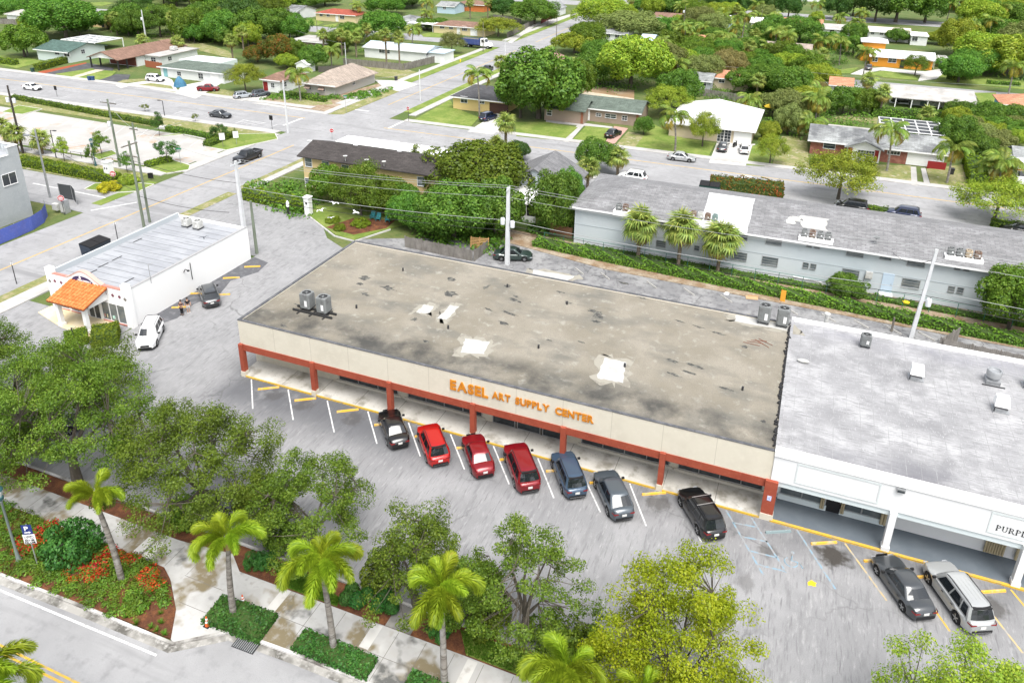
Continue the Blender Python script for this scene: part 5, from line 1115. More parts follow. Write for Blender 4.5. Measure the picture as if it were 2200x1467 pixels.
car('parked_car', 'black sedan in the drive of the taupe bungalow', 'sedan', 1317, 293, 78, P_BLACK, 'mid', group=GB); car('parked_car', 'silver sedan on the back street before the white roofed house', 'sedan', 1464, 345, 2, P_SILV, 'mid', group=GB)
car('parked_car', 'dark grey car in the drive of the white roofed house', 'sedan', 1552, 322, 92, P_CHAR, 'mid', group=GB); car('parked_car', 'white hatchback in the drive of the white roofed house', 'suv', 1598, 327, 98, P_WHITE, 'mid', group=GB, scale=.9)
car('parked_car', 'black crossover parked behind the apartment block beside the street tree', 'suv', 1828, 452, 176, P_BLACK, 'mid', group=GB); car('parked_car', 'navy crossover parked behind the apartment block beside a low hedge', 'suv', 1938, 468, 176, P_NAVY, 'mid', group=GB)
car('parked_car', 'dark car at the right edge behind the apartment block', 'sedan', 2190, 502, 176, P_BLACK, 'mid', group=GB); car('parked_car', 'white sedan passing behind the red flowering hedge', 'sedan', 1598, 398, 178, P_WHITE, 'mid', group=GB)
car('parked_car', 'white crossover behind the left end of the apartment roof', 'suv', 1358, 388, 175, P_WHITE, 'mid', group=GB); car('parked_car', 'dark green car under the utility pole behind the art shop', 'sedan', 1102, 556, 20, P_GREEN, 'mid', group=GB)
car('parked_car', 'maroon car under the bare carport frame', 'suv', 2018, 142, 80, P_PLUM, 'mid', group=GB); car('parked_car', 'black car half hidden by palms on the next street', 'sedan', 1778, 163, 160, P_BLACK, 'mid', group=GB)
car('parked_car', 'grey car behind the palm in the drive of the orange house', 'sedan', 1866, 150, 85, P_CHAR, 'mid', group=GB); car('parked_car', 'dark van under the long covered terrace', 'large', 1938, 222, 5, P_BLACK, 'mid', group=GB); car('parked_car', 'dark blue car behind the dump truck', 'sedan', 1008, 74, 8, P_NAVY, 'mid', group=GB)
# dump truck at the cross street corner
TBLUE = mat('truck_blue', (.05,.075,.22), .5, [(1.5,(.08,.1,.24),.45,.7,3)]); x, y = at(1026, 103, 0)
o = thing('dump_truck', 'white cabbed dump truck with blue body at the far corner', 'truck', (x,y,0), rad(-4))
def lp(name, m, f, smooth=None): b = MB(); f(b); return b.build(name, m, o, smooth, True)
lp('chassis', DARKM, lambda b: b.box(-5.2,-.5,.6,4.8,.5,.95)); lp('tipper_body', TBLUE, lambda b: (b.box(-5.3,-1.2,1.0,1.2,1.2,1.2), b.box(-5.3,-1.25,1.2,1.2,-1.15,2.7), b.box(-5.3,1.15,1.2,1.2,1.25,2.7), b.box(1.1,-1.15,1.2,1.2,1.15,3.0), b.box(-5.3,-1.15,1.2,-5.2,1.15,2.5)))
for k in range(6): lp('body_rib', TBLUE, lambda b: b.box(-5+k*1.1,-1.32,1.2,-4.88+k*1.1,-1.25,2.7))
lp('load', mat('green_debris', (.12,.13,.08), .9, [(2,(.2,.17,.12),.45,.6,4)], (4,.8)), lambda b: b.box(-5.1,-1.1,1.2,1.0,1.1,2.55)); cb = lp('cab', WHITE, lambda b: b.add([(1.5,-1.1,.8),(3.3,-1.1,.8),(3.3,1.1,.8),(1.5,1.1,.8),(1.5,-1.05,2.9),(2.8,-1.05,2.9),(2.8,1.05,2.9),(1.5,1.05,2.9),(3.2,-1.1,1.9),(3.2,1.1,1.9)], [(0,1,8,5,4),(2,3,7,6,9),(1,2,9,8),(8,9,6,5),(4,5,6,7),(3,0,4,7)]))
lp('bonnet', WHITE, lambda b: b.add([(3.2,-.95,.8),(4.9,-.85,.8),(4.9,.85,.8),(3.2,.95,.8),(3.2,-.9,1.85),(4.8,-.7,1.55),(4.8,.7,1.55),(3.2,.9,1.85)], [(0,1,5,4),(1,2,6,5),(2,3,7,6),(4,5,6,7)])); lp('windscreen', CARGLASS, lambda b: b.add([(3.22,-.95,1.95),(3.22,.95,1.95),(2.86,.95,2.8),(2.86,-.95,2.8)], [(0,1,2,3)]))
for s in (-1,1): lp('side_window', CARGLASS, lambda b: b.add([(1.9,s*1.13,1.9),(3.0,s*1.13,1.9),(2.7,s*1.1,2.7),(1.9,s*1.1,2.7)], [(0,1,2,3) if s < 0 else (3,2,1,0)]))
wt = MB().lathe([(.3,-.15),(.5,-.15),(.52,.0),(.5,.15),(.3,.15)], 0, 0, 18).mesh('tyre', TYRE, 40); wr_ = MB().cyl(0,0,.1,.17,.3,.26,14).mesh('rim', RIM)
for ax in (4.0,-2.6,-4.0):
    for s in (1,-1): q = inst('wheel', wt, o, (ax,s*.95,.52), rot=(-s*math.pi/2,0,0)); inst('rim', wr_, q)
# white box truck with a red stripe at the right edge
x, y = at(2172, 398, 0); o = thing('box_truck', 'white box truck with red stripe cut by the right edge', 'truck', (x+1.4,y+3.2,0), rad(-90))
lp('chassis', DARKM, lambda b: b.box(-3.2,-.5,.5,3.0,.5,.8)); lp('cargo_box', WHITE, lambda b: b.box(-3.4,-1.2,.8,1.6,1.2,3.3)); lp('cab_overhang', WHITE, lambda b: b.box(1.6,-1.2,2.35,2.7,1.2,3.3)); lp('cab', WHITE, lambda b: b.add([(1.6,-1.0,.6),(3.9,-.95,.6),(3.9,.95,.6),(1.6,1.0,.6),(1.6,-.98,2.33),(2.6,-.9,2.33),(2.6,.9,2.33),(1.6,.98,2.33),(3.8,-.9,1.4),(3.8,.9,1.4),(3.0,-.92,1.55),(3.0,.92,1.55)], [(0,1,8,10,5,4),(3,7,6,11,9,2),(1,2,9,8),(8,9,11,10),(10,11,6,5),(4,5,6,7)]))
lp('windscreen', CARGLASS, lambda b: b.add([(3.03,-.8,1.6),(3.03,.8,1.6),(2.66,.8,2.28),(2.66,-.8,2.28)], [(0,1,2,3)])); RS = mat('red_stripe', (.42,.03,.02), .5)
lp('red_stripe', RS, lambda b: (b.box(2.7,-1.2,2.4,2.715,1.2,2.62), b.box(-3.4,1.2,1.0,1.6,1.212,1.35), b.box(-3.4,-1.212,1.0,1.6,-1.2,1.35), b.add([(1.0,-1.212,2.2),(2.6,-1.212,2.5),(2.6,-1.212,3.0),(1.4,-1.212,3.0)], [(0,1,2,3)])))
lp('lettering', INK, lambda b: (b.box(2.7,-.95,2.78,2.72,-.88,3.1), b.box(2.7,-.7,2.78,2.72,-.63,3.1), b.box(2.7,-.88,2.78,2.72,-.7,2.85), b.box(2.7,-.5,2.92,2.72,-.22,2.99), b.box(2.7,-.39,2.8,2.72,-.32,3.1)))
for ax in (2.7,-2.2):
    for s in (1,-1): q = inst('wheel', wt, o, (ax,s*.9,.4), rot=(-s*math.pi/2,0,0), scale=.78); inst('rim', wr_, q)
# motor scooter in the drive of the white roofed house
x, y = at(1579, 316, 0); o = thing('motor_scooter', 'dark motor scooter between the two cars in the drive', 'scooter', (x,y,0), rad(75))
sw = MB().lathe([(.12,-.06),(.25,-.06),(.26,0),(.25,.06),(.12,.06)], 0, 0, 14).mesh('wheel', TYRE, 40)
for ax in (.62,-.6): inst('wheel', sw, o, (ax,0,.26), rot=(math.pi/2,0,0))
lp('body', TRIM, lambda b: (b.box(-.85,-.18,.4,-.1,.18,.8), b.box(-.1,-.16,.28,.4,.16,.38), b.tube([(.62,0,.3),(.48,0,.7),(.38,0,1.05)], .1, 8))); lp('seat', BLACK, lambda b: b.box(-.8,-.15,.8,-.05,.15,.92)); lp('handlebar', DARKM, lambda b: b.tube([(.38,-.35,1.05),(.4,0,1.02),(.38,.35,1.05)], .03, 6))
# ------------------------------------------------------------------ foliage
BARK = mat('bark', (.08,.068,.052), .95, [(3,(.125,.11,.09),.45,.7,4,(1,1,.3)),(9,(.07,.06,.05),.5,.8,3)], (12,.6)); PBARK = mat('palm_bark', (.24,.22,.195), .9, [(5,(.12,.105,.09),.42,.62,3,(.15,.15,1.6)),(2,(.3,.29,.27),.5,.7,3)], (10,.4)); SBARK = mat('sabal_bark', (.16,.125,.09), .95, [(5,(.26,.22,.17),.45,.65,4)], (8,.8))
L_OAK = leafmat('oak_leaf', (0.0466,0.0874,0.00928), (0.102,0.173,0.0162), (0.206,0.276,0.0348), .3, (.2,.12,.04)); L_OLIVE = leafmat('olive_leaf', (.05,.095,.01), (.11,.19,.018), (.2,.3,.035), .35, (.24,.2,.04)); L_BRIGHT = leafmat('bright_leaf', (0.144,0.216,0.0072), (0.27,0.36,0.0108), (0.432,0.468,0.027), .4)
L_GREEN = leafmat('green_leaf', (0.0436,0.105,0.0141), (0.0932,0.196,0.0236), (0.186,0.301,0.0414), .3); L_DEEP = leafmat('deep_leaf', (0.0266,0.0722,0.0147), (0.0583,0.13,0.0244), (0.117,0.202,0.0366), .25); L_YEL = leafmat('yellow_green_leaf', (0.12,0.199,0.0175), (0.227,0.311,0.0291), (0.392,0.425,0.0464), .3); L_PALE = leafmat('pale_leaf', (0.111,0.141,0.0408), (0.184,0.223,0.0612), (0.269,0.293,0.0918), .3); L_BRN = leafmat('brownish_leaf', (0.11,0.11,0.033), (0.22,0.198,0.066), (0.33,0.264,0.099), .3)
L_FLAME = leafmat('flame_leaf', (0.05,0.09,0.015), (0.1,0.14,0.02), (0.45,0.1,0.02), .3); L_HEDGE = leafmat('hedge_leaf', (0.0438,0.0968,0.0108), (0.109,0.195,0.0216), (0.204,0.311,0.0324), .25); L_HEDGEY = leafmat('hedge_leaf_bright', (0.068,0.119,0.0085), (0.145,0.212,0.0127), (0.238,0.306,0.0255), .3); L_IVY = leafmat('ivy_leaf', (0.0179,0.0654,0.0143), (0.0416,0.137,0.0238), (0.0952,0.226,0.0416), .2)
L_PALM = leafmat('foxtail_leaf', (0.13,0.21,0.012), (0.25,0.35,0.02), (0.42,0.5,0.04), .4, (.4,.26,.04)); L_SABAL = leafmat('sabal_leaf', (0.0938,0.15,0.0275), (0.204,0.27,0.055), (0.375,0.406,0.0963), .25); L_SABALY = leafmat('sabal_leaf_old', (0.16,0.15,0.04), (0.28,0.23,0.06), (0.36,0.24,0.1), .25); L_COCO = leafmat('coconut_leaf', (0.0878,0.155,0.0286), (0.176,0.26,0.0429), (0.351,0.374,0.0715), .3); L_COCOY = leafmat('coconut_leaf_old', (0.18,0.17,0.03), (0.3,0.26,0.04), (0.4,0.28,0.05), .3); L_RED = leafmat('red_flower', (0.25,0.012,0.008), (0.45,0.03,0.015), (0.6,0.12,0.03), .2); L_ORANGE = leafmat('croton_leaf', (0.3,0.12,0.01), (0.42,0.24,0.02), (0.2,0.25,0.02), .25); L_WHITEF = leafmat('white_flower', (0.5,0.5,0.48), (0.65,0.65,0.62), (0.7,0.7,0.7), .2); L_GRASS = leafmat('grass_blade', (0.06,0.15,0.012), (0.1,0.21,0.02), (0.16,0.27,0.03), .3)
def leaf_mesh(name, P, N, size, m, aspect=.55, rg=None, jitter=.35):
    """one mesh of diamond leaves at points P facing N"""
    rg = rg or np.random.default_rng(1); n = len(P)
    N = N/np.maximum(np.linalg.norm(N, axis=1, keepdims=True), 1e-6)
    r = rg.normal(size=(n,3)); u = np.cross(N, r); u /= np.maximum(np.linalg.norm(u, axis=1, keepdims=True), 1e-6); v = np.cross(N, u)
    s = size*(1+rg.uniform(-jitter, jitter, (n,1)))
    a = u*s*.5; b = v*s*.5*aspect; bend = N*s*.12
    V = np.stack([P-a, P+b+bend, P+a, P-b+bend], 1).reshape(-1,3)
    me = bpy.data.meshes.new(name); me.vertices.add(4*n); me.vertices.foreach_set('co', V.astype(np.float32).ravel())
    me.loops.add(4*n); me.loops.foreach_set('vertex_index', np.arange(4*n, dtype=np.int32)); me.polygons.add(n)
    me.polygons.foreach_set('loop_start', np.arange(0, 4*n, 4, dtype=np.int32)); me.update(calc_edges=True); me.materials.append(m)
    return me
def sphere_dirs(rg, n): d = rg.normal(size=(n,3)); return d/np.linalg.norm(d, axis=1, keepdims=True)
def oak(seed, R, Ht, trunk_h, m, n_limb=6, leaf=.13, per=150, cr=.6, n_cl=120, flat=.62, tr=.26, low=.0, gap=.35):
    """open crown: trunk and limbs; twigs run from the limbs to leaf clusters spread unevenly through a dome, with gaps between"""
    rg = np.random.default_rng(seed); rn = random.Random(seed); T = MB(); Lp = []
    lean = (rn.uniform(-.25,.25), rn.uniform(-.25,.25)); top = Vector((lean[0], lean[1], trunk_h)); dz = Ht-trunk_h
    T.tube([(0,0,-.1),(lean[0]*.3,lean[1]*.3,trunk_h*.5),tuple(top)], [tr*1.25,tr,tr*.85], 9)
    for i in range(n_limb):
        a = 2*math.pi*(i+rn.uniform(-.3,.3))/n_limb; el = rn.uniform(.25,1.15); ln = R*rn.uniform(.55,.8)
        end = top+Vector((math.cos(a)*ln*math.cos(el)*1.1, math.sin(a)*ln*math.cos(el)*1.1, dz*(.2+.55*math.sin(el))))
        mid = top.lerp(end, .5)+Vector((rn.uniform(-.4,.4), rn.uniform(-.4,.4), -.3+rn.uniform(-.2,.3)))
        pts = [top, top.lerp(mid, .5), mid, mid.lerp(end, .55), end]; T.tube([tuple(p) for p in pts], [tr*.5, tr*.4, tr*.3, tr*.18, tr*.06], 6); Lp += [p.lerp(q, t) for p, q in zip(pts[1:-1], pts[2:]) for t in (0,.5,1)]
    ph = [rn.uniform(0,6.28) for _ in range(6)]; C = []
    while len(C) < n_cl:
        a = rn.uniform(0,6.28); sz = rn.uniform(low,1); r = rn.uniform(.35,1)**.55
        lob = 1+.13*math.sin(3*a+ph[0])+.1*math.sin(5*a+ph[1]+sz*3)+.08*math.sin(7*a+ph[2]); h = math.sqrt(max(0,1-max(sz,0)**2))
        if math.sin(4*a+ph[3]+sz*5)*math.sin(3*a*1.0+ph[4]-sz*7) > 1-gap*1.2 and rn.random() < .85: continue
        p = Vector((math.cos(a)*R*h*r*lob, math.sin(a)*R*h*r*lob, trunk_h+dz*(.12+.86*sz*r*(.85+.15*lob))))
        if len(C) > 8 and min((p-c).length for c in C[-40:]) < cr*.55: continue
        C.append(p); q = min(Lp, key=lambda l: (l-p).length); T.tube([tuple(q), tuple(q.lerp(p,.5)+Vector((0,0,-.1))), tuple(p)], [tr*.13, tr*.08, tr*.03], 4, cap=False)
    P = []; N = []
    for c in C:
        k = int(per*1.45*rn.uniform(.55,1.4)); d = sphere_dirs(rg, k); r = rg.uniform(.15,1,(k,1))**.6*cr*rn.uniform(.8,1.4)
        out = np.array([c[0], c[1], 1.1*R]); out = out/np.linalg.norm(out)
        P.append(np.array(c)+d*r*np.array([1,1,flat])); N.append(d*.5+out*.6+rg.normal(size=(k,3))*.5)
    return T.mesh('trunk', BARK, 50), leaf_mesh('crown', np.concatenate(P), np.concatenate(N), leaf, m, .62, rg)
def dense(seed, n_lump=42, leaf=.30, R=4.0, Ht=6.4, base=1.3, fill=290, rough=.3, trunk=True):
    """full crown of overlapping leafy lumps around limbs, with hollows between them"""
    rg = np.random.default_rng(seed); rn = random.Random(seed); T = MB(); P = []; N = []
    cz = (base+Ht)/2; rz = (Ht-base)/2
    T.tube([(0,0,-.2),(.05,0,base*.7),(0,.08,cz*.8)], [.3,.22,.16], 8)
    for i in range(n_lump):
        g = (i+.5)/n_lump; z = 1-1.72*g; a = i*2.39996+rn.uniform(-.3,.3); rr_ = math.sqrt(max(0, 1-z*z)); k = rn.uniform(.66,.9)+rn.uniform(-rough,rough)*.35
        c = np.array([math.cos(a)*rr_*R*k, math.sin(a)*rr_*R*k, cz+z*rz*k]); lr = R*rn.uniform(.2,.36)
        if i%4 == 0: T.tube([(0,0,cz*.6), tuple(c*np.array([.55,.55,.9])), tuple(c)], [.13,.08,.03], 5)
        n = int(fill*(lr/(R*.28))**2); d = sphere_dirs(rg, n); out = np.array([c[0],c[1],(c[2]-cz)*1.2+R*.35]); out = out/np.linalg.norm(out)
        d = d+out*.55; d /= np.linalg.norm(d, axis=1, keepdims=True)
        P.append(c+d*lr*rg.uniform(.72,1.08,(n,1))); N.append(d+rg.normal(size=(n,3))*.45+np.array([0,0,.25]))
    n = fill*3; d = sphere_dirs(rg, n); P.append(np.array([0,0,cz])+d*np.array([R,R,rz])*rg.uniform(.3,.7,(n,1))); N.append(d)
    return T.mesh('trunk', BARK, 50), leaf_mesh('crown', np.concatenate(P), np.concatenate(N), leaf, L_GREEN, .62, rg)
DENSE = [dense(i, rn_, lf) for i, (rn_, lf) in enumerate(((42,.29),(34,.33),(52,.26),(38,.3),(46,.28)))]
BUSHM = [dense(20+i, 22, .22, 2.0, 2.2, -.3, 130) for i in range(3)]
OPEN = [oak(60+i, 2.3, 5.2, 1.9, L_GREEN, 6, .2, 70, .5, 40, .75, .09) for i in range(2)]
UMB = [oak(80+i, 4.0, 6.5, 2.6, L_YEL, 8, .19, 95, .85, 120, .7, .17, -.12, .2) for i in range(3)]
# palm leaves
def feather(seed, L, arch, leafl, stations, ring, m, wd=.05, droop=.4, stem=.14):
    rg = random.Random(seed); b = MB(); pts = []; el = 1.05-arch*.1; x = z = 0.0
    for i in range(13):
        t = i/12; pts.append((x,0,z)); e = el-arch*t*1.9*(.4+.6*t); x += L/12*math.cos(e); z += L/12*math.sin(e)
    b.tube(pts, [.035*(1-.85*i/12)+.004 for i in range(13)], 4, 1)
    V = [Vector(p) for p in pts]
    for k in range(stations):
        t = stem+(1-stem)*k/(stations-1); f = t*12; i = min(int(f), 11); p = V[i].lerp(V[i+1], f-i); d = (V[i+1]-V[i]).normalized(); side = Vector((0,1,0)); up = side.cross(d)*-1
        ll = leafl*(.45+.75*math.sin(math.pi*min(1, .12+t*.86)))*rg.uniform(.85,1.1)
        for j in range(ring):
            a = (2*math.pi*(j+.5*(k%2))/ring+rg.uniform(-.25,.25)) if ring > 2 else (0 if j else math.pi)+rg.uniform(-.2,.2)
            o = side*math.cos(a)+up*math.sin(a); q = (o+d*.75).normalized()*ll; tip = p+q-Vector((0,0,droop*ll)); mid = p+q*.5-Vector((0,0,droop*ll*.15)); w = d.cross(o).normalized()*wd if ring > 2 else d*wd
            b.add([tuple(p), tuple(mid+w), tuple(tip), tuple(mid-w)], [(0,1,2,3)])
    return b.mesh('frond', [m, m])
def fan(seed, m, pet=.85, bl=1.0, n=15, droop=.5):
    rg = random.Random(seed); b = MB(); p = [(pet*t, 0, .25*math.sin(t*1.8)) for t in (0,.35,.7,1)]; b.tube(p, [.03,.025,.02,.015], 4); c = Vector(p[-1])
    for i in range(n):
        a = -1.9+3.8*i/(n-1); l = bl*(1-.25*abs(a)/1.9)*rg.uniform(.88,1.08); d = Vector((math.cos(a), math.sin(a), .15-.2*abs(a)/1.9)); q = c+d*l*.55; tip = c+d*l+Vector((0,0,-droop*l*rg.uniform(.6,1.2))); s = Vector((-math.sin(a), math.cos(a), 0))*.075*bl
        b.add([tuple(c), tuple(q+s), tuple(tip), tuple(q-s)], [(0,1,2,3)])
    return b.mesh('frond', m)
FOX = [feather(i, 2.5+.15*i, 1.2+.2*i, .55, 72, 7, L_PALM, .03, .35, .12) for i in range(3)]
COCO = [feather(10+i, 3.0, 1.0+.22*i, .85, 30, 2, L_COCO if i < 3 else L_COCOY, .07, .55, .2) for i in range(4)]
FAN = [fan(i, L_SABAL) for i in range(3)]+[fan(7, L_SABALY, .8, .95, 13, .9)]
TRUNKM = {}
def palm(kind, x, y, ht, label, group, crown=1.0, seed=0, n=None, lean=(0,0), name='palm_tree'):
    """trunk and single fronds; ht = height of the crown's heart above the ground"""
    rn = random.Random(seed*7+3); o = thing(name, label, 'palm tree', (x,y,0), rn.uniform(0,6.28), group)
    r0 = {'fox': .19, 'coco': .17, 'sabal': .23}[kind]; pts = []; rs = []
    for i in range(7): t = i/6; pts.append((lean[0]*t*t, lean[1]*t*t, ht*t)); rs.append(r0*(1.15-.45*t) if kind != 'sabal' else r0*(.9+.25*t))
    T = MB(); T.tube(pts, rs, 9); T.build('trunk', SBARK if kind == 'sabal' else PBARK, o, 50, True)
    hx, hy = lean
    if kind == 'fox': b = MB(); b.tube([(hx,hy,ht-.05),(hx,hy,ht+.45),(hx,hy,ht+.75)], [.14,.12,.06], 8); b.build('crownshaft', mat('crownshaft', (.3,.22,.08), .7), o, 50, True); ht += .6
    n = n or {'fox': 9, 'coco': 15, 'sabal': 26}[kind]
    for i in range(n):
        az = i*2.39996+rn.uniform(-.25,.25)
        if kind == 'fox': tilt = -.35+.75*(i/n)+rn.uniform(-.12,.12); me = FOX[i%3]
        elif kind == 'coco': tilt = -.45+1.15*(i/n)+rn.uniform(-.1,.1); me = COCO[i%3] if i < n-3 else COCO[3]
        else: tilt = -1.35+2.45*(i/n)**.8+rn.uniform(-.15,.15); me = FAN[i%3] if i < n-6 else FAN[3]
        inst('frond', me, o, (hx,hy,ht), rot=(rn.uniform(-.25,.25), tilt, az), scale=crown*rn.uniform(.8,1.12))
    return o
def tree(kind, x, y, ht, wd, label, group, m=None, seed=0, name='tree', cat='tree'):
    T, C = {'D': DENSE, 'B': BUSHM, 'O': OPEN, 'U': UMB}[kind][seed % {'D': 5, 'B': 3, 'O': 2, 'U': 3}[kind]]
    nw, nh = {'D': (7.9,6.6), 'B': (4.1,2.3), 'O': (5.4,5.4), 'U': (8.6,6.7)}[kind]
    o = thing(name, label, cat, (x,y,0), (seed*1.7)%6.28, group); s = (wd/nw, wd/nw, ht/nh)
    inst('trunk' if kind != 'B' else 'stems', T, o, scale=s); c = inst('crown' if kind != 'B' else 'foliage', C, o, scale=s)
    if m: setmat(c, m)
    return o
def hedge(pts, w, h, label, m=None, leaf=.16, dens=55, name='hedge', cat='hedge', wav=.12, seed=0, group=None, z0=0.0):
    """clipped hedge along a line: dark core and a skin of leaves"""
    m = m or L_HEDGE; rg = np.random.default_rng(seed+100); P = []; N = []; core = MB(); A = np.array(pts, float); o = thing(name, label, cat, (pts[0][0],pts[0][1],0), 0, group)
    for a, b in zip(A[:-1], A[1:]):
        d = b-a; l = np.linalg.norm(d); d /= l; nn = np.array([-d[1], d[0]])
        def put(k, s, t, z, nx): q = a+d*s+nn*t; P.append(np.column_stack([q, z])); N.append(np.tile(np.array(nx, float), (k,1)))
        k = int(l*w*dens*1.3); s = rg.uniform(0,l,(k,1)); t = rg.uniform(-w/2,w/2,(k,1)); z = h*(1+wav*np.sin(s*2.1+t*3)*.5)+rg.uniform(-.08,.06,(k,1)); put(k, s, t, z[:,0]+z0, (0,0,1))
        for sg in (-1,1):
            k = int(l*h*dens); s = rg.uniform(-.1,l+.1,(k,1)); z = rg.uniform(.02,1,(k,1))*h; t = sg*(w/2+rg.uniform(-.07,.05,(k,1))); put(k, s, t, z[:,0]+z0, (nn[0]*sg,nn[1]*sg,.3))
        for e, sg in ((0,-1),(l,1)):
            k = int(w*h*dens); t = rg.uniform(-w/2,w/2,(k,1)); z = rg.uniform(.02,1,(k,1))*h; put(k, np.full((k,1), e+sg*.02), t, z[:,0]+z0, (d[0]*sg,d[1]*sg,.3))
        n2 = nn*(w/2-.07); core.prism([tuple(a-n2),tuple(b-n2),tuple(b+n2),tuple(a+n2)], z0, z0+h*.93)
    core.build('core', mat('hedge_core', (.04,.07,.015), .95), o)
    P = np.concatenate(P); N = np.concatenate(N)+rg.normal(size=(sum(map(len,N)),3))*.45
    P[:,0] -= pts[0][0]; P[:,1] -= pts[0][1]
    inst('foliage', leaf_mesh('foliage', P, N, leaf, m, .65, rg), o); return o
# ------------------------------------------------------------------ roadside trees and planting in the foreground
GN = 'oaks between the road and the lot'
def near_oak(seed, px, py, top, wpx, th, m, label, **k):
    x, y = at(px, py, 0); o = thing('oak_tree', label, 'tree', (x,y,.05), 0, GN); h = rise(x, y, top); T, C = oak(seed, wpx/ppm(x,y,h*.6)/2, h, th, m, **k); inst('trunk', T, o); inst('crown', C, o)
near_oak(1, 168, 1040, 745, 385, 2.6, L_OAK, 'largest spreading oak at the left with gaps showing the lot', n_limb=9, n_cl=250, cr=.78, per=190, tr=.34, gap=.3)
near_oak(2, 432, 1120, 880, 365, 2.5, L_OLIVE, 'spreading yellowish oak right of the largest oak', n_limb=9, n_cl=215, cr=.7, per=160, tr=.3, gap=.4)
near_oak(3, 680, 1192, 975, 265, 2.0, L_OAK, 'oak above the round clipped bushes left of centre', n_limb=7, n_cl=125, cr=.62, per=150, gap=.5, low=-.15)
near_oak(4, 895, 1300, 1090, 225, 1.3, L_OAK, 'oak with short trunk behind the third street palm', n_limb=6, n_cl=105, cr=.58, per=150, gap=.5, low=-.15)
near_oak(5, 1125, 1374, 1140, 285, 1.8, L_OAK, 'thin oak with bare limbs left of the yellow green tree', n_limb=7, n_cl=100, cr=.52, per=130, gap=.7, low=-.1)
near_oak(6, 1430, 1520, 1185, 345, 1.8, L_BRIGHT, 'bright yellow green tree at the bottom right of centre', n_limb=9, n_cl=190, cr=.7, per=210, leaf=.125, gap=.15, low=-.25)
near_oak(7, 2070, 1730, 1440, 400, 1.8, L_YEL, 'green tree cut by the bottom right corner', n_limb=8, n_cl=230, cr=.66, per=190, gap=.1)
near_oak(8, -40, 860, 690, 230, 2.0, L_OAK, 'oak cut by the left edge above the largest oak', n_limb=7, n_cl=120, cr=.72, per=170)
near_oak(9, 5, 1010, 850, 230, 1.6, L_OAK, 'dense oak cut by the left edge below the others', n_limb=7, n_cl=120, cr=.66, per=170)
near_oak(10, 190, 885, 745, 240, 2.0, L_OLIVE, 'light oak in the lot between restaurant hedge and largest oak', n_limb=7, n_cl=120, cr=.7, per=160)
near_oak(11, 575, 1160, 1020, 140, 1.6, L_OAK, 'small oak between the two street palms left of centre', n_limb=6, n_cl=60, cr=.5, per=140)
near_oak(12, 1010, 1345, 1200, 120, 1.0, L_OAK, 'low leafy oak beside the fourth street palm', n_limb=6, n_cl=50, cr=.48, per=140, low=-.2)
GP = 'street palms along the front road'
for i, (px, py, top, lb, cr_, sd) in enumerate(((262,1248,1078,'slender street palm in the flower bed with few upright fronds',.85,1),(503,1325,1172,'street palm standing in the first low clipped hedge',1.0,2),(718,1400,1232,'street palm standing in the second low clipped hedge',1.08,3),(955,1475,1300,'street palm at the bottom centre right of the second hedge',1.08,4),(1215,1600,1462,'street palm cut by the bottom edge left of the yellow green tree',1.05,5),(1380,1640,1515,'street palm peeping at the bottom edge under the yellow green tree',.9,6))):
    x, y = at(px, py, 0); h = rise(x, y, top); palm('fox', x, y, h, lb, GP, cr_*(.9,.92,.98,.92,.95,.8)[i], sd, (7,9,10,11,9,8)[i], ((.3,.2),(-.45,.1),(.1,-.2),(-.15,.25),(.2,0),(0,.2))[i])
x, y = at(20, 1640, 0); palm('fox', x, y, rise(x, y, 1490), 'palm top reaching in at the bottom left corner', GP, 1.1, 9, 9)
x, y = at(36, 1200, 0); MB()
# low clipped hedges of the tree wells
hedge([(-29.0,25.15),(-25.1,25.35)], 1.9, .55, 'low clipped ground cover block round the second street palm', L_IVY, .15, 150, 'clipped_hedge', 'hedge', .2, 1)
hedge([(-22.9,25.4),(-18.1,25.4)], 1.3, .6, 'low clipped ground cover block round the third street palm', L_IVY, .15, 150, 'clipped_hedge', 'hedge', .2, 2)
hedge([(-15.8,25.5),(-11.0,25.5)], 1.3, .6, 'low clipped ground cover block at the bottom edge', L_IVY, .15, 150, 'clipped_hedge', 'hedge', .2, 3)
ORD = ['upper left','lower left','lower middle','upper middle','lower right','upper right','rightmost']
for k, (px, py) in enumerate(((757,1274),(747,1294),(770,1300),(790,1284),(813,1310),(827,1292),(842,1314))):
    x, y = at(px, py, .08); rg = np.random.default_rng(k); d = sphere_dirs(rg, 900); d[:,2] = np.abs(d[:,2])*1.0-.15; r = .48+.05*(k%3)
    o = thing('clipped_bush', ORD[k]+' of the seven small round clipped bushes in the mulch', 'bush', (x,y,.08), 0, 'round clipped bushes'); inst('foliage', leaf_mesh('foliage', d*r*rg.uniform(.85,1.05,(900,1))+np.array([0,0,r*.7]), d+rg.normal(size=d.shape)*.4, .1, L_IVY, .6, rg), o); MB().ball((0,0,r*.65), r*.8, 10, 8).build('core', MATS['hedge_core'], o, local=True)
for px, py, s, lb in ((548,1215,.62,'left one of two dark bushes beside the concrete plaza'),(572,1213,.62,'right one of two dark bushes beside the concrete plaza'),(945,1360,.7,'dark bush below the fourth street palm')):
    x, y = at(px, py, .08); tree('B', x, y, 1.0*s*1.6, 1.5*s*1.5, lb, 'small bushes in the mulch', L_IVY, int(px), 'bush', 'bush')
x, y = at(160, 1195, 0); tree('B', x, y, 2.6, 3.6, 'big dark green bush in the flower bed beside the parking sign', None, L_IVY, 1, 'bush', 'bush')
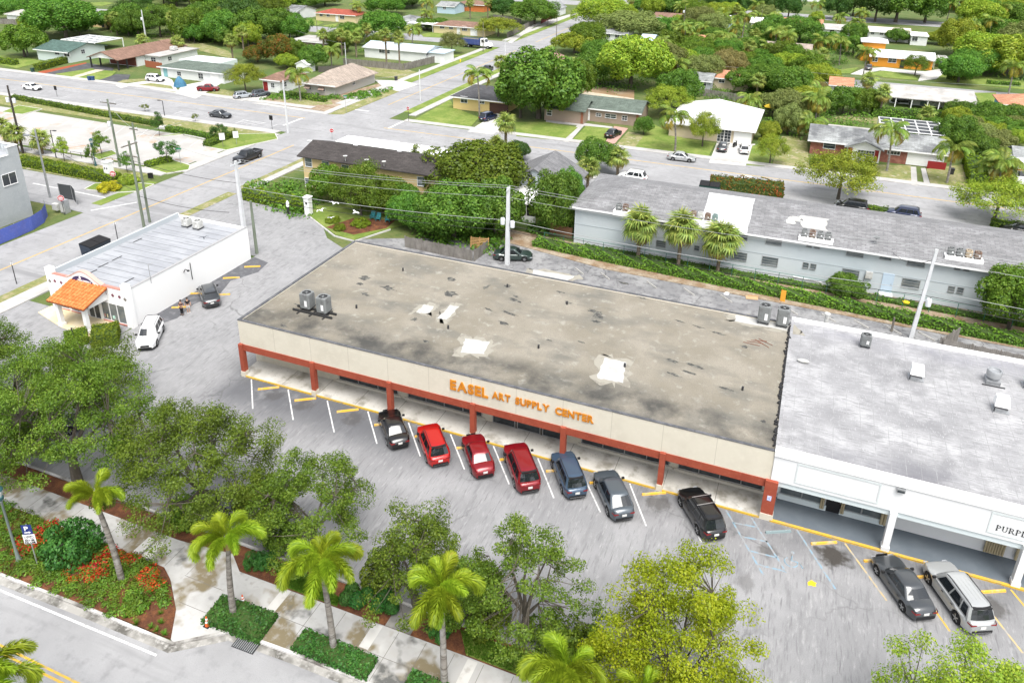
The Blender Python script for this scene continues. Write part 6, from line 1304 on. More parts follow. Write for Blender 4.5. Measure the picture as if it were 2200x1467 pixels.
for px, py, ht, wd, lb in ((405,1120,1.8,3.2,'bush under the yellowish oak'),(610,1170,1.6,2.6,'bush at the lot edge below the small oak'),(820,1255,1.8,2.6,'leafy bush behind the round clipped bushes'),(1050,1340,2.0,3.0,'bush at the foot of the thin oak'),(1190,1395,1.9,3.2,'bush between the thin oak and the yellow green tree'),(1260,1400,1.6,2.4,'low bush at the foot of the yellow green tree')):
    x, y = at(px, py, 0); tree('B', x, y, ht, wd, lb, 'small bushes in the mulch', L_OAK, int(px), 'bush', 'bush')
# flower bed: low plants one by one, red flowers
rn = random.Random(5); rg = np.random.default_rng(5); PL = []
for k in range(3):
    n = 170; d = sphere_dirs(rg, n); d[:,2] = np.abs(d[:,2]); PL.append(leaf_mesh('foliage', d*rg.uniform(.15,.42,(n,1))*np.array([1.15,1.15,.8])+np.array([0,0,.05]), d+np.array([0,0,.5])+rg.normal(size=d.shape)*.4, .13, L_HEDGE, .5, rg))
n = 130; d = sphere_dirs(rg, n); d[:,2] = np.abs(d[:,2]); FLW = leaf_mesh('blossom', d*rg.uniform(.2,.45,(n,1))*np.array([1,1,.8])+np.array([0,0,.06]), d+rg.normal(size=d.shape)*.5, .12, L_RED, .6, rg)
GT = []
for k in range(2):
    n = 60; a = rg.uniform(0,6.28,n); e = rg.uniform(.5,1.3,n); dd = np.column_stack([np.cos(a)*np.cos(e), np.sin(a)*np.cos(e), np.sin(e)]); b = MB()
    for q in dd: s = np.array([-q[1],q[0],0])*.03; b.add([tuple(s*-1),tuple(s),tuple(q*.38)], [(0,1,2)])
    GT.append(b.mesh('blades', L_GRASS))
def inpoly(x, y, poly):
    c = False; j = len(poly)-1
    for i in range(len(poly)):
        if (poly[i][1] > y) != (poly[j][1] > y) and x < (poly[j][0]-poly[i][0])*(y-poly[i][1])/(poly[j][1]-poly[i][1])+poly[i][0]: c = not c
        j = i
    return c
bed = P2((0,1085),(120,1130),(230,1170),(330,1225),(352,1250),(355,1300),(262,1330),(180,1305),(60,1255),(0,1232))
cnt = 0; gr = []; REDS_ = P2((325,1248),(347,1228),(340,1252),(165,1235),(212,1232),(108,1150),(262,1185),(205,1212),(60,1175),(280,1200))
for i in range(1300):
    x = rn.uniform(-50,-31); y = rn.uniform(22.6,26.5)
    if not inpoly(x, y, bed) or any((x-a)**2+(y-b)**2 < .19 for a, b in gr): continue
    gr.append((x,y)); red = any((x-a)**2+(y-b)**2 < .75 for a, b in REDS_)
    o = thing('flowering_plant' if red else 'bedding_plant', 'red flowering plant in the roadside flower bed' if red else 'low green bedding plant in the roadside flower bed', 'plant', (x,y,.1), rn.uniform(0,6), 'red flowering plants in the flower bed' if red else 'green plants in the flower bed'); s = rn.uniform(.75,1.35)
    inst('foliage', PL[i%3], o, scale=s)
    if red: inst('blossom', FLW, o, scale=s*.95)
    cnt += 1
for px, py in ((270,1290),(288,1292),(312,1290),(273,1325),(286,1313),(300,1318),(345,1318),(293,1340),(325,1348),(348,1338),(337,1355),(355,1363),(320,1300),(348,1265),(324,1275),(310,1283)):
    x, y = at(px, py, .11); o = thing('grass_tuft', 'small grass tuft in the bare mulch corner of the flower bed', 'plant', (x,y,.1), rn.uniform(0,6), 'grass tufts in the flower bed'); inst('blades', GT[cnt%2], o, scale=rn.uniform(.8,1.2)); cnt += 1
# real blades on the two grass strips
for poly in ([(-28.2,29.75),(-26.5,28.32),(-22.3,28.34),(-22.5,28.9),(-25.6,29.7)], [(-14.6,29.75),(-13.6,28.4),(-8,28.4),(-5,28.45),(-5,29.0),(-8.4,29.75)]):
    xs = [p[0] for p in poly]; ys = [p[1] for p in poly]; Q = []
    while len(Q) < 9000:
        x, y = rn.uniform(min(xs),max(xs)), rn.uniform(min(ys),max(ys))
        if inpoly(x, y, poly): Q.append((x,y,.11))
    Q = np.array(Q); Q[:,2] += rg.uniform(.0,.1,len(Q)); a = rg.normal(size=Q.shape); a[:,2] = .25
    o = bpy.data.objects.new('grass', leaf_mesh('grass', Q, a, .13, L_GRASS, .3, rg)); COL.objects.link(o); o['kind'] = 'stuff'; tag(o, 'short mown grass on a strip beside the pavement', 'grass')
# restaurant hedge
hedge([(-59.8,45.0),(-61.6,46.9)], 2.4, 1.25, 'bright clipped hedge at the corner of the restaurant', L_HEDGEY, .14, 120, 'clipped_hedge', 'hedge', .12, 4); hedge([(-62.2,44.0),(-63.8,45.2)], 1.9, 1.0, 'lower bright hedge below the restaurant porch', L_HEDGEY, .14, 120, 'clipped_hedge', 'hedge', .12, 5)
# ------------------------------------------------------------------ trees and palms of the neighbourhood
MARKS = [('the green roofed house',115,105),('the long brown roofed house',270,110),('the grey roofed bungalow',410,155),('the small brown hip roof',590,165),('the tan roofed corner house',715,165),('the blue roofed white house',850,110),('the dump truck',1025,95),('the red roofed yellow house',720,35),('the yellow corner house',1000,225),('the taupe bungalow',1290,245),('the white hip roof',1545,245),('the red brick house',1890,315),('the pool cage',1970,280),('the long covered terrace',2000,210),('the orange house',1940,125),('the orange tower',1873,85),('the blue house at the right edge',2175,225),('the yellow two storey house',780,350),('the gabled porch house',1165,380),('the apartment block',1600,480),('the upper left car park',250,280),('the grey block building',20,390),('the far long white house',1910,70),('the picket fence',1500,195),('the long tan roof',1690,108),('the white house at the cross street',1318,72),('the brown roof near the top centre',1433,40),('the flat brown and white roof',660,85),('the grey hip roof with carport',870,40),('the box truck',2180,370),('the far left white roof',40,32),('the vacant brown plot',1340,200),('the orange and grey roof',1808,180)]
COLN = {'oak_leaf':'dark green','olive_leaf':'olive','bright_leaf':'lime green','green_leaf':'green','deep_leaf':'deep green','yellow_green_leaf':'yellow green','pale_leaf':'pale green','brownish_leaf':'yellowish brown','flame_leaf':'orange flowering','hedge_leaf':'leafy','hedge_leaf_bright':'bright'}
LOT_ = []
def plan(kind, px, base, top, w, m=None): LOT_.append((kind, px, base, top, w, m))
G_, Dp, Y_, Pl, Bn, Fl, Ok = L_GREEN, L_DEEP, L_YEL, L_PALE, L_BRN, L_FLAME, L_OAK
for r in ((115,86,-2,128,G_),(35,126,54,80,Ok),(103,124,95,36,Y_),(8,45,-5,60,G_),(60,26,-4,50,Dp),(268,72,8,58,G_),(328,84,4,92,G_),(395,92,18,72,Ok),(440,62,2,72,G_),(470,96,24,84,G_),(505,72,-6,84,Dp),(532,98,20,80,G_),(560,48,-8,74,Ok),(566,92,20,92,G_),(612,90,30,78,G_),(596,22,-12,70,Dp),(650,20,-10,60,G_),(690,14,-16,60,Ok),(818,88,25,84,G_),(818,34,-12,78,G_),(860,20,-15,60,Dp),(668,152,97,56,G_),(545,136,100,52,Fl),(590,141,74,62,Fl),(626,138,84,48,Ok),(611,150,118,42,Y_),(517,201,132,70,Y_),(965,119,66,56,Pl),(1062,82,35,90,Y_),(1140,56,-2,94,G_),(1075,40,-6,50,Dp),(940,66,40,48,G_),(1287,66,-4,100,Y_),(1385,32,-4,64,G_),(1345,86,26,118,Pl),(1256,90,50,66,Ok),(1228,118,70,78,Y_),(1278,152,88,66,G_),(1346,196,80,140,Y_),(1282,188,112,96,G_),(1424,172,92,74,Pl),(1142,264,108,172,G_),(1110,258,140,90,G_),(1180,262,150,90,Ok),(1426,256,180,92,Y_),(1452,240,150,80,G_),(1243,218,130,58,Ok),(1380,292,252,36,G_),(1506,320,236,68,Y_),(1652,357,286,68,Y_),(1648,305,264,42,Y_),(1692,292,226,58,Pl),(1800,440,322,152,Y_),(2140,490,390,156,Y_),(2050,332,250,74,G_),(2092,322,266,82,Pl),(2150,302,258,92,G_),(2010,302,256,56,G_),(2102,348,292,64,G_),(2122,282,224,80,G_),(1850,248,194,62,Ok),(1810,248,188,64,G_),(1720,252,190,72,Y_),(1690,218,144,84,G_),(1756,194,141,78,Y_),(1640,204,144,94,G_),(1602,200,150,82,G_),(1560,176,108,66,Bn),(1505,186,120,70,Pl),(2050,122,40,74,Y_),(2120,156,74,116,Y_),(2165,170,80,126,Y_),(2185,64,6,96,G_),(2110,64,2,84,Y_),(2142,96,40,84,G_),(2022,98,68,52,Y_),(2196,126,48,86,Pl),(2095,166,108,94,G_),(2060,182,120,80,G_),(1966,166,114,54,Ok),(1880,50,-44,76,Dp),(1925,52,-46,116,G_),(1988,52,-40,86,G_),(1832,36,-34,54,Dp),(1692,42,-22,50,Dp),(1645,38,-22,50,Dp),(1590,37,-22,50,Dp),(1540,26,-24,60,Dp),(1796,44,-18,54,Dp),(1470,28,-6,56,Ok),(1522,48,8,64,Y_),(1560,40,6,66,Y_),(1490,46,4,64,Ok),(1430,28,-8,70,Ok),(1482,80,44,66,G_),(1508,66,28,62,G_),(1662,80,34,58,G_),(1716,94,36,80,G_),(1832,94,51,48,G_),(1926,94,62,42,G_),(1780,106,70,64,G_),(1832,120,78,56,G_),(1650,136,108,66,G_),(1700,156,116,68,Y_),(1480,146,90,66,Ok),(1500,158,104,56,G_),(1740,170,120,70,Ok),(1560,130,85,60,G_),(1610,120,80,60,G_),(1530,100,60,50,G_),(2030,20,-20,70,G_),(2085,30,-14,70,Ok),(2150,25,-14,80,G_),(2200,25,-20,70,Y_),(1640,176,120,70,G_),(1590,150,112,60,Ok),
    (760,474,344,120,Ok),(830,432,376,84,G_),(862,466,398,66,G_),(1010,452,318,200,Ok),(960,524,408,150,G_),(1052,514,390,118,G_),(905,505,430,86,G_),(1106,346,306,48,Dp),(1182,512,372,96,G_),(1276,374,304,76,G_),(700,440,360,86,Ok),(2172,722,588,134,Ok),(1815,648,602,72,G_),(1215,470,365,60,G_),(805,462,388,110,Ok),(868,492,420,80,G_)): plan('D', *r)
for r in ((343,292,240,32,Dp),(475,302,262,42,Dp),(219,332,280,42,Ok),(361,351,296,56,Dp),(139,347,294,40,Y_),(202,356,304,28,G_),(274,371,324,34,G_),(312,240,222,20,Pl),(900,392,310,62,Pl),(420,262,242,16,Pl),(505,300,275,18,Pl)): plan('O', *r)
for r in ((240,70,35),(187,68,38),(376,92,30),(697,120,66),(735,120,66),(766,124,72),(831,147,66),(859,149,70),(525,120,60),(501,132,78),(1010,42,0),(1048,40,-2),(1076,178,122),(1086,348,250),(1066,356,300),(1888,252,188),(1756,258,212),(1262,408,345),(1326,380,322),(1370,562,463),(1456,578,470),(1541,588,495),(40,330,272),(14,315,258),(92,332,286),(310,115,78),(385,122,80),(1690,286,255),(1985,272,243),(1240,175,130),(1400,160,120)): plan('S', r[0], r[1], r[2], 0)
for r in ((886,100,56),(713,145,100),(646,217,150),(915,44,-2),(1030,252,150),(1450,326,240),(1905,368,270),(2034,394,308),(2141,398,334),(2121,392,344),(1592,100,28),(1530,114,74),(1690,122,70),(1757,144,80),(1802,140,84),(1851,180,104),(1642,124,94),(1592,126,90),(1752,44,4),(2166,204,134),(2032,54,4),(2076,94,44),(2064,44,-4),(2140,64,10),(1510,92,50),(1550,76,30),(770,46,6),(60,120,70),(1740,300,255),(1665,110,60),(1480,110,70)): plan('C', r[0], r[1], r[2], 0)
rn = random.Random(42)
def more(poly, n, hmin, hmax, kinds, ms):
    poly = P2(*poly); xs = [p[0] for p in poly]; ys = [p[1] for p in poly]; k = t = 0
    while k < n and t < n*60:
        t += 1; x, y = rn.uniform(min(xs),max(xs)), rn.uniform(min(ys),max(ys))
        if not inpoly(x, y, poly) or any(a-2.2 < x < b+2.2 and c-11 < y < d+2 for a, b, c, d in RECTS): continue
        if any((x-a)**2+(y-b)**2 < 12 for a, b in EXTRA): continue
        EXTRA.append((x,y)); k += 1; h = rn.uniform(hmin,hmax); d = np.array([x,y,-H]); z = float(d@FWD); px = 1100+FPX*float(d@CR)/z; base = projy(x,y,0); top = projy(x,y,h); w = h*rn.uniform(.9,1.35)*ppm(x,y,h*.6)
        kd = rn.choice(kinds); plan(kd, px, base, top, w if kd == 'D' else 0, rn.choice(ms) if kd == 'D' else None)
EXTRA = [at(r[1], r[2], 0) for r in LOT_]
more(((215,75),(480,100),(640,74),(600,25),(380,10),(260,20)), 20, 6, 10, 'DDDDS', (G_,G_,Ok,Y_,Dp)); more(((0,28),(330,12),(640,4),(640,-40),(0,-30)), 26, 6, 10, 'DDDSC', (G_,Ok,Y_,Dp)); more(((640,20),(1060,20),(1200,0),(1100,-60),(640,-40)), 24, 6, 10, 'DDDSC', (G_,Ok,Y_,Dp))
more(((380,95),(500,110),(640,95),(640,60),(380,60)), 14, 5, 8, 'DDDS', (G_,Y_,Ok)); more(((60,84),(230,74),(330,66),(300,40),(160,50),(60,60)), 10, 4, 7, 'DDS', (G_,Y_)); more(((1230,110),(1480,190),(1500,60),(1420,0),(1270,60)), 14, 6, 10, 'DDDSC', (G_,Y_,Ok,Pl)); more(((1450,190),(1700,290),(1890,250),(1860,185),(1700,120),(1480,100)), 20, 4, 7, 'DDSC', (G_,Y_,Ok,Pl,Bn)); more(((1400,90),(1760,140),(1860,100),(1840,40),(1420,10)), 30, 4, 8, 'DCCCS', (G_,Y_,Ok,Pl)); more(((2030,135),(2200,190),(2200,0),(2050,-10)), 26, 6, 10, 'DDDCC', (Y_,Y_,G_,Ok)); more(((1400,0),(2200,20),(2200,-60),(1400,-60)), 34, 7, 11, 'DDDC', (Dp,G_,Ok,Y_)); more(((1990,345),(2110,340),(2200,310),(2200,262),(2030,245)), 12, 3, 5, 'D', (G_,Y_,Pl)); more(((690,115),(790,118),(930,62),(870,58),(700,60)), 9, 4, 7, 'DSC', (G_,Ok))
def descr(kind, px, py, w, m):
    nm, mx, my = min(MARKS, key=lambda q: math.hypot(q[1]-px, (q[2]-py)*1.6)); dx, dy = px-mx, py-my
    rel = ('left of' if dx < 0 else 'right of') if abs(dx) > abs(dy)*1.3 else ('behind' if dy < 0 else 'in front of')
    if kind == 'D': k = ('large ' if w > 100 else 'small ' if w < 45 else '')+COLN.get(m.name, 'green')+' tree'
    elif kind == 'O': k = 'young '+COLN.get(m.name, 'green')+' tree'
    else: k = {'S': 'round fan palm', 'C': 'feathery palm'}[kind]
    return k+' '+rel+' '+nm
lab = [descr(k, px, b-(b-t)*.4, w, m or L_GREEN) for k, px, b, t, w, m in LOT_]; NUM = ['','one','two','three','four','five','six','seven','eight','nine','ten']
from collections import defaultdict
grp = defaultdict(list)
for i, l in enumerate(lab): grp[l].append(i)
for l, ids in grp.items():
    if len(ids) > 1:
        ids.sort(key=lambda i: LOT_[i][1]); n = len(ids)
        ow = ['','second','third','fourth','fifth','sixth','seventh','eighth','ninth','tenth','eleventh','twelfth','thirteenth','fourteenth','fifteenth','sixteenth','seventeenth','eighteenth','nineteenth','twentieth']
        for j, i in enumerate(ids): lab[i] = l+', '+('leftmost' if j == 0 else 'rightmost' if j == n-1 else ow[j]+' from left' if j < 20 else ow[n-1-j]+' from right')
UM = {1800,2140,1652,1506,760,965,517,1062,1966,328,1426}
for i, (k, px, base, top, w, m) in enumerate(LOT_):
    x, y = at(px, base, 0); h = rise(x, y, top)
    if k in 'DO':
        q = ppm(x, y, h*.6); tree('U' if px in UM and k == 'D' else k, x, y+(.25*w/q if k == 'D' else 0), h*(.93 if k == 'D' else 1), w/q*1.08, lab[i], 'trees of the neighbourhood' if k == 'D' else 'young trees', m, i)
    elif k == 'S': palm('sabal', x, y, max(h-1.3, 2.2), lab[i], 'fan palms', 1.5 if base > 500 else 1.2 if base > 300 else 1.3, i, 44 if base > 500 else 36 if base > 300 else 28)
    else: palm('coco', x, y, max(h-1.4, 2.2), lab[i], 'feathery palms', 1.25, i, 14, (random.Random(i).uniform(-.7,.7), random.Random(i+5).uniform(-.7,.7)))
# undergrowth that reads as one mass: low leafy scrub between the back gardens
rg = np.random.default_rng(77); P = []; N = []
def scrub(poly, n, hmax, z0=0.0):
    poly = P2(*poly); xs = [p[0] for p in poly]; ys = [p[1] for p in poly]; k = 0
    while k < n:
        x, y = rg.uniform(min(xs),max(xs)), rg.uniform(min(ys),max(ys))
        if not inpoly(x, y, poly): continue
        k += 1; q = 34; d = sphere_dirs(rg, q); d[:,2] = np.abs(d[:,2]); r = rg.uniform(.5,1.0)*hmax
        P.append(np.array([x,y,z0])+d*r*np.array([1.1,1.1,.9])); N.append(d+np.array([0,0,.4])+rg.normal(size=(q,3))*.4)
for poly, n, hm in ((((220,72),(480,95),(640,72),(560,30),(380,20)),230,1.8),(((700,118),(790,122),(930,60),(880,56),(690,60)),60,1.2),(((1170,205),(1290,205),(1480,195),(1480,110),(1290,90),(1230,130)),170,2.0),(((1560,230),(1720,300),(1900,262),(1880,190),(1700,150),(1480,120),(1480,195)),420,2.0),(((1450,150),(1800,150),(1860,100),(1800,60),(1420,40),(1400,90)),520,2.2),(((2040,130),(2200,190),(2200,20),(2060,10)),420,2.4),(((1990,345),(2110,330),(2200,300),(2200,268),(2040,250),(1900,255)),190,1.4),(((900,520),(1075,545),(1100,450),(860,440)),150,1.3),(((530,430),(650,470),(690,430),(660,400),(530,395)),70,1.4),(((560,215),(800,215),(845,190),(740,205),(600,205)),110,.9),(((1130,500),(1225,510),(1230,430),(1120,420)),50,1.2)): scrub(poly, n, hm)
o = bpy.data.objects.new('undergrowth', leaf_mesh('undergrowth', np.concatenate(P), np.concatenate(N), .42, L_GREEN, .62, rg)); COL.objects.link(o); o['kind'] = 'stuff'; tag(o, 'tangled green undergrowth filling the back gardens', 'undergrowth')
# ------------------------------------------------------------------ upper left car park, lanes, islands
LOTC = mat('pale_lot_concrete', (.33,.318,.3), .9, [(.12,(.39,.38,.365),.42,.6,4),(.2,(.36,.23,.13),.58,.68,4),(1.5,(.33,.32,.3),.55,.75,5)], (40,.2))
struct('car_park', [(-175,88.6),(-93.6,88.6),(-93.6,93.6),(-91,93.6),(-91,98.6),(-93.6,98.6),(-93.6,100.5),(-97.5,103.2),(-107.5,104.8),(-143,105.6),(-175,106)], -.1, .02, LOTC)
struct('side_lane', [(-145,69.8),(-97,69.8),(-91,69.5),(-91,79.5),(-97,79.3),(-145,79.3)], -.1, .008, ROAD)
slab('pavement', -145, 85.6, -93.2, 87.6, PALE); slab('verge', -145, 79.5, -95.5, 85.5, DRYGRASS, .05)
for x in np.arange(-168,-112,2.75): line('stall_line', (x,105.2), (x+2.6,100.4), .1, WHITEPAINT, .026)
for x in np.arange(-146,-112,2.75): line('stall_line', (x,89.2), (x+2.6,93.8), .1, WHITEPAINT, .026)
for x in (-104.6,-102,-99.4): line('stall_line', (x,104), (x+1.4,99.8), .1, WHITEPAINT, .026)
line('lane_line', (-108,75.2), (-91,75.0), .25, WHITEPAINT, .012); line('stop_line', (-90.8,70.5), (-87.5,75.4), .3, WHITEPAINT, .012)
def island(px, m=LAWN, z=.14):
    poly = P2(*px); struct('verge', poly, -.1, z, m); b = MB(); L = poly+[poly[0]]; a = sum(L[i][0]*L[i+1][1]-L[i+1][0]*L[i][1] for i in range(len(poly)))
    if a > 0: L = L[::-1]
    b.prism(strip([*L], 0, .18)[:], .0, .12) if False else None
    for (x0,y0),(x1,y1) in zip(L[:-1],L[1:]):
        d = Vector((x1-x0,y1-y0)); n = Vector((-d.y,d.x)).normalized()*.16; b.prism([(x0,y0),(x1,y1),(x1+n.x,y1+n.y),(x0+n.x,y0+n.y)], -.05, .16)
    o = b.build('kerb', CONC); o['kind'] = 'structure'
island(((183,408),(205,396),(262,392),(330,398),(300,412),(250,415))); island(((312,360),(368,345),(408,357),(405,366),(358,374))); island(((322,298),(388,288),(440,300),(395,290)))
island(((440,316),(505,290),(590,288),(596,300),(486,324))); island(((196,335),(240,325),(252,332),(214,345))); island(((5,242),(40,228),(90,236),(48,247)))
o = MB(); x, y = at(362, 277, 0); o.box(x-2,y-.7,0,x+2,y+.7,.35); o.build('planter_box', CONC); tag(bpy.data.objects['planter_box'], 'low concrete planter box beside the car park hedge', 'planter')
HG = 'hedges of the car park and streets'
hedge([at(30,213),at(340,272)], 1.2, .9, 'long clipped hedge along the top of the upper left car park', L_HEDGE, .3, 22, 'hedge', 'hedge', .2, 11, HG); hedge([at(360,280),at(470,302)], 1.2, .9, 'right stretch of hedge along the top of the car park', L_HEDGE, .3, 22, 'hedge', 'hedge', .2, 12, HG); hedge([at(445,316),at(498,294)], 1.6, 1.0, 'short hedge beside the white sign board', L_HEDGE, .26, 28, 'hedge', 'hedge', .1, 13, HG)
hedge([at(45,352),at(252,393)], 2.0, 1.3, 'bright hedge along the lane below the car park', L_HEDGEY, .26, 34, 'hedge', 'hedge', .15, 14, HG); hedge([at(315,360),at(366,347)], 1.5, .9, 'small hedge on the car park entrance island', L_HEDGEY, .22, 40, 'hedge', 'hedge', .1, 15, HG)
x, y = at(236, 410, 0); tree('B', x, y, 1.3, 3.6, 'yellow flowering bush on the lane island', None, leafmat('gold_leaf', (.2,.2,.01), (.4,.36,.02), (.55,.5,.03), .3), 3, 'bush', 'bush'); x, y = at(277, 395, 0); tree('B', x, y, 1.4, 3.0, 'second yellowish bush at the corner of the bright hedge', None, L_YEL, 4, 'bush', 'bush')
# residential hedges
for a, b_, w_, h_, m_, lb in (((80,152),(188,122),1.8,1.5,L_HEDGEY,'sloping clipped hedge beside the red edged drive'),((0,136),(36,140),1.6,1.3,L_HEDGEY,'hedge at the far left edge by the street'),((1872,250),(1990,258),2.2,1.9,L_HEDGE,'left half of the hedge below the covered terrace'),((2000,258),(2120,270),2.4,2.0,L_HEDGE,'right half of the hedge below the covered terrace'),((2085,352),(2100,400),2.6,1.8,L_HEDGEY,'green hedge left of the box truck'),((1855,455),(1905,462),1.4,1.0,L_HEDGE,'low hedge between the black and navy crossovers'),((2130,488),(2260,500),1.5,1.0,L_HEDGE,'low hedge right of the yellow green street tree'),((2040,172),(2082,170),2.6,2.0,L_HEDGEY,'yellowish hedge right of the orange house drive'),((1745,352),(1800,362),2.2,1.4,L_HEDGE,'hedge in front of the red brick house'),((605,205),(700,220),1.4,1.0,L_HEDGE,'dark hedge under the shuttered windows'),((2120,180),(2190,186),1.4,.8,L_HEDGE,'low hedge on the lawn at the right edge')):
    hedge([at(*a),at(*b_)], w_, h_, lb, m_, .32, 20, 'hedge', 'hedge', .25, int(a[0]), HG)
hedge([at(1525,405),at(1680,420)], 3.2, 1.8, 'flowering hedge with red blossoms behind the apartment roof', L_FLAME, .3, 26, 'flowering_hedge', 'hedge', .3, 31); hedge([at(1700,-30),at(1720,-28)], 2, 1, 'trimmed hedge at the far top edge', L_HEDGE, .4, 10, 'hedge', 'hedge', .2, 32, HG)
# rear hedge bank and green mesh fence behind the alley
hedge([(-30,84.6),(-22,83.8),(-10,83.0),(4,82.2),(14,81.6),(40,80.6)], 1.7, .85, 'long rough hedge along the rear alley', L_HEDGE, .24, 46, 'hedge', 'hedge', .5, 41); hedge([(-24,86.1),(-2,85.9),(20,85.6),(45,85.4)], 1.2, .35, 'strip of weeds at the foot of the apartment block', L_GREEN, .24, 26, 'weed_strip', 'weeds', .6, 42)
struct('verge', [(-36,83.5),(-33,83.55),(-20,81.05),(10,80.25),(60,79.65),(60,87.05),(-26.4,87.05),(-36,88)], -.1, .05, SOIL)
gf = thing('mesh_fence', 'green chain link fence behind the rear hedge', 'fence', (0,84.6,0))
for k in range(26): MB().cyl(-29+k*2.6, 85.0-.02*k, 0, 1.7, .035, .035, 6).build('post', mat('green_metal',(.03,.14,.1),.6), gf)
MB().tube([(-29,85.0,1.68),(37,84.5,1.68)], .025, 5).build('top_rail', MATS['green_metal'], gf)
# timber fences with single boards where they are large, panels of boards far off
def fence(a, b_, h, label, m=None, n=None, name='timber_fence', solid=True):
    p, q = Vector((*a,0)), Vector((*b_,0)); L = (q-p).length; d = (q-p)/L; nn = Vector((-d.y,d.x,0)); o = thing(name, label, 'fence', (p.x,p.y,0)); m = m or TIMB; k = int(L/.16); b = MB()
    for i in range(k):
        c = p+d*(L*(i+.5)/k); s = d*.068; t = nn*.012; z = h*(1+.03*math.sin(i*7.3)); v = [c-s-t, c+s-t, c+s+t, c-s+t]; b.add([(u.x,u.y,.03) for u in v]+[(u.x,u.y,z) for u in v], [(4,5,6,7),(0,1,5,4),(1,2,6,5),(2,3,7,6),(3,0,4,7)])
    b.build('boards', m, o)['kind'] = 'stuff'
    for i in range(int(L/2.4)+1): c = p+d*min(L, i*2.4)+nn*.08; MB().cbox(c.x,c.y,h*.53,.1,.1,h*1.06,0,math.atan2(d.y,d.x)).build('post', m, o)
    for z in (.35,h-.3): b = MB(); b.tube([tuple(p+nn*.05+Vector((0,0,z))), tuple(q+nn*.05+Vector((0,0,z)))], .04, 4); b.build('rail', m, o)
fence(at(738,140), at(866,152), 1.8, 'grey timber fence with palms before the blue roofed house'); fence(at(868,152), at(962,128), 1.8, 'grey timber fence running along the cross street verge'); fence(at(1090,82), at(1146,54), 1.8, 'grey timber fence of the far corner garden by the cross street'); fence(at(1060,42), at(1120,52), 1.8, 'grey timber fence at the back of the far corner garden')
fence(at(1163,52), at(1200,32), 1.8, 'dark red timber fence beside the cross street', mat('red_fence',(.25,.06,.055),.85)); fence(at(1478,202), at(1610,222), 1.7, 'picket fence behind the white hip roof'); fence(at(685,156), at(760,152), 1.5, 'dark fence behind the garden shed', mat('dark_timber',(.1,.09,.08),.9)); fence(at(0,52), at(50,54), 1.8, 'timber fence at the far left edge'); fence(at(313,144), at(350,150), 1.7, 'red brown fence beside the brown roofed house', mat('redwood',(.3,.1,.05),.85))
fence(at(870,522,.6), at(1015,552,.6), 1.5, 'weathered fence of the bin enclosure behind the art shop'); fence(at(1020,552,.6), at(1048,530,.6), 1.5, 'short side of the bin enclosure behind the art shop'); fence((15.6,76.0), (26,75.4), 1.6, 'weathered fence of the enclosure at the right rear alley'); fence((15.4,76.1), (17.4,79.3), 1.6, 'angled side of the enclosure at the right rear alley'); fence((-29.4,88.4), (-26.2,88.0), 1.6, 'brown timber fence against the end of the apartment block', mat('brown_timber',(.22,.12,.07),.9))
x, y = at(1030, 535, 0); o = thing('wooden_pallet', 'wooden pallet leaning in the bin enclosure', 'pallet', (x,y,0), .2); PLT = mat('pallet_wood',(.5,.3,.13),.9)
for k in range(7): MB().box(-1.2,-.05+.03*k,.12+k*.2,1.2,-.02+.03*k,.26+k*.2).build('slat', PLT, o, local=True)
for s in (-1.1,0,1.1): MB().add([(s-.05,.0,.1),(s+.05,.0,.1),(s+.05,.2,1.55),(s-.05,.2,1.55),(s-.05,.1,.1),(s+.05,.1,.1),(s+.05,.3,1.55),(s-.05,.3,1.55)], [(0,1,2,3),(7,6,5,4),(0,3,7,4),(1,5,6,2)]).build('runner', PLT, o, local=True)
# ------------------------------------------------------------------ lot markings, wheel stops
for k, (a, b_) in enumerate((((-43.27,46.05),(-40.27,42.56)),((-39.24,46.03),(-36.17,42.63)),((-35.1,45.98),(-32.08,42.56)),((-31.06,46.05),(-28.14,42.69)),((-27.14,46.05),(-24.23,42.69)),((-23.24,46.05),(-20.4,42.67)),((-19.43,46.05),(-16.62,42.48)),((-15.64,46.05),(-13.06,42.39)),((-12.13,46.05),(-9.53,42.35)),((-8.3,46.05),(-6.2,42.3)),((-4.4,46.05),(-2.4,42.3)))): line('stall_line', a, b_, .11, WHITEPAINT, .016)
for a, b_ in (((-1.22,46.05),(1.79,41.04)),((.54,46.0),(3.19,41.82)),((3.61,46.05),(6.17,41.66)),((-.6,45.0),(1.0,45.2)),((.1,43.9),(1.8,44.1)),((.8,42.8),(2.5,42.9)),((1.4,41.8),(3.1,41.9))): line('accessible_bay_line', a, b_, .13, BPAINT, .016)
YF = mat('faded_yellow_paint',(.5,.36,.14),.85,[(1.5,(.3,.29,.27),.42,.6,5)])
for a, b_, m in (((6.73,46.0),(9.17,41.95),YF),((10.0,46.0),(12.6,41.0),YPAINT),((13.9,45.9),(16.4,41.0),YF),((16.6,45.95),(19.0,41.2),YPAINT)): line('stall_line', a, b_, .12, m, .016)
o = MB(); x, y = at(1705, 1203, 0); o.tube([(x-.1,y+.5,.016),(x-.15,y-.1,.016),(x+.35,y-.1,.016),(x+.6,y-.5,.016)], .05, 4); o.tube([(x-.15+.42*math.cos(t),y-.25+.4*math.sin(t),.016) for t in np.linspace(2.2,6.6,14)], .045, 4); o.ball((x-.1,y+.65,.016), (.13,.13,.01), 8, 4); o = o.build('wheelchair_symbol', BPAINT); o['kind'] = 'structure'
x, y = at(1743, 1253, 0); b = MB(); b.prism(blob(x, y, .28, .22, 12, .3), 0, .03); tag(b.build('yellow_litter', mat('yellow_bag',(.7,.48,.02),.6)), 'small yellow scrap lying on the lot before the white shop', 'litter')
STOPM = {}
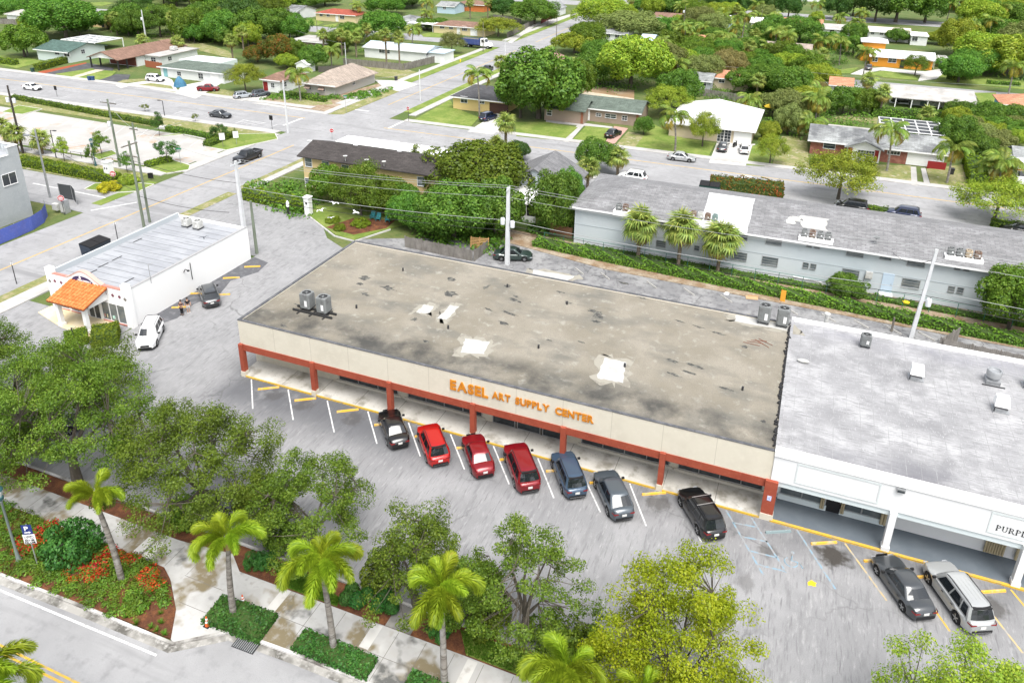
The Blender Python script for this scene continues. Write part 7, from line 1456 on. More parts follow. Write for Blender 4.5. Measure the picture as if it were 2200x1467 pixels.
def wheelstop(px, py, ang, label, m, group):
    if m.name not in STOPM:
        b = MB(); b.add([(-.92,-.09,0),(.92,-.09,0),(.92,.09,0),(-.92,.09,0),(-.9,-.06,.13),(.9,-.06,.13),(.9,.06,.13),(-.9,.06,.13)], [(4,5,6,7),(0,1,5,4),(1,2,6,5),(2,3,7,6),(3,0,4,7)]); e = MB()
        for s in (-.55,.55): e.cyl(s, 0, .125, .14, .03, .03, 8)
        STOPM[m.name] = (b.mesh('block', m), e.mesh('pin', METAL))
    x, y = at(px, py, .05); o = thing('wheel_stop', label, 'wheel stop', (x,y,.01), rad(ang), group); inst('block', STOPM[m.name][0], o); inst('anchor_pins', STOPM[m.name][1], o)
YST = mat('stop_yellow',(.66,.38,.05),.8,[(2,(.5,.4,.25),.5,.7,4)]); GWS = 'wheel stops before the shops'
for px, py, a, lb in ((577,834,34,'wheel stop nearest the left end of the art shop'),(656,858,34,'second wheel stop from the left before the art shop'),(747,882,34,'third wheel stop from the left before the art shop'),(828,910,34,'wheel stop at the nose of the black sedan'),(915,935,34,'wheel stop at the nose of the bright red crossover'),(1005,960,33,'wheel stop at the nose of the red sedan'),(1098,985,32,'wheel stop at the nose of the dark red crossover'),(1198,1010,30,'wheel stop beside the steel blue crossover'),(1292,1035,30,'wheel stop at the nose of the fastback'),(1405,1060,29,'lone wheel stop below the sixth red column'),(1490,1085,29,'wheel stop at the nose of the roof bar crossover'),(1770,1166,27,'wheel stop above the dark oil stain'),(1884,1203,27,'wheel stop left of the first white column'),(1990,1238,27,'wheel stop between the grey sedan and silver crossover'),(2131,1270,27,'bright wheel stop right of the silver crossover')): wheelstop(px, py, a, lb, YST, GWS)
wheelstop(1672, 1142, 27, 'faded grey blue wheel stop at the accessible bay', mat('stop_bluegrey',(.2,.26,.27),.85), GWS)
for px, py, lb in ((388,660,'wheel stop behind the two people'),(427,630,'wheel stop left of the dark grey crossover'),(476,633,'wheel stop right of the dark grey crossover'),(497,597,'second wheel stop from the back along the restaurant wall'),(542,573,'wheel stop at the back corner of the restaurant')): wheelstop(px, py, 30, lb, YST, 'wheel stops by the restaurant')
GST = mat('stop_grey',(.38,.37,.35),.9,[(2,(.25,.24,.22),.5,.7,4)])
for k, px in enumerate((1245,1300,1400,1480,1560,1700,1780,1850,1920,1990)): py = 583+(px-1245)*.187; wheelstop(px, py, -42, ['first','second','third','fourth','fifth','sixth','seventh','eighth','ninth','last'][k]+' pale wheel stop from the left along the rear alley', GST, 'wheel stops of the rear alley')
# dark seal coat strip along the restaurant wall
struct('seal_coat', [(-60.15,49.6),(-58.6,49.8),(-57.6,52),(-58.2,55),(-57.3,58),(-58.4,61),(-57.0,64),(-57.6,66.6),(-60.15,67.2)], 0, .0145, mat('seal_coat_dark',(.09,.092,.1),.9,[(1.2,(.15,.15,.16),.5,.7,5)]))
# front apron of the restaurant, planted rear corner with kerb
struct('restaurant_apron', [(-77.8,42),(-62,41),(-60.2,44),(-60.4,48.7),(-77.8,48.7)], -.1, .013, LOT)
struct('verge', P2((618,447),(655,458),(720,505),(760,517),(838,492),(910,470),(900,430),(740,440),(640,430)), -.1, .1, LAWN); ribbon('kerb', [at(*p) for p in ((560,437),(618,447),(655,458),(720,508),(762,519),(838,494))][::-1], 0, .16, -.1, .16, CONC)
struct('planting_bed', P2((700,490),(760,470),(850,475),(830,492),(760,506)), -.1, .112, MULCH)
for px, py, wd, lb in ((715,478,2.0,'yellow leaved shrub at the left of the kerbed bed'),(775,485,2.6,'yellow leaved shrub in the middle of the kerbed bed'),(730,495,1.6,'low yellow shrub at the front of the kerbed bed')): x, y = at(px, py, 0); tree('B', x, y, .9, wd, lb, 'shrubs of the kerbed bed', L_HEDGEY, int(px), 'bush', 'bush')
hedge([at(525,425),at(660,455)], 1.8, 1.5, 'tall rough hedge behind the white gate posts', L_HEDGEY, .28, 36, 'hedge', 'hedge', .4, 51)
# ------------------------------------------------------------------ lawns, drives and garden paths of the houses
def zz(ox, oy, s, *pts): return [at(ox+x/s, oy+y/s, 0) for x, y in pts]
gz = [0]
def patch(m, poly, name='lawn'):
    gz[0] += 1; struct(name, poly, -.05, .045+.0012*(gz[0]%30), m)
A = lambda *p: zz(0,0,4,*p); B = lambda *p: zz(733,0,3.0014,*p); C = lambda *p: zz(1466,0,2.997,*p); E = lambda *p: zz(500,0,4,*p); R5 = lambda *p: zz(1800,0,5.5,*p)
DRV = mat('dark_drive',(.06,.062,.068),.9,[(.6,(.1,.1,.105),.45,.7,4)]); CDRV = mat('concrete_drive',(.46,.45,.43),.9,[(.4,(.52,.51,.49),.45,.65,4),(2,(.36,.35,.33),.55,.75,4)]); BRKP = mat('pink_pavers',(.42,.26,.22),.9,[(2,(.34,.2,.17),.45,.7,4)]); REDM = mat('red_mulch',(.3,.07,.03),.95,[(6,(.2,.05,.02),.45,.7,4)],(20,.6)); SAND = mat('sand',(.48,.42,.33),.95,[(.8,(.36,.31,.22),.45,.65,5)]); WATR = mat('muddy_ground',(.24,.16,.09),.9,[(.3,(.32,.25,.17),.45,.65,5)])
# left of the cross street
patch(LAWN, A((0,480),(140,480),(370,530),(150,590),(0,560))); patch(REDM, A((325,620),(740,540),(750,560),(360,640)), 'planting_bed'); patch(DRV, A((360,640),(760,545),(980,590),(960,620),(500,640),(440,645)), 'drive'); patch(LAWN, A((470,640),(790,590),(820,600),(620,665))); patch(SAND, A((610,664),(820,601),(900,605),(660,670)), 'flower_edging'); patch(LAWN, A((650,672),(900,608),(1000,615),(950,665),(820,695)))
patch(DRV, A((830,700),(1000,640),(1120,645),(1100,690),(970,720)), 'drive'); patch(DRYGRASS, A((980,720),(1060,690),(1250,680),(1250,700))); patch(CDRV, A((990,735),(1250,700),(1400,650),(1480,690),(1530,790),(1720,830),(1680,850),(1490,800),(1120,740),(1040,760)), 'drive'); patch(DRYGRASS, A((1130,738),(1300,718),(1470,740),(1515,800))); patch(CDRV, A((1520,800),(1560,740),(1760,700),(1900,720),(1720,830)), 'drive'); patch(DRYGRASS, A((1730,820),(1900,770),(2030,790),(2010,855)))
patch(CDRV, E((0,860),(160,800),(330,800),(230,880)), 'drive'); patch(SOIL, E((220,880),(520,790),(860,830),(1260,720),(1290,780),(790,960)), 'garden_bed'); patch(DRYGRASS, E((330,850),(520,800),(840,850),(860,900),(600,910))); patch(PALE, E((160,890),(240,885),(780,965),(1330,740),(1350,770),(800,985)), 'garden_path'); patch(CDRV, E((1220,690),(1480,700),(1590,730),(1420,790),(1280,740)), 'drive'); patch(DRYGRASS, E((820,985),(1340,770),(1430,790),(950,985)))
patch(DRYGRASS, E((1000,560),(1450,590),(1610,630),(1480,690),(1250,660),(1130,640))); patch(LAWN, E((1850,470),(2060,455),(1960,490),(1850,490))); patch(LAWN, E((530,195),(700,165),(780,200),(720,225))); patch(LAWN, E((770,225),(910,200),(870,240))); patch(LAWN, E((1620,300),(1760,270),(1860,290),(1830,330),(1640,320))); patch(DRYGRASS, E((870,260),(1060,230),(1120,290)))
patch(DRYGRASS, A((1300,330),(1480,300),(1960,440),(2040,520),(1720,440),(1690,420))); patch(LAWN, A((560,40),(900,20),(980,30),(880,55)))
# right of the cross street
patch(LAWN, B((445,790),(700,645),(735,700),(890,760),(820,838))); patch(CDRV, B((815,852),(1000,735),(1080,750),(985,870)), 'drive'); patch(LAWN, B((1120,790),(1330,790),(1525,825),(1430,910),(1130,880))); patch(PALE, B((1430,915),(1530,800),(1575,800),(1470,920)), 'garden_path'); patch(LAWN, B((1480,915),(1585,808),(1740,830),(1690,935))); patch(BRKP, B((1690,945),(1760,815),(1850,830),(1740,955)), 'drive'); patch(DRYGRASS, B((1755,955),(1850,850),(1990,880),(1890,960))); patch(PALE, B((1320,770),(1560,795),(1750,820),(1750,830),(1320,790)), 'garden_path')
patch(LAWN, B((1885,965),(2010,800),(2110,850),(2200,880),(2200,990))); patch(LAWN, C((-40,975),(0,890),(210,925),(160,1025))); patch(CDRV, C((170,1050),(225,915),(470,930),(405,1070)), 'drive'); patch(LAWN, C((412,1065),(450,940),(500,930),(590,1060),(570,1075))); patch(DRYGRASS, C((575,1075),(640,880),(800,880),(820,1100))); patch(DRYGRASS, C((900,1100),(1200,1060),(1470,1070),(1480,1180),(1050,1130))); patch(PALE, C((1475,1195),(1470,1075),(1505,1078),(1515,1200)), 'garden_path'); patch(PALE, C((1560,1200),(1535,1085),(1565,1085),(1600,1205)), 'garden_path'); patch(DRYGRASS, C((1605,1205),(1570,1090),(1820,1060),(1860,1240)))
patch(WATR, zz(1000,0,4,(1010,800),(1060,740),(1450,780),(1450,860),(1080,830)), 'bare_plot'); patch(SAND, zz(1000,0,4,(980,820),(1040,790),(1450,850),(1440,885)), 'bare_plot'); patch(DRYGRASS, C((960,760),(1200,730),(1700,800),(2000,780),(2000,860),(1760,830),(1250,800))); patch(LAWN, C((2080,760),(2200,760),(2200,850),(2080,830))); patch(LAWN, C((1880,600),(2020,600),(2020,680),(1930,690)))
patch(LAWN, R5((335,870),(600,835),(900,890),(950,950),(560,920))); patch(CDRV, R5((150,880),(290,820),(540,800),(870,840),(1030,850),(1250,810),(1240,930),(950,960),(980,890),(880,880),(500,835),(330,870),(280,890)), 'drive'); patch(LAWN, R5((1250,870),(1560,880),(2200,960),(2200,1060),(1140,960))); patch(LAWN, R5((0,830),(250,800),(150,870),(0,870))); patch(PALE, zz(1000,0,4,(1700,60),(2200,150),(2200,170),(1700,90)), 'drive')
patch(BRKP, zz(1000,0,4,(700,440),(760,430),(900,510),(840,540)), 'drive'); patch(PALE, zz(1000,0,4,(360,365),(570,215),(960,110),(960,125),(590,235),(390,380)), 'garden_path')
# drive behind the apartment block
struct('parking_lot', [(-34,101.2),(60,101.2),(60,112.2),(-34,112.2)], -.1, .02, ASPH); struct('parking_lot', [(-45,87),(-34,87),(-34,112.2),(-45,112.2)], -.1, .018, GRASS)
# ------------------------------------------------------------------ poles and overhead lines
WOODP = mat('pole_wood',(.17,.155,.13),.95,[(2,(.1,.09,.08),.45,.7,4,(1,1,.2))]); GREENP = mat('green_weathered_wood',(.17,.2,.15),.95,[(2,(.1,.12,.09),.45,.7,4,(1,1,.2))]); CONCP = mat('white_concrete_pole',(.6,.61,.62),.85,[(1,(.5,.51,.52),.45,.7,4)]); CANW = mat('transformer_white',(.55,.57,.59),.5)
TOPS = {}
def pole(key, label, px, py, top=None, h=None, kind='wood', arms=(), cans=(), r=.17, m=None, name='utility_pole', lean=(0,0)):
    x, y = at(px, py, 0); h = h or rise(x, y, top); o = thing(name, label, 'utility pole' if name == 'utility_pole' else 'pole', (x,y,0)); b = MB()
    if kind == 'concrete': b.add([(x-r,y-r,0),(x+r,y-r,0),(x+r,y+r,0),(x-r,y+r,0)]+[(x+a*r*.62+lean[0],y+c*r*.62+lean[1],h) for a, c in ((-1,-1),(1,-1),(1,1),(-1,1))], [(0,1,5,4),(1,2,6,5),(2,3,7,6),(3,0,4,7),(4,5,6,7)])
    else: b.tube([(x,y,-.1),(x+lean[0]*.5,y+lean[1]*.5,h/2),(x+lean[0],y+lean[1],h)], [r,r*.85,r*.68], 10)
    b.build('shaft', m or {'wood': WOODP, 'concrete': CONCP, 'steel': METAL, 'green': GREENP}[kind], o, None if kind == 'concrete' else 50)
    for z, ln, ax in arms:
        f = z/h; cx, cy = x+lean[0]*f, y+lean[1]*f; b = MB(); d = (1,0) if ax == 'x' else (0,1); b.box(cx-d[0]*ln/2-.06,cy-d[1]*ln/2-.06,z-.07,cx+d[0]*ln/2+.06,cy+d[1]*ln/2+.06,z+.07); q = b.build('crossarm', WOODP if kind != 'concrete' else CANW, o)
        for s in (-.46,0,.46): MB().cyl(cx+d[0]*ln*s, cy+d[1]*ln*s, z+.07, z+.32, .05, .06, 7).build('insulator', CANW, q)
    for z, dx, dy in cans:
        b = MB(); b.lathe([(.2,z-.45),(.27,z-.4),(.27,z+.3),(.22,z+.38),(.05,z+.42)], x+dx, y+dy, 14); q = b.build('transformer', CANW, o, 40); MB().tube([(x,y,z),(x+dx,y+dy,z)], .04, 5).build('bracket', METAL, q); MB().cyl(x+dx+.1, y+dy, z+.38, z+.6, .04, .03, 6).build('bushing', ACGREY, q)
    TOPS[key] = (x+lean[0], y+lean[1], h); return o
pole('p1','white concrete pole behind the restaurant',524,490,346,kind='concrete',r=.24,arms=((8.9,1.8,'y'),)); pole('p2','white concrete pole with two transformers behind the art shop',1090,568,403,kind='concrete',r=.25,arms=((9.6,.9,'y'),),cans=((5.6,-.62,-.1),(5.4,.62,-.1))); pole('p3','white leaning pole with transformer behind the white shop',1957,725,535,kind='concrete',r=.2,cans=((4.3,.75,-.2),),lean=(.4,0)); pole('p4','short pole in the rear alley beside the white leaning pole',1915,712,682,r=.13); pole('p5','short grey post behind the art shop beside the pole with transformers',1063,556,533,r=.1)
pole('wa','weathered pole with crossarms at the cross street corner',310,490,303,kind='green',r=.19,arms=((11.4,2.4,'y'),(9.9,2.2,'x'))); pole('wb','taller weathered pole right of the crossarm pole',322,478,264,kind='green',r=.17,arms=((12.9,1.2,'x'),)); pole('wc','weathered pole with transformer in front of the car park',258,360,213,kind='green',r=.19,arms=((10.6,3.2,'x'),),cans=((7.2,-.6,0),)); pole('wd','dark pole with two transformers at the left of the car park',50,330,184,r=.2,cans=((9.2,-.75,0),(9.2,.75,0)),m=mat('dark_pole',(.05,.042,.036),.9)); pole('we','steel lamp pole beside the grey building',108,425,278,kind='steel',r=.16); pole('gs','green weathered stub pole at the back corner of the restaurant',552,545,432,kind='green',r=.2)
FARP = ((903,217,150,'slim pole on the verge of the cross street by the yellow corner house'),(1085,124,84,'slim pole on the cross street by the huge tree'),(1038,112,48,'pole at the corner beside the dump truck cab'),(1177,57,-2,'pole on the far cross street by the red fence'),(1195,88,40,'pole on the right verge of the far cross street'),(744,142,92,'pole behind the tan roofed corner house'),(625,88,58,'pole beside the flat brown roof'),(682,72,45,'street pole before the red roofed house'),(1697,200,147,'pole with transformer in the back gardens on the right'),(1467,78,15,'pole among trees near the top right of centre'),(1631,76,22,'pole beside the far white gabled house'),(1870,218,188,'thin dark pole left of the covered terrace'),(35,42,-5,'pole at the far top left'),(2052,80,44,'pole among trees at the far right'),(1405,158,122,'pole above the vacant brown plot'))
for i, (px, b_, t, lb) in enumerate(FARP): pole('f%d' % i, lb, px, b_, t, r=.13, m=CONCP if i in (0,1,5,6) else None, cans=((rise(*at(px,b_,0),t)-1.6,-.45,0),) if i in (8,9) else ())
pole('f20','pole with transformer behind the brown roofed house',315,92,22,r=.16,kind='concrete',cans=((rise(*at(315,92,0),22)-2.6,-.5,0),)); pole('f21','tall street light pole at the street corner',619,286,173,r=.14,kind='concrete')
x, y, h = TOPS['f21']; b = MB(); b.tube([(x,y,h-1.6),(x+1.2,y-.4,h-1.3),(x+2.0,y-.6,h-1.4)], .05, 5); b.cbox(x+2.2,y-.65,h-1.4,.6,.25,.14); tag(b.build('street_light_arm', METAL), 'curved lamp arm on the tall corner street light', 'street lamp')
x, y, h = TOPS['we']; b = MB(); b.tube([(x,y,h-1.2),(x-1.0,y-.3,h-.9)], .06, 5); b.cbox(x-1.4,y-.4,h-.9,.9,.4,.2); tag(b.build('lamp_head', METAL), 'flat lamp head of the steel pole by the grey building', 'street lamp')
WIRE = mat('cable',(.3,.31,.31),.6); WIREB = mat('black_cable',(.02,.02,.021),.6)
def wire(a, b_, sag, label, r=.022, m=None):
    p, q = Vector(a), Vector(b_); pts = [tuple(p.lerp(q,t)-Vector((0,0,sag*4*t*(1-t)))) for t in [i/14 for i in range(15)]]; b = MB(); b.tube(pts, r, 5, cap=False); tag(b.build('power_line', m or WIRE), label, 'power line', 'overhead lines')
def off(k, dx, dy, dz): x, y, h = TOPS[k]; return (x+dx, y+dy, h+dz)
R_ = (60, 78.6, 9.6)
for i, (dy, dz) in enumerate(((-.4,.1),(.4,.1),(0,-1.2))):
    n = ['front upper','rear upper','lower'][i]; wire(off('p1',0,dy,dz), off('p2',0,dy,dz), .5, n+' line from the restaurant pole to the art shop pole'); wire(off('p2',0,dy,dz), off('p3',0,dy,dz), .5, n+' line from the art shop pole to the leaning pole'); wire(off('p3',0,dy,dz), (R_[0],R_[1]+dy,R_[2]+dz), .5, n+' line leaving the leaning pole to the right')
for i, z in enumerate((-4.1,-4.7,-5.4)): n = ['upper','middle','bottom'][i]; m = WIRE if i == 0 else WIREB; wire(off('p1',0,0,z+.6), off('p2',0,0,z), .5, n+' cable from the restaurant pole to the art shop pole', .03, m); wire(off('p2',0,0,z), off('p3',0,0,z-.3), .6, n+' cable behind the art shop roof', .03, m); wire(off('p3',0,0,z-.3), (60,78.4,5.2-.6*i), .5, n+' cable behind the white shop roof', .03, m)
wire(off('wa',0,0,-2.6), off('p1',0,0,-3.0), .4, 'cable from the crossarm pole to the restaurant pole', .03, WIREB); wire(off('wb',0,0,-.8), off('p1',0,0,-.2), .5, 'line from the taller weathered pole to the restaurant pole'); wire(off('wc',0,0,-.5), off('wb',0,0,-.8), .5, 'line between the car park pole and the taller pole'); wire(off('wd',0,0,-.5), off('wc',0,0,-.5), .6, 'line between the two car park poles'); wire(off('wd',0,.4,-1.2), off('wc',0,.4,-1.2), .6, 'second line between the two car park poles'); wire(off('wa',0,0,-7.4), (-62,66,6.0), .4, 'cable sagging from the crossarm pole to the restaurant roof', .03, WIREB); wire(off('wd',0,0,-6.2), off('wa',0,0,-6.8), .9, 'cable sagging over the side lane', .03, WIREB)
wire(off('f8',0,0,-.5), off('f14',0,0,-.3), .6, 'line over the back gardens'); wire(off('f8',0,0,-1.6), off('f14',0,0,-1.2), .6, 'lower line over the back gardens'); wire(off('f8',0,0,-.5), (40,178,8.5), .6, 'line over the gardens to the right'); wire(off('p3',0,0,-1.0), (10.9,87,5.3), .8, 'service cable from the leaning pole to the apartment block', .025, WIREB); wire(off('p2',0,0,-1.0), (-33.5,96,5.0), .6, 'service cable from the art shop pole to the gabled house', .025, WIREB); wire(off('f5',0,0,-.3), off('f6',0,0,-.3), .5, 'line from the corner garden pole towards the flat roof')
wire(off('wb',0,0,-1.5), off('f21',0,0,-.5), .8, 'line along the cross street to the corner street light'); wire(off('f21',0,0,-.6), off('f0',0,0,-.6), .6, 'line across the back street to the verge pole')
# ------------------------------------------------------------------ lamps and signs
TEALM = mat('teal_iron',(.03,.085,.09),.5); LGL = mat('lamp_glass',(.45,.47,.46),.2)
def old_lamp(px, py, top, label):
    x, y = at(px, py, 0); h = rise(x, y, top); o = thing('street_lamp', label, 'street lamp', (x,y,0)); b = MB(); b.lathe([(.2,0),(.22,.15),(.14,.35),(.11,.8),(.085,1.2),(.07,h-1.3),(.1,h-1.25),(.06,h-1.15)], x, y, 12); b.build('shaft', TEALM if px > 150 else mat('fluted_grey_shaft',(.16,.19,.18),.6), o, 45)
    b = MB(); b.lathe([(.1,h-1.15),(.2,h-1.05),(.22,h-.85),(.16,h-.8)], x, y, 10); b.build('collar', TEALM, o); b = MB(); b.lathe([(.16,h-.8),(.26,h-.45),(.26,h-.35)], x, y, 8); b.build('lantern_glass', LGL, o); b = MB(); b.lathe([(.3,h-.35),(.26,h-.2),(.12,h-.06),(.03,h)], x, y, 10); b.build('lantern_cap', TEALM, o, 45)
old_lamp(42, 1208, 1043, 'teal lantern street lamp at the left edge of the flower bed'); old_lamp(206, 357, 297, 'teal lantern lamp behind the bright lane hedge')
def modern_lamp(px, py, top, label, d=1):
    x, y = at(px, py, 0); h = rise(x, y, top); o = thing('street_lamp', label, 'street lamp', (x,y,0)); MB().cyl(x,y,0,h,.08,.06,8).build('shaft', DARKM, o); MB().tube([(x,y,h-.05),(x+d*.7,y,h)], .05, 5).build('arm', DARKM, o); MB().cbox(x+d*.95,y,h+.01,.6,.3,.12).build('lamp_head', DARKM, o)
modern_lamp(121, 340, 280, 'dark lamp post in the lane hedge at the left'); modern_lamp(354, 250, 217, 'dark lamp post beside the street above the car park', -1)
SRED = mat('sign_red',(.42,.015,.02),.5); SWHT = mat('sign_white',(.75,.75,.75),.5); SBLU = mat('sign_blue',(.015,.03,.16),.5); SGRN = mat('sign_green',(.02,.2,.1),.5)
def post_sign(px, py, top, label, kind, rz=0.0, post=None):
    x, y = at(px, py, 0); h = rise(x, y, top); o = thing('road_sign', label, 'sign', (x,y,0), rz); MB().cyl(0,0,0,h,.04,.04,6).build('post', post or METAL, o, local=True); z = h-.32
    def face(n, pts, m, d, par=o): b = MB(); b.add([(u,-d,v) for u, v in pts]+[(u,-d+.02,v) for u, v in pts], [tuple(range(len(pts))), tuple(range(2*len(pts)-1,len(pts)-1,-1))]+[(i,i+len(pts),(i+1)%len(pts)+len(pts),(i+1)%len(pts)) for i in range(len(pts))]); return b.build(n, m, par, local=True)
    def ngon(n, r, a0=0): return [(r*math.cos(a0+2*math.pi*i/n), z+r*math.sin(a0+2*math.pi*i/n)) for i in range(n)]
    if kind == 'stop': f = face('sign_plate', ngon(8,.4,math.pi/8), SWHT, .07); face('red_field', ngon(8,.36,math.pi/8), SRED, .08, f); letters_on(o, 'STOP', -.24, z-.1, .2, .48, SWHT, .1)
    elif kind == 'noentry': f = face('sign_plate', [(-.42,z-.42),(.42,z-.42),(.42,z+.42),(-.42,z+.42)] if False else ngon(24,.44), SWHT, .07); face('red_field', ngon(24,.41), SRED, .08, f); face('white_bar', [(-.3,z-.06),(.3,z-.06),(.3,z+.06),(-.3,z+.06)], SWHT, .1, f); letters_on(o, 'DO NOT', -.24, z+.12, .13, .48, SWHT, .11); letters_on(o, 'ENTER', -.22, z-.27, .13, .44, SWHT, .11)
    elif kind == 'board': face('sign_plate', [(-.45,z-.9),(.45,z-.9),(.45,z+.3),(-.45,z+.3)], SWHT, .07)
    elif kind == 'black': face('sign_plate', [(-.4,z-.6),(.4,z-.6),(.4,z+.3),(-.4,z+.3)], INK, .07)
    elif kind == 'street': face('name_blade', [(-.45,z+.1),(.45,z+.1),(.45,z+.3),(-.45,z+.3)], SGRN, .07); face('sign_back', ngon(8,.34,.39), METAL, .06)
    elif kind == 'parking':
        f = face('blue_plate', [(-.3,z-.42),(.3,z-.42),(.3,z+.32),(-.3,z+.32)], SBLU, .07); letters_on(o, 'P', -.13, z-.1, .34, .24, SWHT, .09)
        face('arrow', [(-.18,z-.3),(.08,z-.3),(.08,z-.35),(.2,z-.27),(.08,z-.19),(.08,z-.24),(-.18,z-.24)], SWHT, .085, f); g = face('white_plate', [(-.36,z-1.2),(.36,z-1.2),(.36,z-.46),(-.36,z-.46)], SWHT, .06)
        b = MB()
        for cx in (-.16,.16): b.tube([(cx+.1*math.cos(t),-.075,z-.68+.1*math.sin(t)) for t in np.linspace(0,6.28,13)], .013, 4)
        b.tube([(-.16,-.075,z-.68),(-.05,-.075,z-.55),(.1,-.075,z-.55),(0,-.075,z-.68),(-.05,-.075,z-.55)], .012, 4); b.tube([(.16,-.075,z-.68),(.1,-.075,z-.52)], .012, 4); b.build('bicycle_symbol', INK, g, local=True); letters_on(o, 'MAY USE', -.28, z-.98, .14, .56, INK, .075); letters_on(o, 'FULL LANE', -.31, z-1.16, .14, .62, INK, .075)
    return o
def letters_on(par, text, u, v, size, width, m, d):
    keep = list(par['_o']); par['_o'] = [0.0,0.0,0.0]; letters(par, text, (u,-d,v), size, m, width, .1, .006, .012); par['_o'] = keep
post_sign(82, 1217, 1126, 'blue parking sign above a white bicycle lane sign in the flower bed', 'parking', .5)
post_sign(878, 262, 230, 'red stop sign before the yellow corner house', 'stop', -.3, DARKM); post_sign(714, 300, 277, 'red stop sign at the street corner above the yellow house', 'stop', .4); post_sign(139, 462, 421, 'round no entry sign on the grass by the blue fence', 'noentry', .5, DARKM); post_sign(248, 403, 369, 'round no entry sign on the lane island', 'noentry', .5, DARKM); post_sign(480, 318, 286, 'narrow white notice on a post by the short hedge', 'board', .6, WOODP); post_sign(509, 312, 282, 'wide white notice board on the car park corner lawn', 'board', .6); post_sign(325, 386, 371, 'small black sign box on the entrance island', 'black', .5, DARKM); post_sign(744, 243, 205, 'street name sign before the garden path of the corner house', 'street', .3); post_sign(389, 355, 318, 'thin blue green sign post on the entrance island', 'street', .5); post_sign(123, 208, 185, 'dark parking sign post by the kerb on the left', 'black', 0, DARKM); post_sign(585, 278, 248, 'dark sign post by the hatched bay', 'black', 0, DARKM)
for k, (px, py, t, lb) in enumerate(((162,740,704,'black post at the restaurant porch hedge'),(253,514,477,'black post on the verge behind the restaurant'),(36,610,564,'black post on the verge at the left edge'))): x, y = at(px, py, 0); h = rise(x, y, t); o = thing('marker_post', lb, 'post', (x,y,0)); MB().cyl(x,y,0,h,.05,.05,8).build('post', DARKM, o); MB().cbox(x,y-.02,h-.15,.25,.03,.3).build('plate', SWHT if k else DARKM, o)
# ------------------------------------------------------------------ people, birds, small things
def skin(name, par, joints, edges, m, root=0):
    me = bpy.data.meshes.new(name); me.from_pydata([j[:3] for j in joints], edges, []); me.materials.append(m); o = bpy.data.objects.new(name, me); COL.objects.link(o); o.parent = par; md = o.modifiers.new('skin','SKIN'); md.use_smooth_shade = True
    for i, j in enumerate(joints): v = me.skin_vertices[0].data[i]; v.radius = (j[3], j[4] if len(j) > 4 else j[3]); v.use_root = (i == root)
    s = o.modifiers.new('sub','SUBSURF'); s.levels = 1; s.render_levels = 1; return o
SKIN = mat('skin',(.42,.25,.17),.6); CLB = mat('black_cloth',(.012,.012,.014),.9); CLW = mat('white_cloth',(.6,.6,.6),.9); HAIR = mat('dark_hair',(.02,.015,.012),.7)
def person(px, py, rz, label, top, legs, crossed, shorts=False):
    x, y = at(px, py, .01); o = thing('person', label, 'person', (x,y,.015), rz)
    J = [(0,0,.95,.14,.1),(0,0,1.15,.13,.1),(0,0,1.38,.17,.1),(0,0,1.5,.06),(0,0,1.56,.055),(0,.005,1.64,.085,.095),(0,.01,1.72,.075,.085)]; Ed = [(0,1),(1,2),(2,3),(3,4),(4,5),(5,6)]
    def add(pts, a):
        for p in pts: J.append(p); Ed.append((a, len(J)-1)); a = len(J)-1
        return a
    for s in (-1,1):
        add([(s*.09,0,.86,.09),(s*.1,.01,.5,.065),(s*.1,-.01,.12,.045),(s*.1,-.03,.05,.045),(s*.1,-.15,.04,.035)], 0)
        e = add(([(s*.19,0,1.42,.055),(s*.24,-.02,1.16,.042),(s*.06,-.2,1.14,.035),(-s*.04,-.21,1.17,.03)] if crossed else [(s*.19,0,1.42,.055),(s*.27,.02,1.15,.042),(s*.28,-.1,.93,.034),(s*.28,-.13,.87,.032)]), 2); q = J[e]
        for k in range(4): add([(q[0]+(-s*.04 if crossed else (k-1.5)*.015),q[1]-.005+(0 if crossed else -.01),q[2]+((k-1.5)*.018 if crossed else -.05),.01),(q[0]+(-s*.08 if crossed else (k-1.5)*.017),q[1]+.0,q[2]+((k-1.5)*.019 if crossed else -.085+.01*abs(k-1)),.008)], e)
        add([(q[0]-s*.015,q[1]-.03,q[2]+.02,.011),(q[0]-s*.03,q[1]-.05,q[2]+.0,.009)], e)
    skin('body', o, J, Ed, SKIN)
    skin('shirt', o, [(0,0,.92,.155,.115),(0,0,1.15,.145,.115),(0,0,1.38,.185,.115),(0,0,1.45,.1,.09),(-.19,0,1.42,.068),(-.225,-.01,1.24,.06),(.19,0,1.42,.068),(.225,-.01,1.24,.06)], [(0,1),(1,2),(2,3),(2,4),(4,5),(2,6),(6,7)], top)
    zk = .52 if shorts else .1; skin('trousers', o, [(0,0,.97,.15,.11),(-.09,0,.84,.105),(-.1,.005,zk,.085 if shorts else .062),(.09,0,.84,.105),(.1,.005,zk,.085 if shorts else .062)], [(0,1),(1,2),(0,3),(3,4)], legs)
    b = MB(); b.ball((0,.025,1.72), (.105,.115,.1), 12, 8); b.build('hair', HAIR, o, 60, True); b = MB(); b.ball((-.03,-.088,1.66), (.012,.01,.01), 6, 4); b.ball((.03,-.088,1.66), (.012,.01,.01), 6, 4); b.build('eyes', INK, o, None, True)
    b = MB(); b.ball((0,-.1,1.63), (.014,.02,.022), 6, 5); b.ball((-.1,.0,1.64), (.012,.02,.03), 6, 5); b.ball((.1,.0,1.64), (.012,.02,.03), 6, 5); b.box(-.025,-.1,1.585,.025,-.088,1.593); b.build('face_features', SKIN, o, 60, True)
    for s in (-1,1): b = MB(); b.ball((s*.1,-.07,.045), (.05,.13,.05), 8, 6); b.build('shoe', CLW if shorts else CLB, o, 60, True)
    return o
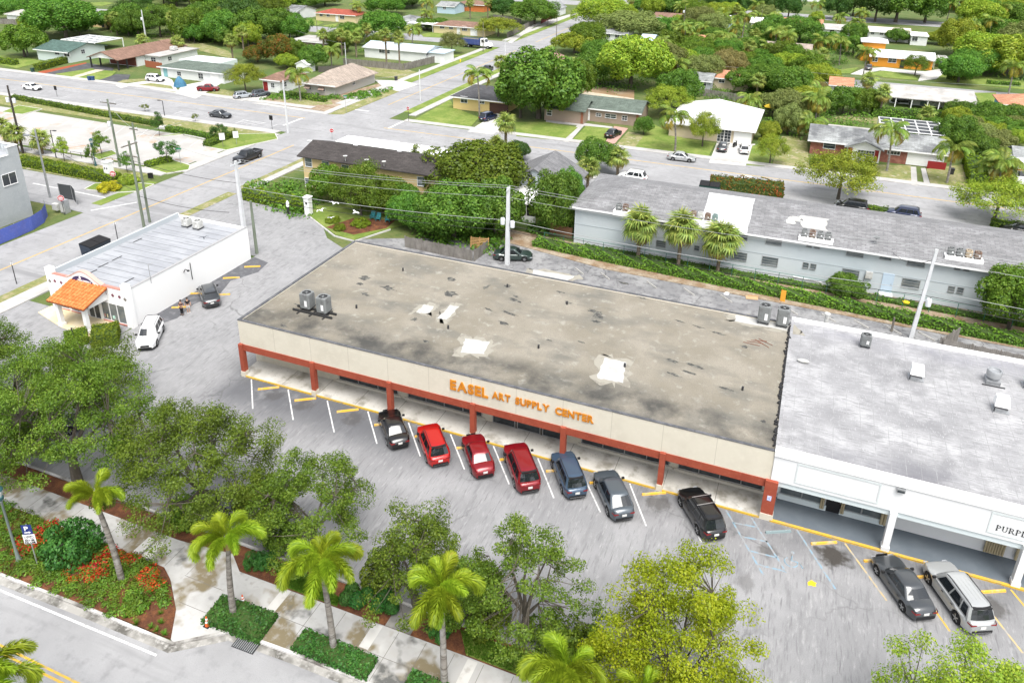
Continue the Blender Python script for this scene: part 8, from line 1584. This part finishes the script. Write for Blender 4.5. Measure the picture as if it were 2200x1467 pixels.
person(392, 677, .2, 'person in black trousers standing with folded arms by the restaurant wall', mat('dusty_top',(.1,.06,.055),.9), CLB, True); person(406, 672, .9, 'person in black top and white shorts by the restaurant wall', CLB, CLW, False, True)
def bird(px, py, z, label, m, s=1.0, rz=0.0):
    x, y = at(px, py, z); o = thing('bird', label, 'bird', (x,y,z), rz); b = MB(); b.tube([(0,-.28,0),(0,-.15,.02),(0,.05,.03),(0,.2,.03),(0,.3,.02),(0,.36,.01)], [.01,.06,.085,.06,.045,.012], 8); b.build('body', m, o, 60, True)
    for sg in (-1,1): b = MB(); b.add([(sg*.05,.12,.04),(sg*.05,-.08,.04),(sg*.32,.0,.17),(sg*.3,.16,.17),(sg*.6,-.12,.1),(sg*.55,.06,.1)], [(0,1,2,3),(3,2,4,5)]+[(3,2,1,0),(5,4,2,3)]); b.build('wing', m, o, None, True)
    b = MB(); b.add([(-.03,-.25,0),(.03,-.25,0),(.08,-.42,0),(-.08,-.42,0)], [(0,1,2,3),(3,2,1,0)]); b.build('tail', m, o, None, True); o.scale = (s,)*3
WB = mat('white_feather',(.7,.7,.7),.8); GBF = mat('grey_feather',(.07,.075,.09),.8)
for i, (px, py, lb) in enumerate(((718,438,'white bird flying highest over the kerbed bed'),(690,453,'white bird flying left over the kerbed bed'),(765,457,'white bird gliding right of the other white birds'),(711,468,'small white bird lowest over the kerbed bed'))): bird(px, py, 6, lb, WB, 1.2 if i < 3 else .7, i*1.3)
bird(438, 511, 5.5, 'dark grey pigeon flying over the restaurant roof', GBF, .9, .8)
CONE = mat('cone_orange',(.6,.09,.015),.6)
for px, py, lb in ((446,1343,'traffic cone left of the first clipped hedge'),(523,1296,'traffic cone behind the first clipped hedge')): x, y = at(px, py, .1); o = thing('traffic_cone', lb, 'traffic cone', (x,y,.1), 0, 'traffic cones'); MB().box(-.19,-.19,0,.19,.19,.04).build('base', BLACK, o, local=True); b = MB(); b.lathe([(.15,.04),(.035,.72)], 0, 0, 14); b.build('cone', CONE, o, 50, True); b = MB(); b.lathe([(.112,.28),(.088,.42)], 0, 0, 14); b.lathe([(.075,.5),(.058,.6)], 0, 0, 14); b.build('reflective_bands', SWHT, o, 50, True)
x, y = at(529, 1384, .02); o = thing('storm_drain', 'dark iron storm drain grate at the kerb corner', 'drain', (x,y,.02), .03); MB().box(-.75,-.4,-.01,.75,.4,.006).build('frame', DARKM, o, local=True)
for k in range(11): MB().box(-.68+k*.128,-.36,.006,-.63+k*.128,.36,.02).build('bar', METAL, o, local=True)
def bin_(px, py, m, label): x, y = at(px, py, 0); o = thing('wheelie_bin', label, 'bin', (x,y,0), .2, 'rubbish bins'); b = MB(); b.add([(-.26,-.3,.08),(.26,-.3,.08),(.26,.3,.08),(-.26,.3,.08),(-.32,-.36,1.0),(.32,-.36,1.0),(.32,.36,1.0),(-.32,.36,1.0)], [(0,1,5,4),(1,2,6,5),(2,3,7,6),(3,0,4,7),(4,5,6,7)]); b.build('tub', m, o, local=True); b = MB(); b.box(-.35,-.4,1.0,.35,.38,1.08); b.build('lid', m, o, local=True); [MB().tube([(s*.25,.3,.12),(s*.3,.3,.12)], .12, 10).build('wheel', BLACK, o, local=True) for s in (-1,1)]
BB = mat('bin_blue',(.03,.07,.16),.5); BG = mat('bin_green',(.02,.06,.05),.5); bin_(193,174,BB,'left blue bin on the kerb before the black drive'); bin_(200,174,BB,'right blue bin on the kerb before the black drive'); bin_(71,156,BG,'dark green bin on the kerb at the far left'); bin_(851,174,DARKM,'dark bin on the grass of the corner house'); bin_(1637,300,DARKM,'dark bin right of the white garage door'); bin_(2043,375,DARKM,'dark bin at the end of the red brick house')
def dumpster(px, py, rz, label, m): x, y = at(px, py, 0); o = thing('dumpster', label, 'dumpster', (x,y,0), rz); b = MB(); b.add([(-1.5,-.7,.15),(1.5,-.7,.15),(1.5,.7,.15),(-1.5,.7,.15),(-1.5,-.95,1.4),(1.5,-.95,1.4),(1.5,.85,1.6),(-1.5,.85,1.6)], [(0,1,5,4),(1,2,6,5),(2,3,7,6),(3,0,4,7),(3,2,1,0)]); b.build('bin_body', m, o, local=True); [MB().add([(s-.72,-.98,1.42),(s+.72,-.98,1.42),(s+.72,.86,1.63),(s-.72,.86,1.63),(s-.72,-.98,1.47),(s+.72,-.98,1.47),(s+.72,.86,1.68),(s-.72,.86,1.68)], [(4,5,6,7),(0,1,5,4),(1,2,6,5),(3,0,4,7)]).build('lid', BLACK, o, local=True) for s in (-.75,.75)]; [MB().box(s*1.5-.1,-.3,.7,s*1.5+.1,.3,.9).build('fork_pocket', m, o, local=True) for s in (-1,1)]
dumpster(208, 543, 1.57, 'dark dumpster on the left side of the restaurant', mat('dumpster_blue',(.03,.04,.06),.6)); dumpster(1523, 415, .05, 'dark green dumpster behind the apartment roof', BG)
x, y = at(387, 186, 0); b = MB(); b.lathe([(1.5,0),(1.35,.7),(.9,1.5),(.25,2.3),(.05,2.4)], x, y, 9); tag(b.build('tarpaulin_cover', mat('blue_tarp',(.05,.16,.25),.6,[(1.5,(.03,.1,.18),.45,.7,4)]), None, 30), 'blue tarpaulin covered heap in the bungalow drive', 'tarpaulin')
CH = mat('teal_plastic',(.03,.2,.22),.6)
for px, py, lb in ((801,472,'left teal garden chair under the trees'),(813,475,'middle teal garden chair under the trees'),(833,478,'right teal garden chair under the trees')):
    x, y = at(px, py, 0); o = thing('garden_chair', lb, 'chair', (x,y,.05), .3, 'teal garden chairs'); MB().box(-.3,-.3,.36,.3,.3,.42).build('seat', CH, o, local=True); MB().add([(-.3,.27,.4),(.3,.27,.4),(.28,.5,1.05),(-.28,.5,1.05),(-.3,.32,.4),(.3,.32,.4),(.28,.55,1.05),(-.28,.55,1.05)], [(0,1,2,3),(7,6,5,4),(2,6,7,3),(0,3,7,4),(1,5,6,2)]).build('backrest', CH, o, local=True); [MB().box(u*.28-.03,v*.25-.03,0,u*.28+.03,v*.25+.03,.58 if v < 0 else .4).build('leg', CH, o, local=True) for u in (-1,1) for v in (-1,1)]; [MB().box(u*.3-.04,-.3,.58,u*.3+.04,.3,.62).build('armrest', CH, o, local=True) for u in (-1,1)]
for px, py, sx, sy, rz, m, lb in ((1615,640,1.3,.8,.2,mat('cardboard',(.45,.3,.17),.9),'flattened cardboard lying at the rear alley edge'),(1712,645,.9,.6,.5,MATS['cardboard'],'second piece of cardboard right of the orange board'),(1560,632,.5,.4,.1,SWHT,'white scrap on the rear alley')): x, y = at(px, py, .02); b = MB(); b.cbox(x,y,.05,sx,sy,.06,0,rz); b.cbox(x+.1,y+sy*.4,.12,sx*.9,.05,.2,0,rz); tag(b.build('litter', m), lb, 'litter')
x, y = at(1681, 648, 0); b = MB(); b.add([(x-.28,y,.0),(x+.25,y-.1,0),(x+.25,y+.2,1.25),(x-.28,y+.3,1.25),(x-.28,y+.08,0),(x+.25,y-.02,0),(x+.25,y+.28,1.25),(x-.28,y+.38,1.25)], [(0,1,2,3),(7,6,5,4),(3,2,6,7),(0,3,7,4),(1,5,6,2)]); tag(b.build('leaning_board', mat('orange_board',(.6,.27,.03),.8)), 'orange board leaning against the rear hedge', 'board'); x, y = at(1945, 656, 0); b = MB(); b.lathe([(.25,0),(.38,.45),(.34,.45)], x, y, 12); tag(b.build('yellow_tub', MATS['yellow_bag']), 'yellow tub in the weeds beside the apartment steps', 'tub')
o = thing('gate_pier', 'white gate pier with dark diamond beside the kerbed lawn', 'gate pier', (*at(664,462),0)); MB().box(-.4,-.4,0,.4,.4,2.6).build('shaft', WHITE, o, local=True); MB().box(-.5,-.5,2.6,.5,.5,2.75).build('cap', WHITE, o, local=True); MB().add([(0,-.41,1.6),(.2,-.41,1.85),(0,-.41,2.1),(-.2,-.41,1.85)], [(0,1,2,3)]).build('diamond', DARKM, o, local=True)
o = thing('gate_pier', 'white patterned pier behind the no entry sign on the island', 'gate pier', (*at(238,388),0)); MB().box(-.5,-.5,0,.5,.5,3.0).build('shaft', WHITE, o, local=True); MB().box(-.6,-.6,3.0,.6,.6,3.15).build('cap', WHITE, o, local=True); [MB().add([(u,-.51,1.9),(u+.16,-.51,2.1),(u,-.51,2.3),(u-.16,-.51,2.1)], [(0,1,2,3)]).build('diamond', DARKM, o, local=True) for u in (-.22,.22)]
x, y = at(620, 460, 0); o = thing('garden_lantern', 'small white and dark lantern post on the kerb', 'lantern', (x,y,0)); MB().cyl(x,y,0,1.1,.16,.14,10).build('post', DARKM, o); b = MB(); b.lathe([(.2,1.1),(.22,1.7),(.05,2.0)], x, y, 10); b.build('globe', WHITE, o, 50)
x, y = at(989, 134, 0); o = thing('fire_hydrant', 'yellow fire hydrant on the verge of the cross street', 'fire hydrant', (x,y,0)); b = MB(); b.lathe([(.18,0),(.16,.1),(.14,.55),(.18,.58),(.12,.72),(.03,.8)], x, y, 10); b.build('barrel', MATS['yellow_bag'], o, 50); MB().tube([(x-.22,y,.42),(x+.22,y,.42)], .07, 8).build('nozzles', MATS['yellow_bag'], o)
pf = thing('rail_fence', 'dark rail fence between the pavement and the bright lane hedge', 'fence', (*at(54,319),0)); p, q = at(48,321), at(290,361)
for k in range(12): x, y = p[0]+(q[0]-p[0])*k/11, p[1]+(q[1]-p[1])*k/11; MB().cyl(x,y,0,1.1,.035,.035,6).build('post', DARKM, pf)
for z in (.5,1.08): MB().tube([(*p,z),(*q,z)], .03, 5).build('rail', DARKM, pf)
o = thing('garden_umbrella', 'yellow umbrella like shelter beside the white hip roof', 'parasol', (*at(1652,252),0)); b = MB(); b.lathe([(1.3,2.2),(1.0,2.5),(.1,2.9)], 0, 0, 8); b.build('canopy', MATS['gold_leaf'] if False else mat('gold_cloth',(.6,.42,.03),.8), o, None, True); MB().cyl(0,0,0,2.6,.05,.05,6).build('pole', DARKM, o, local=True)
# ------------------------------------------------------------------ bookkeeping
for o in bpy.data.objects:
    if '_o' in o: del o['_o']
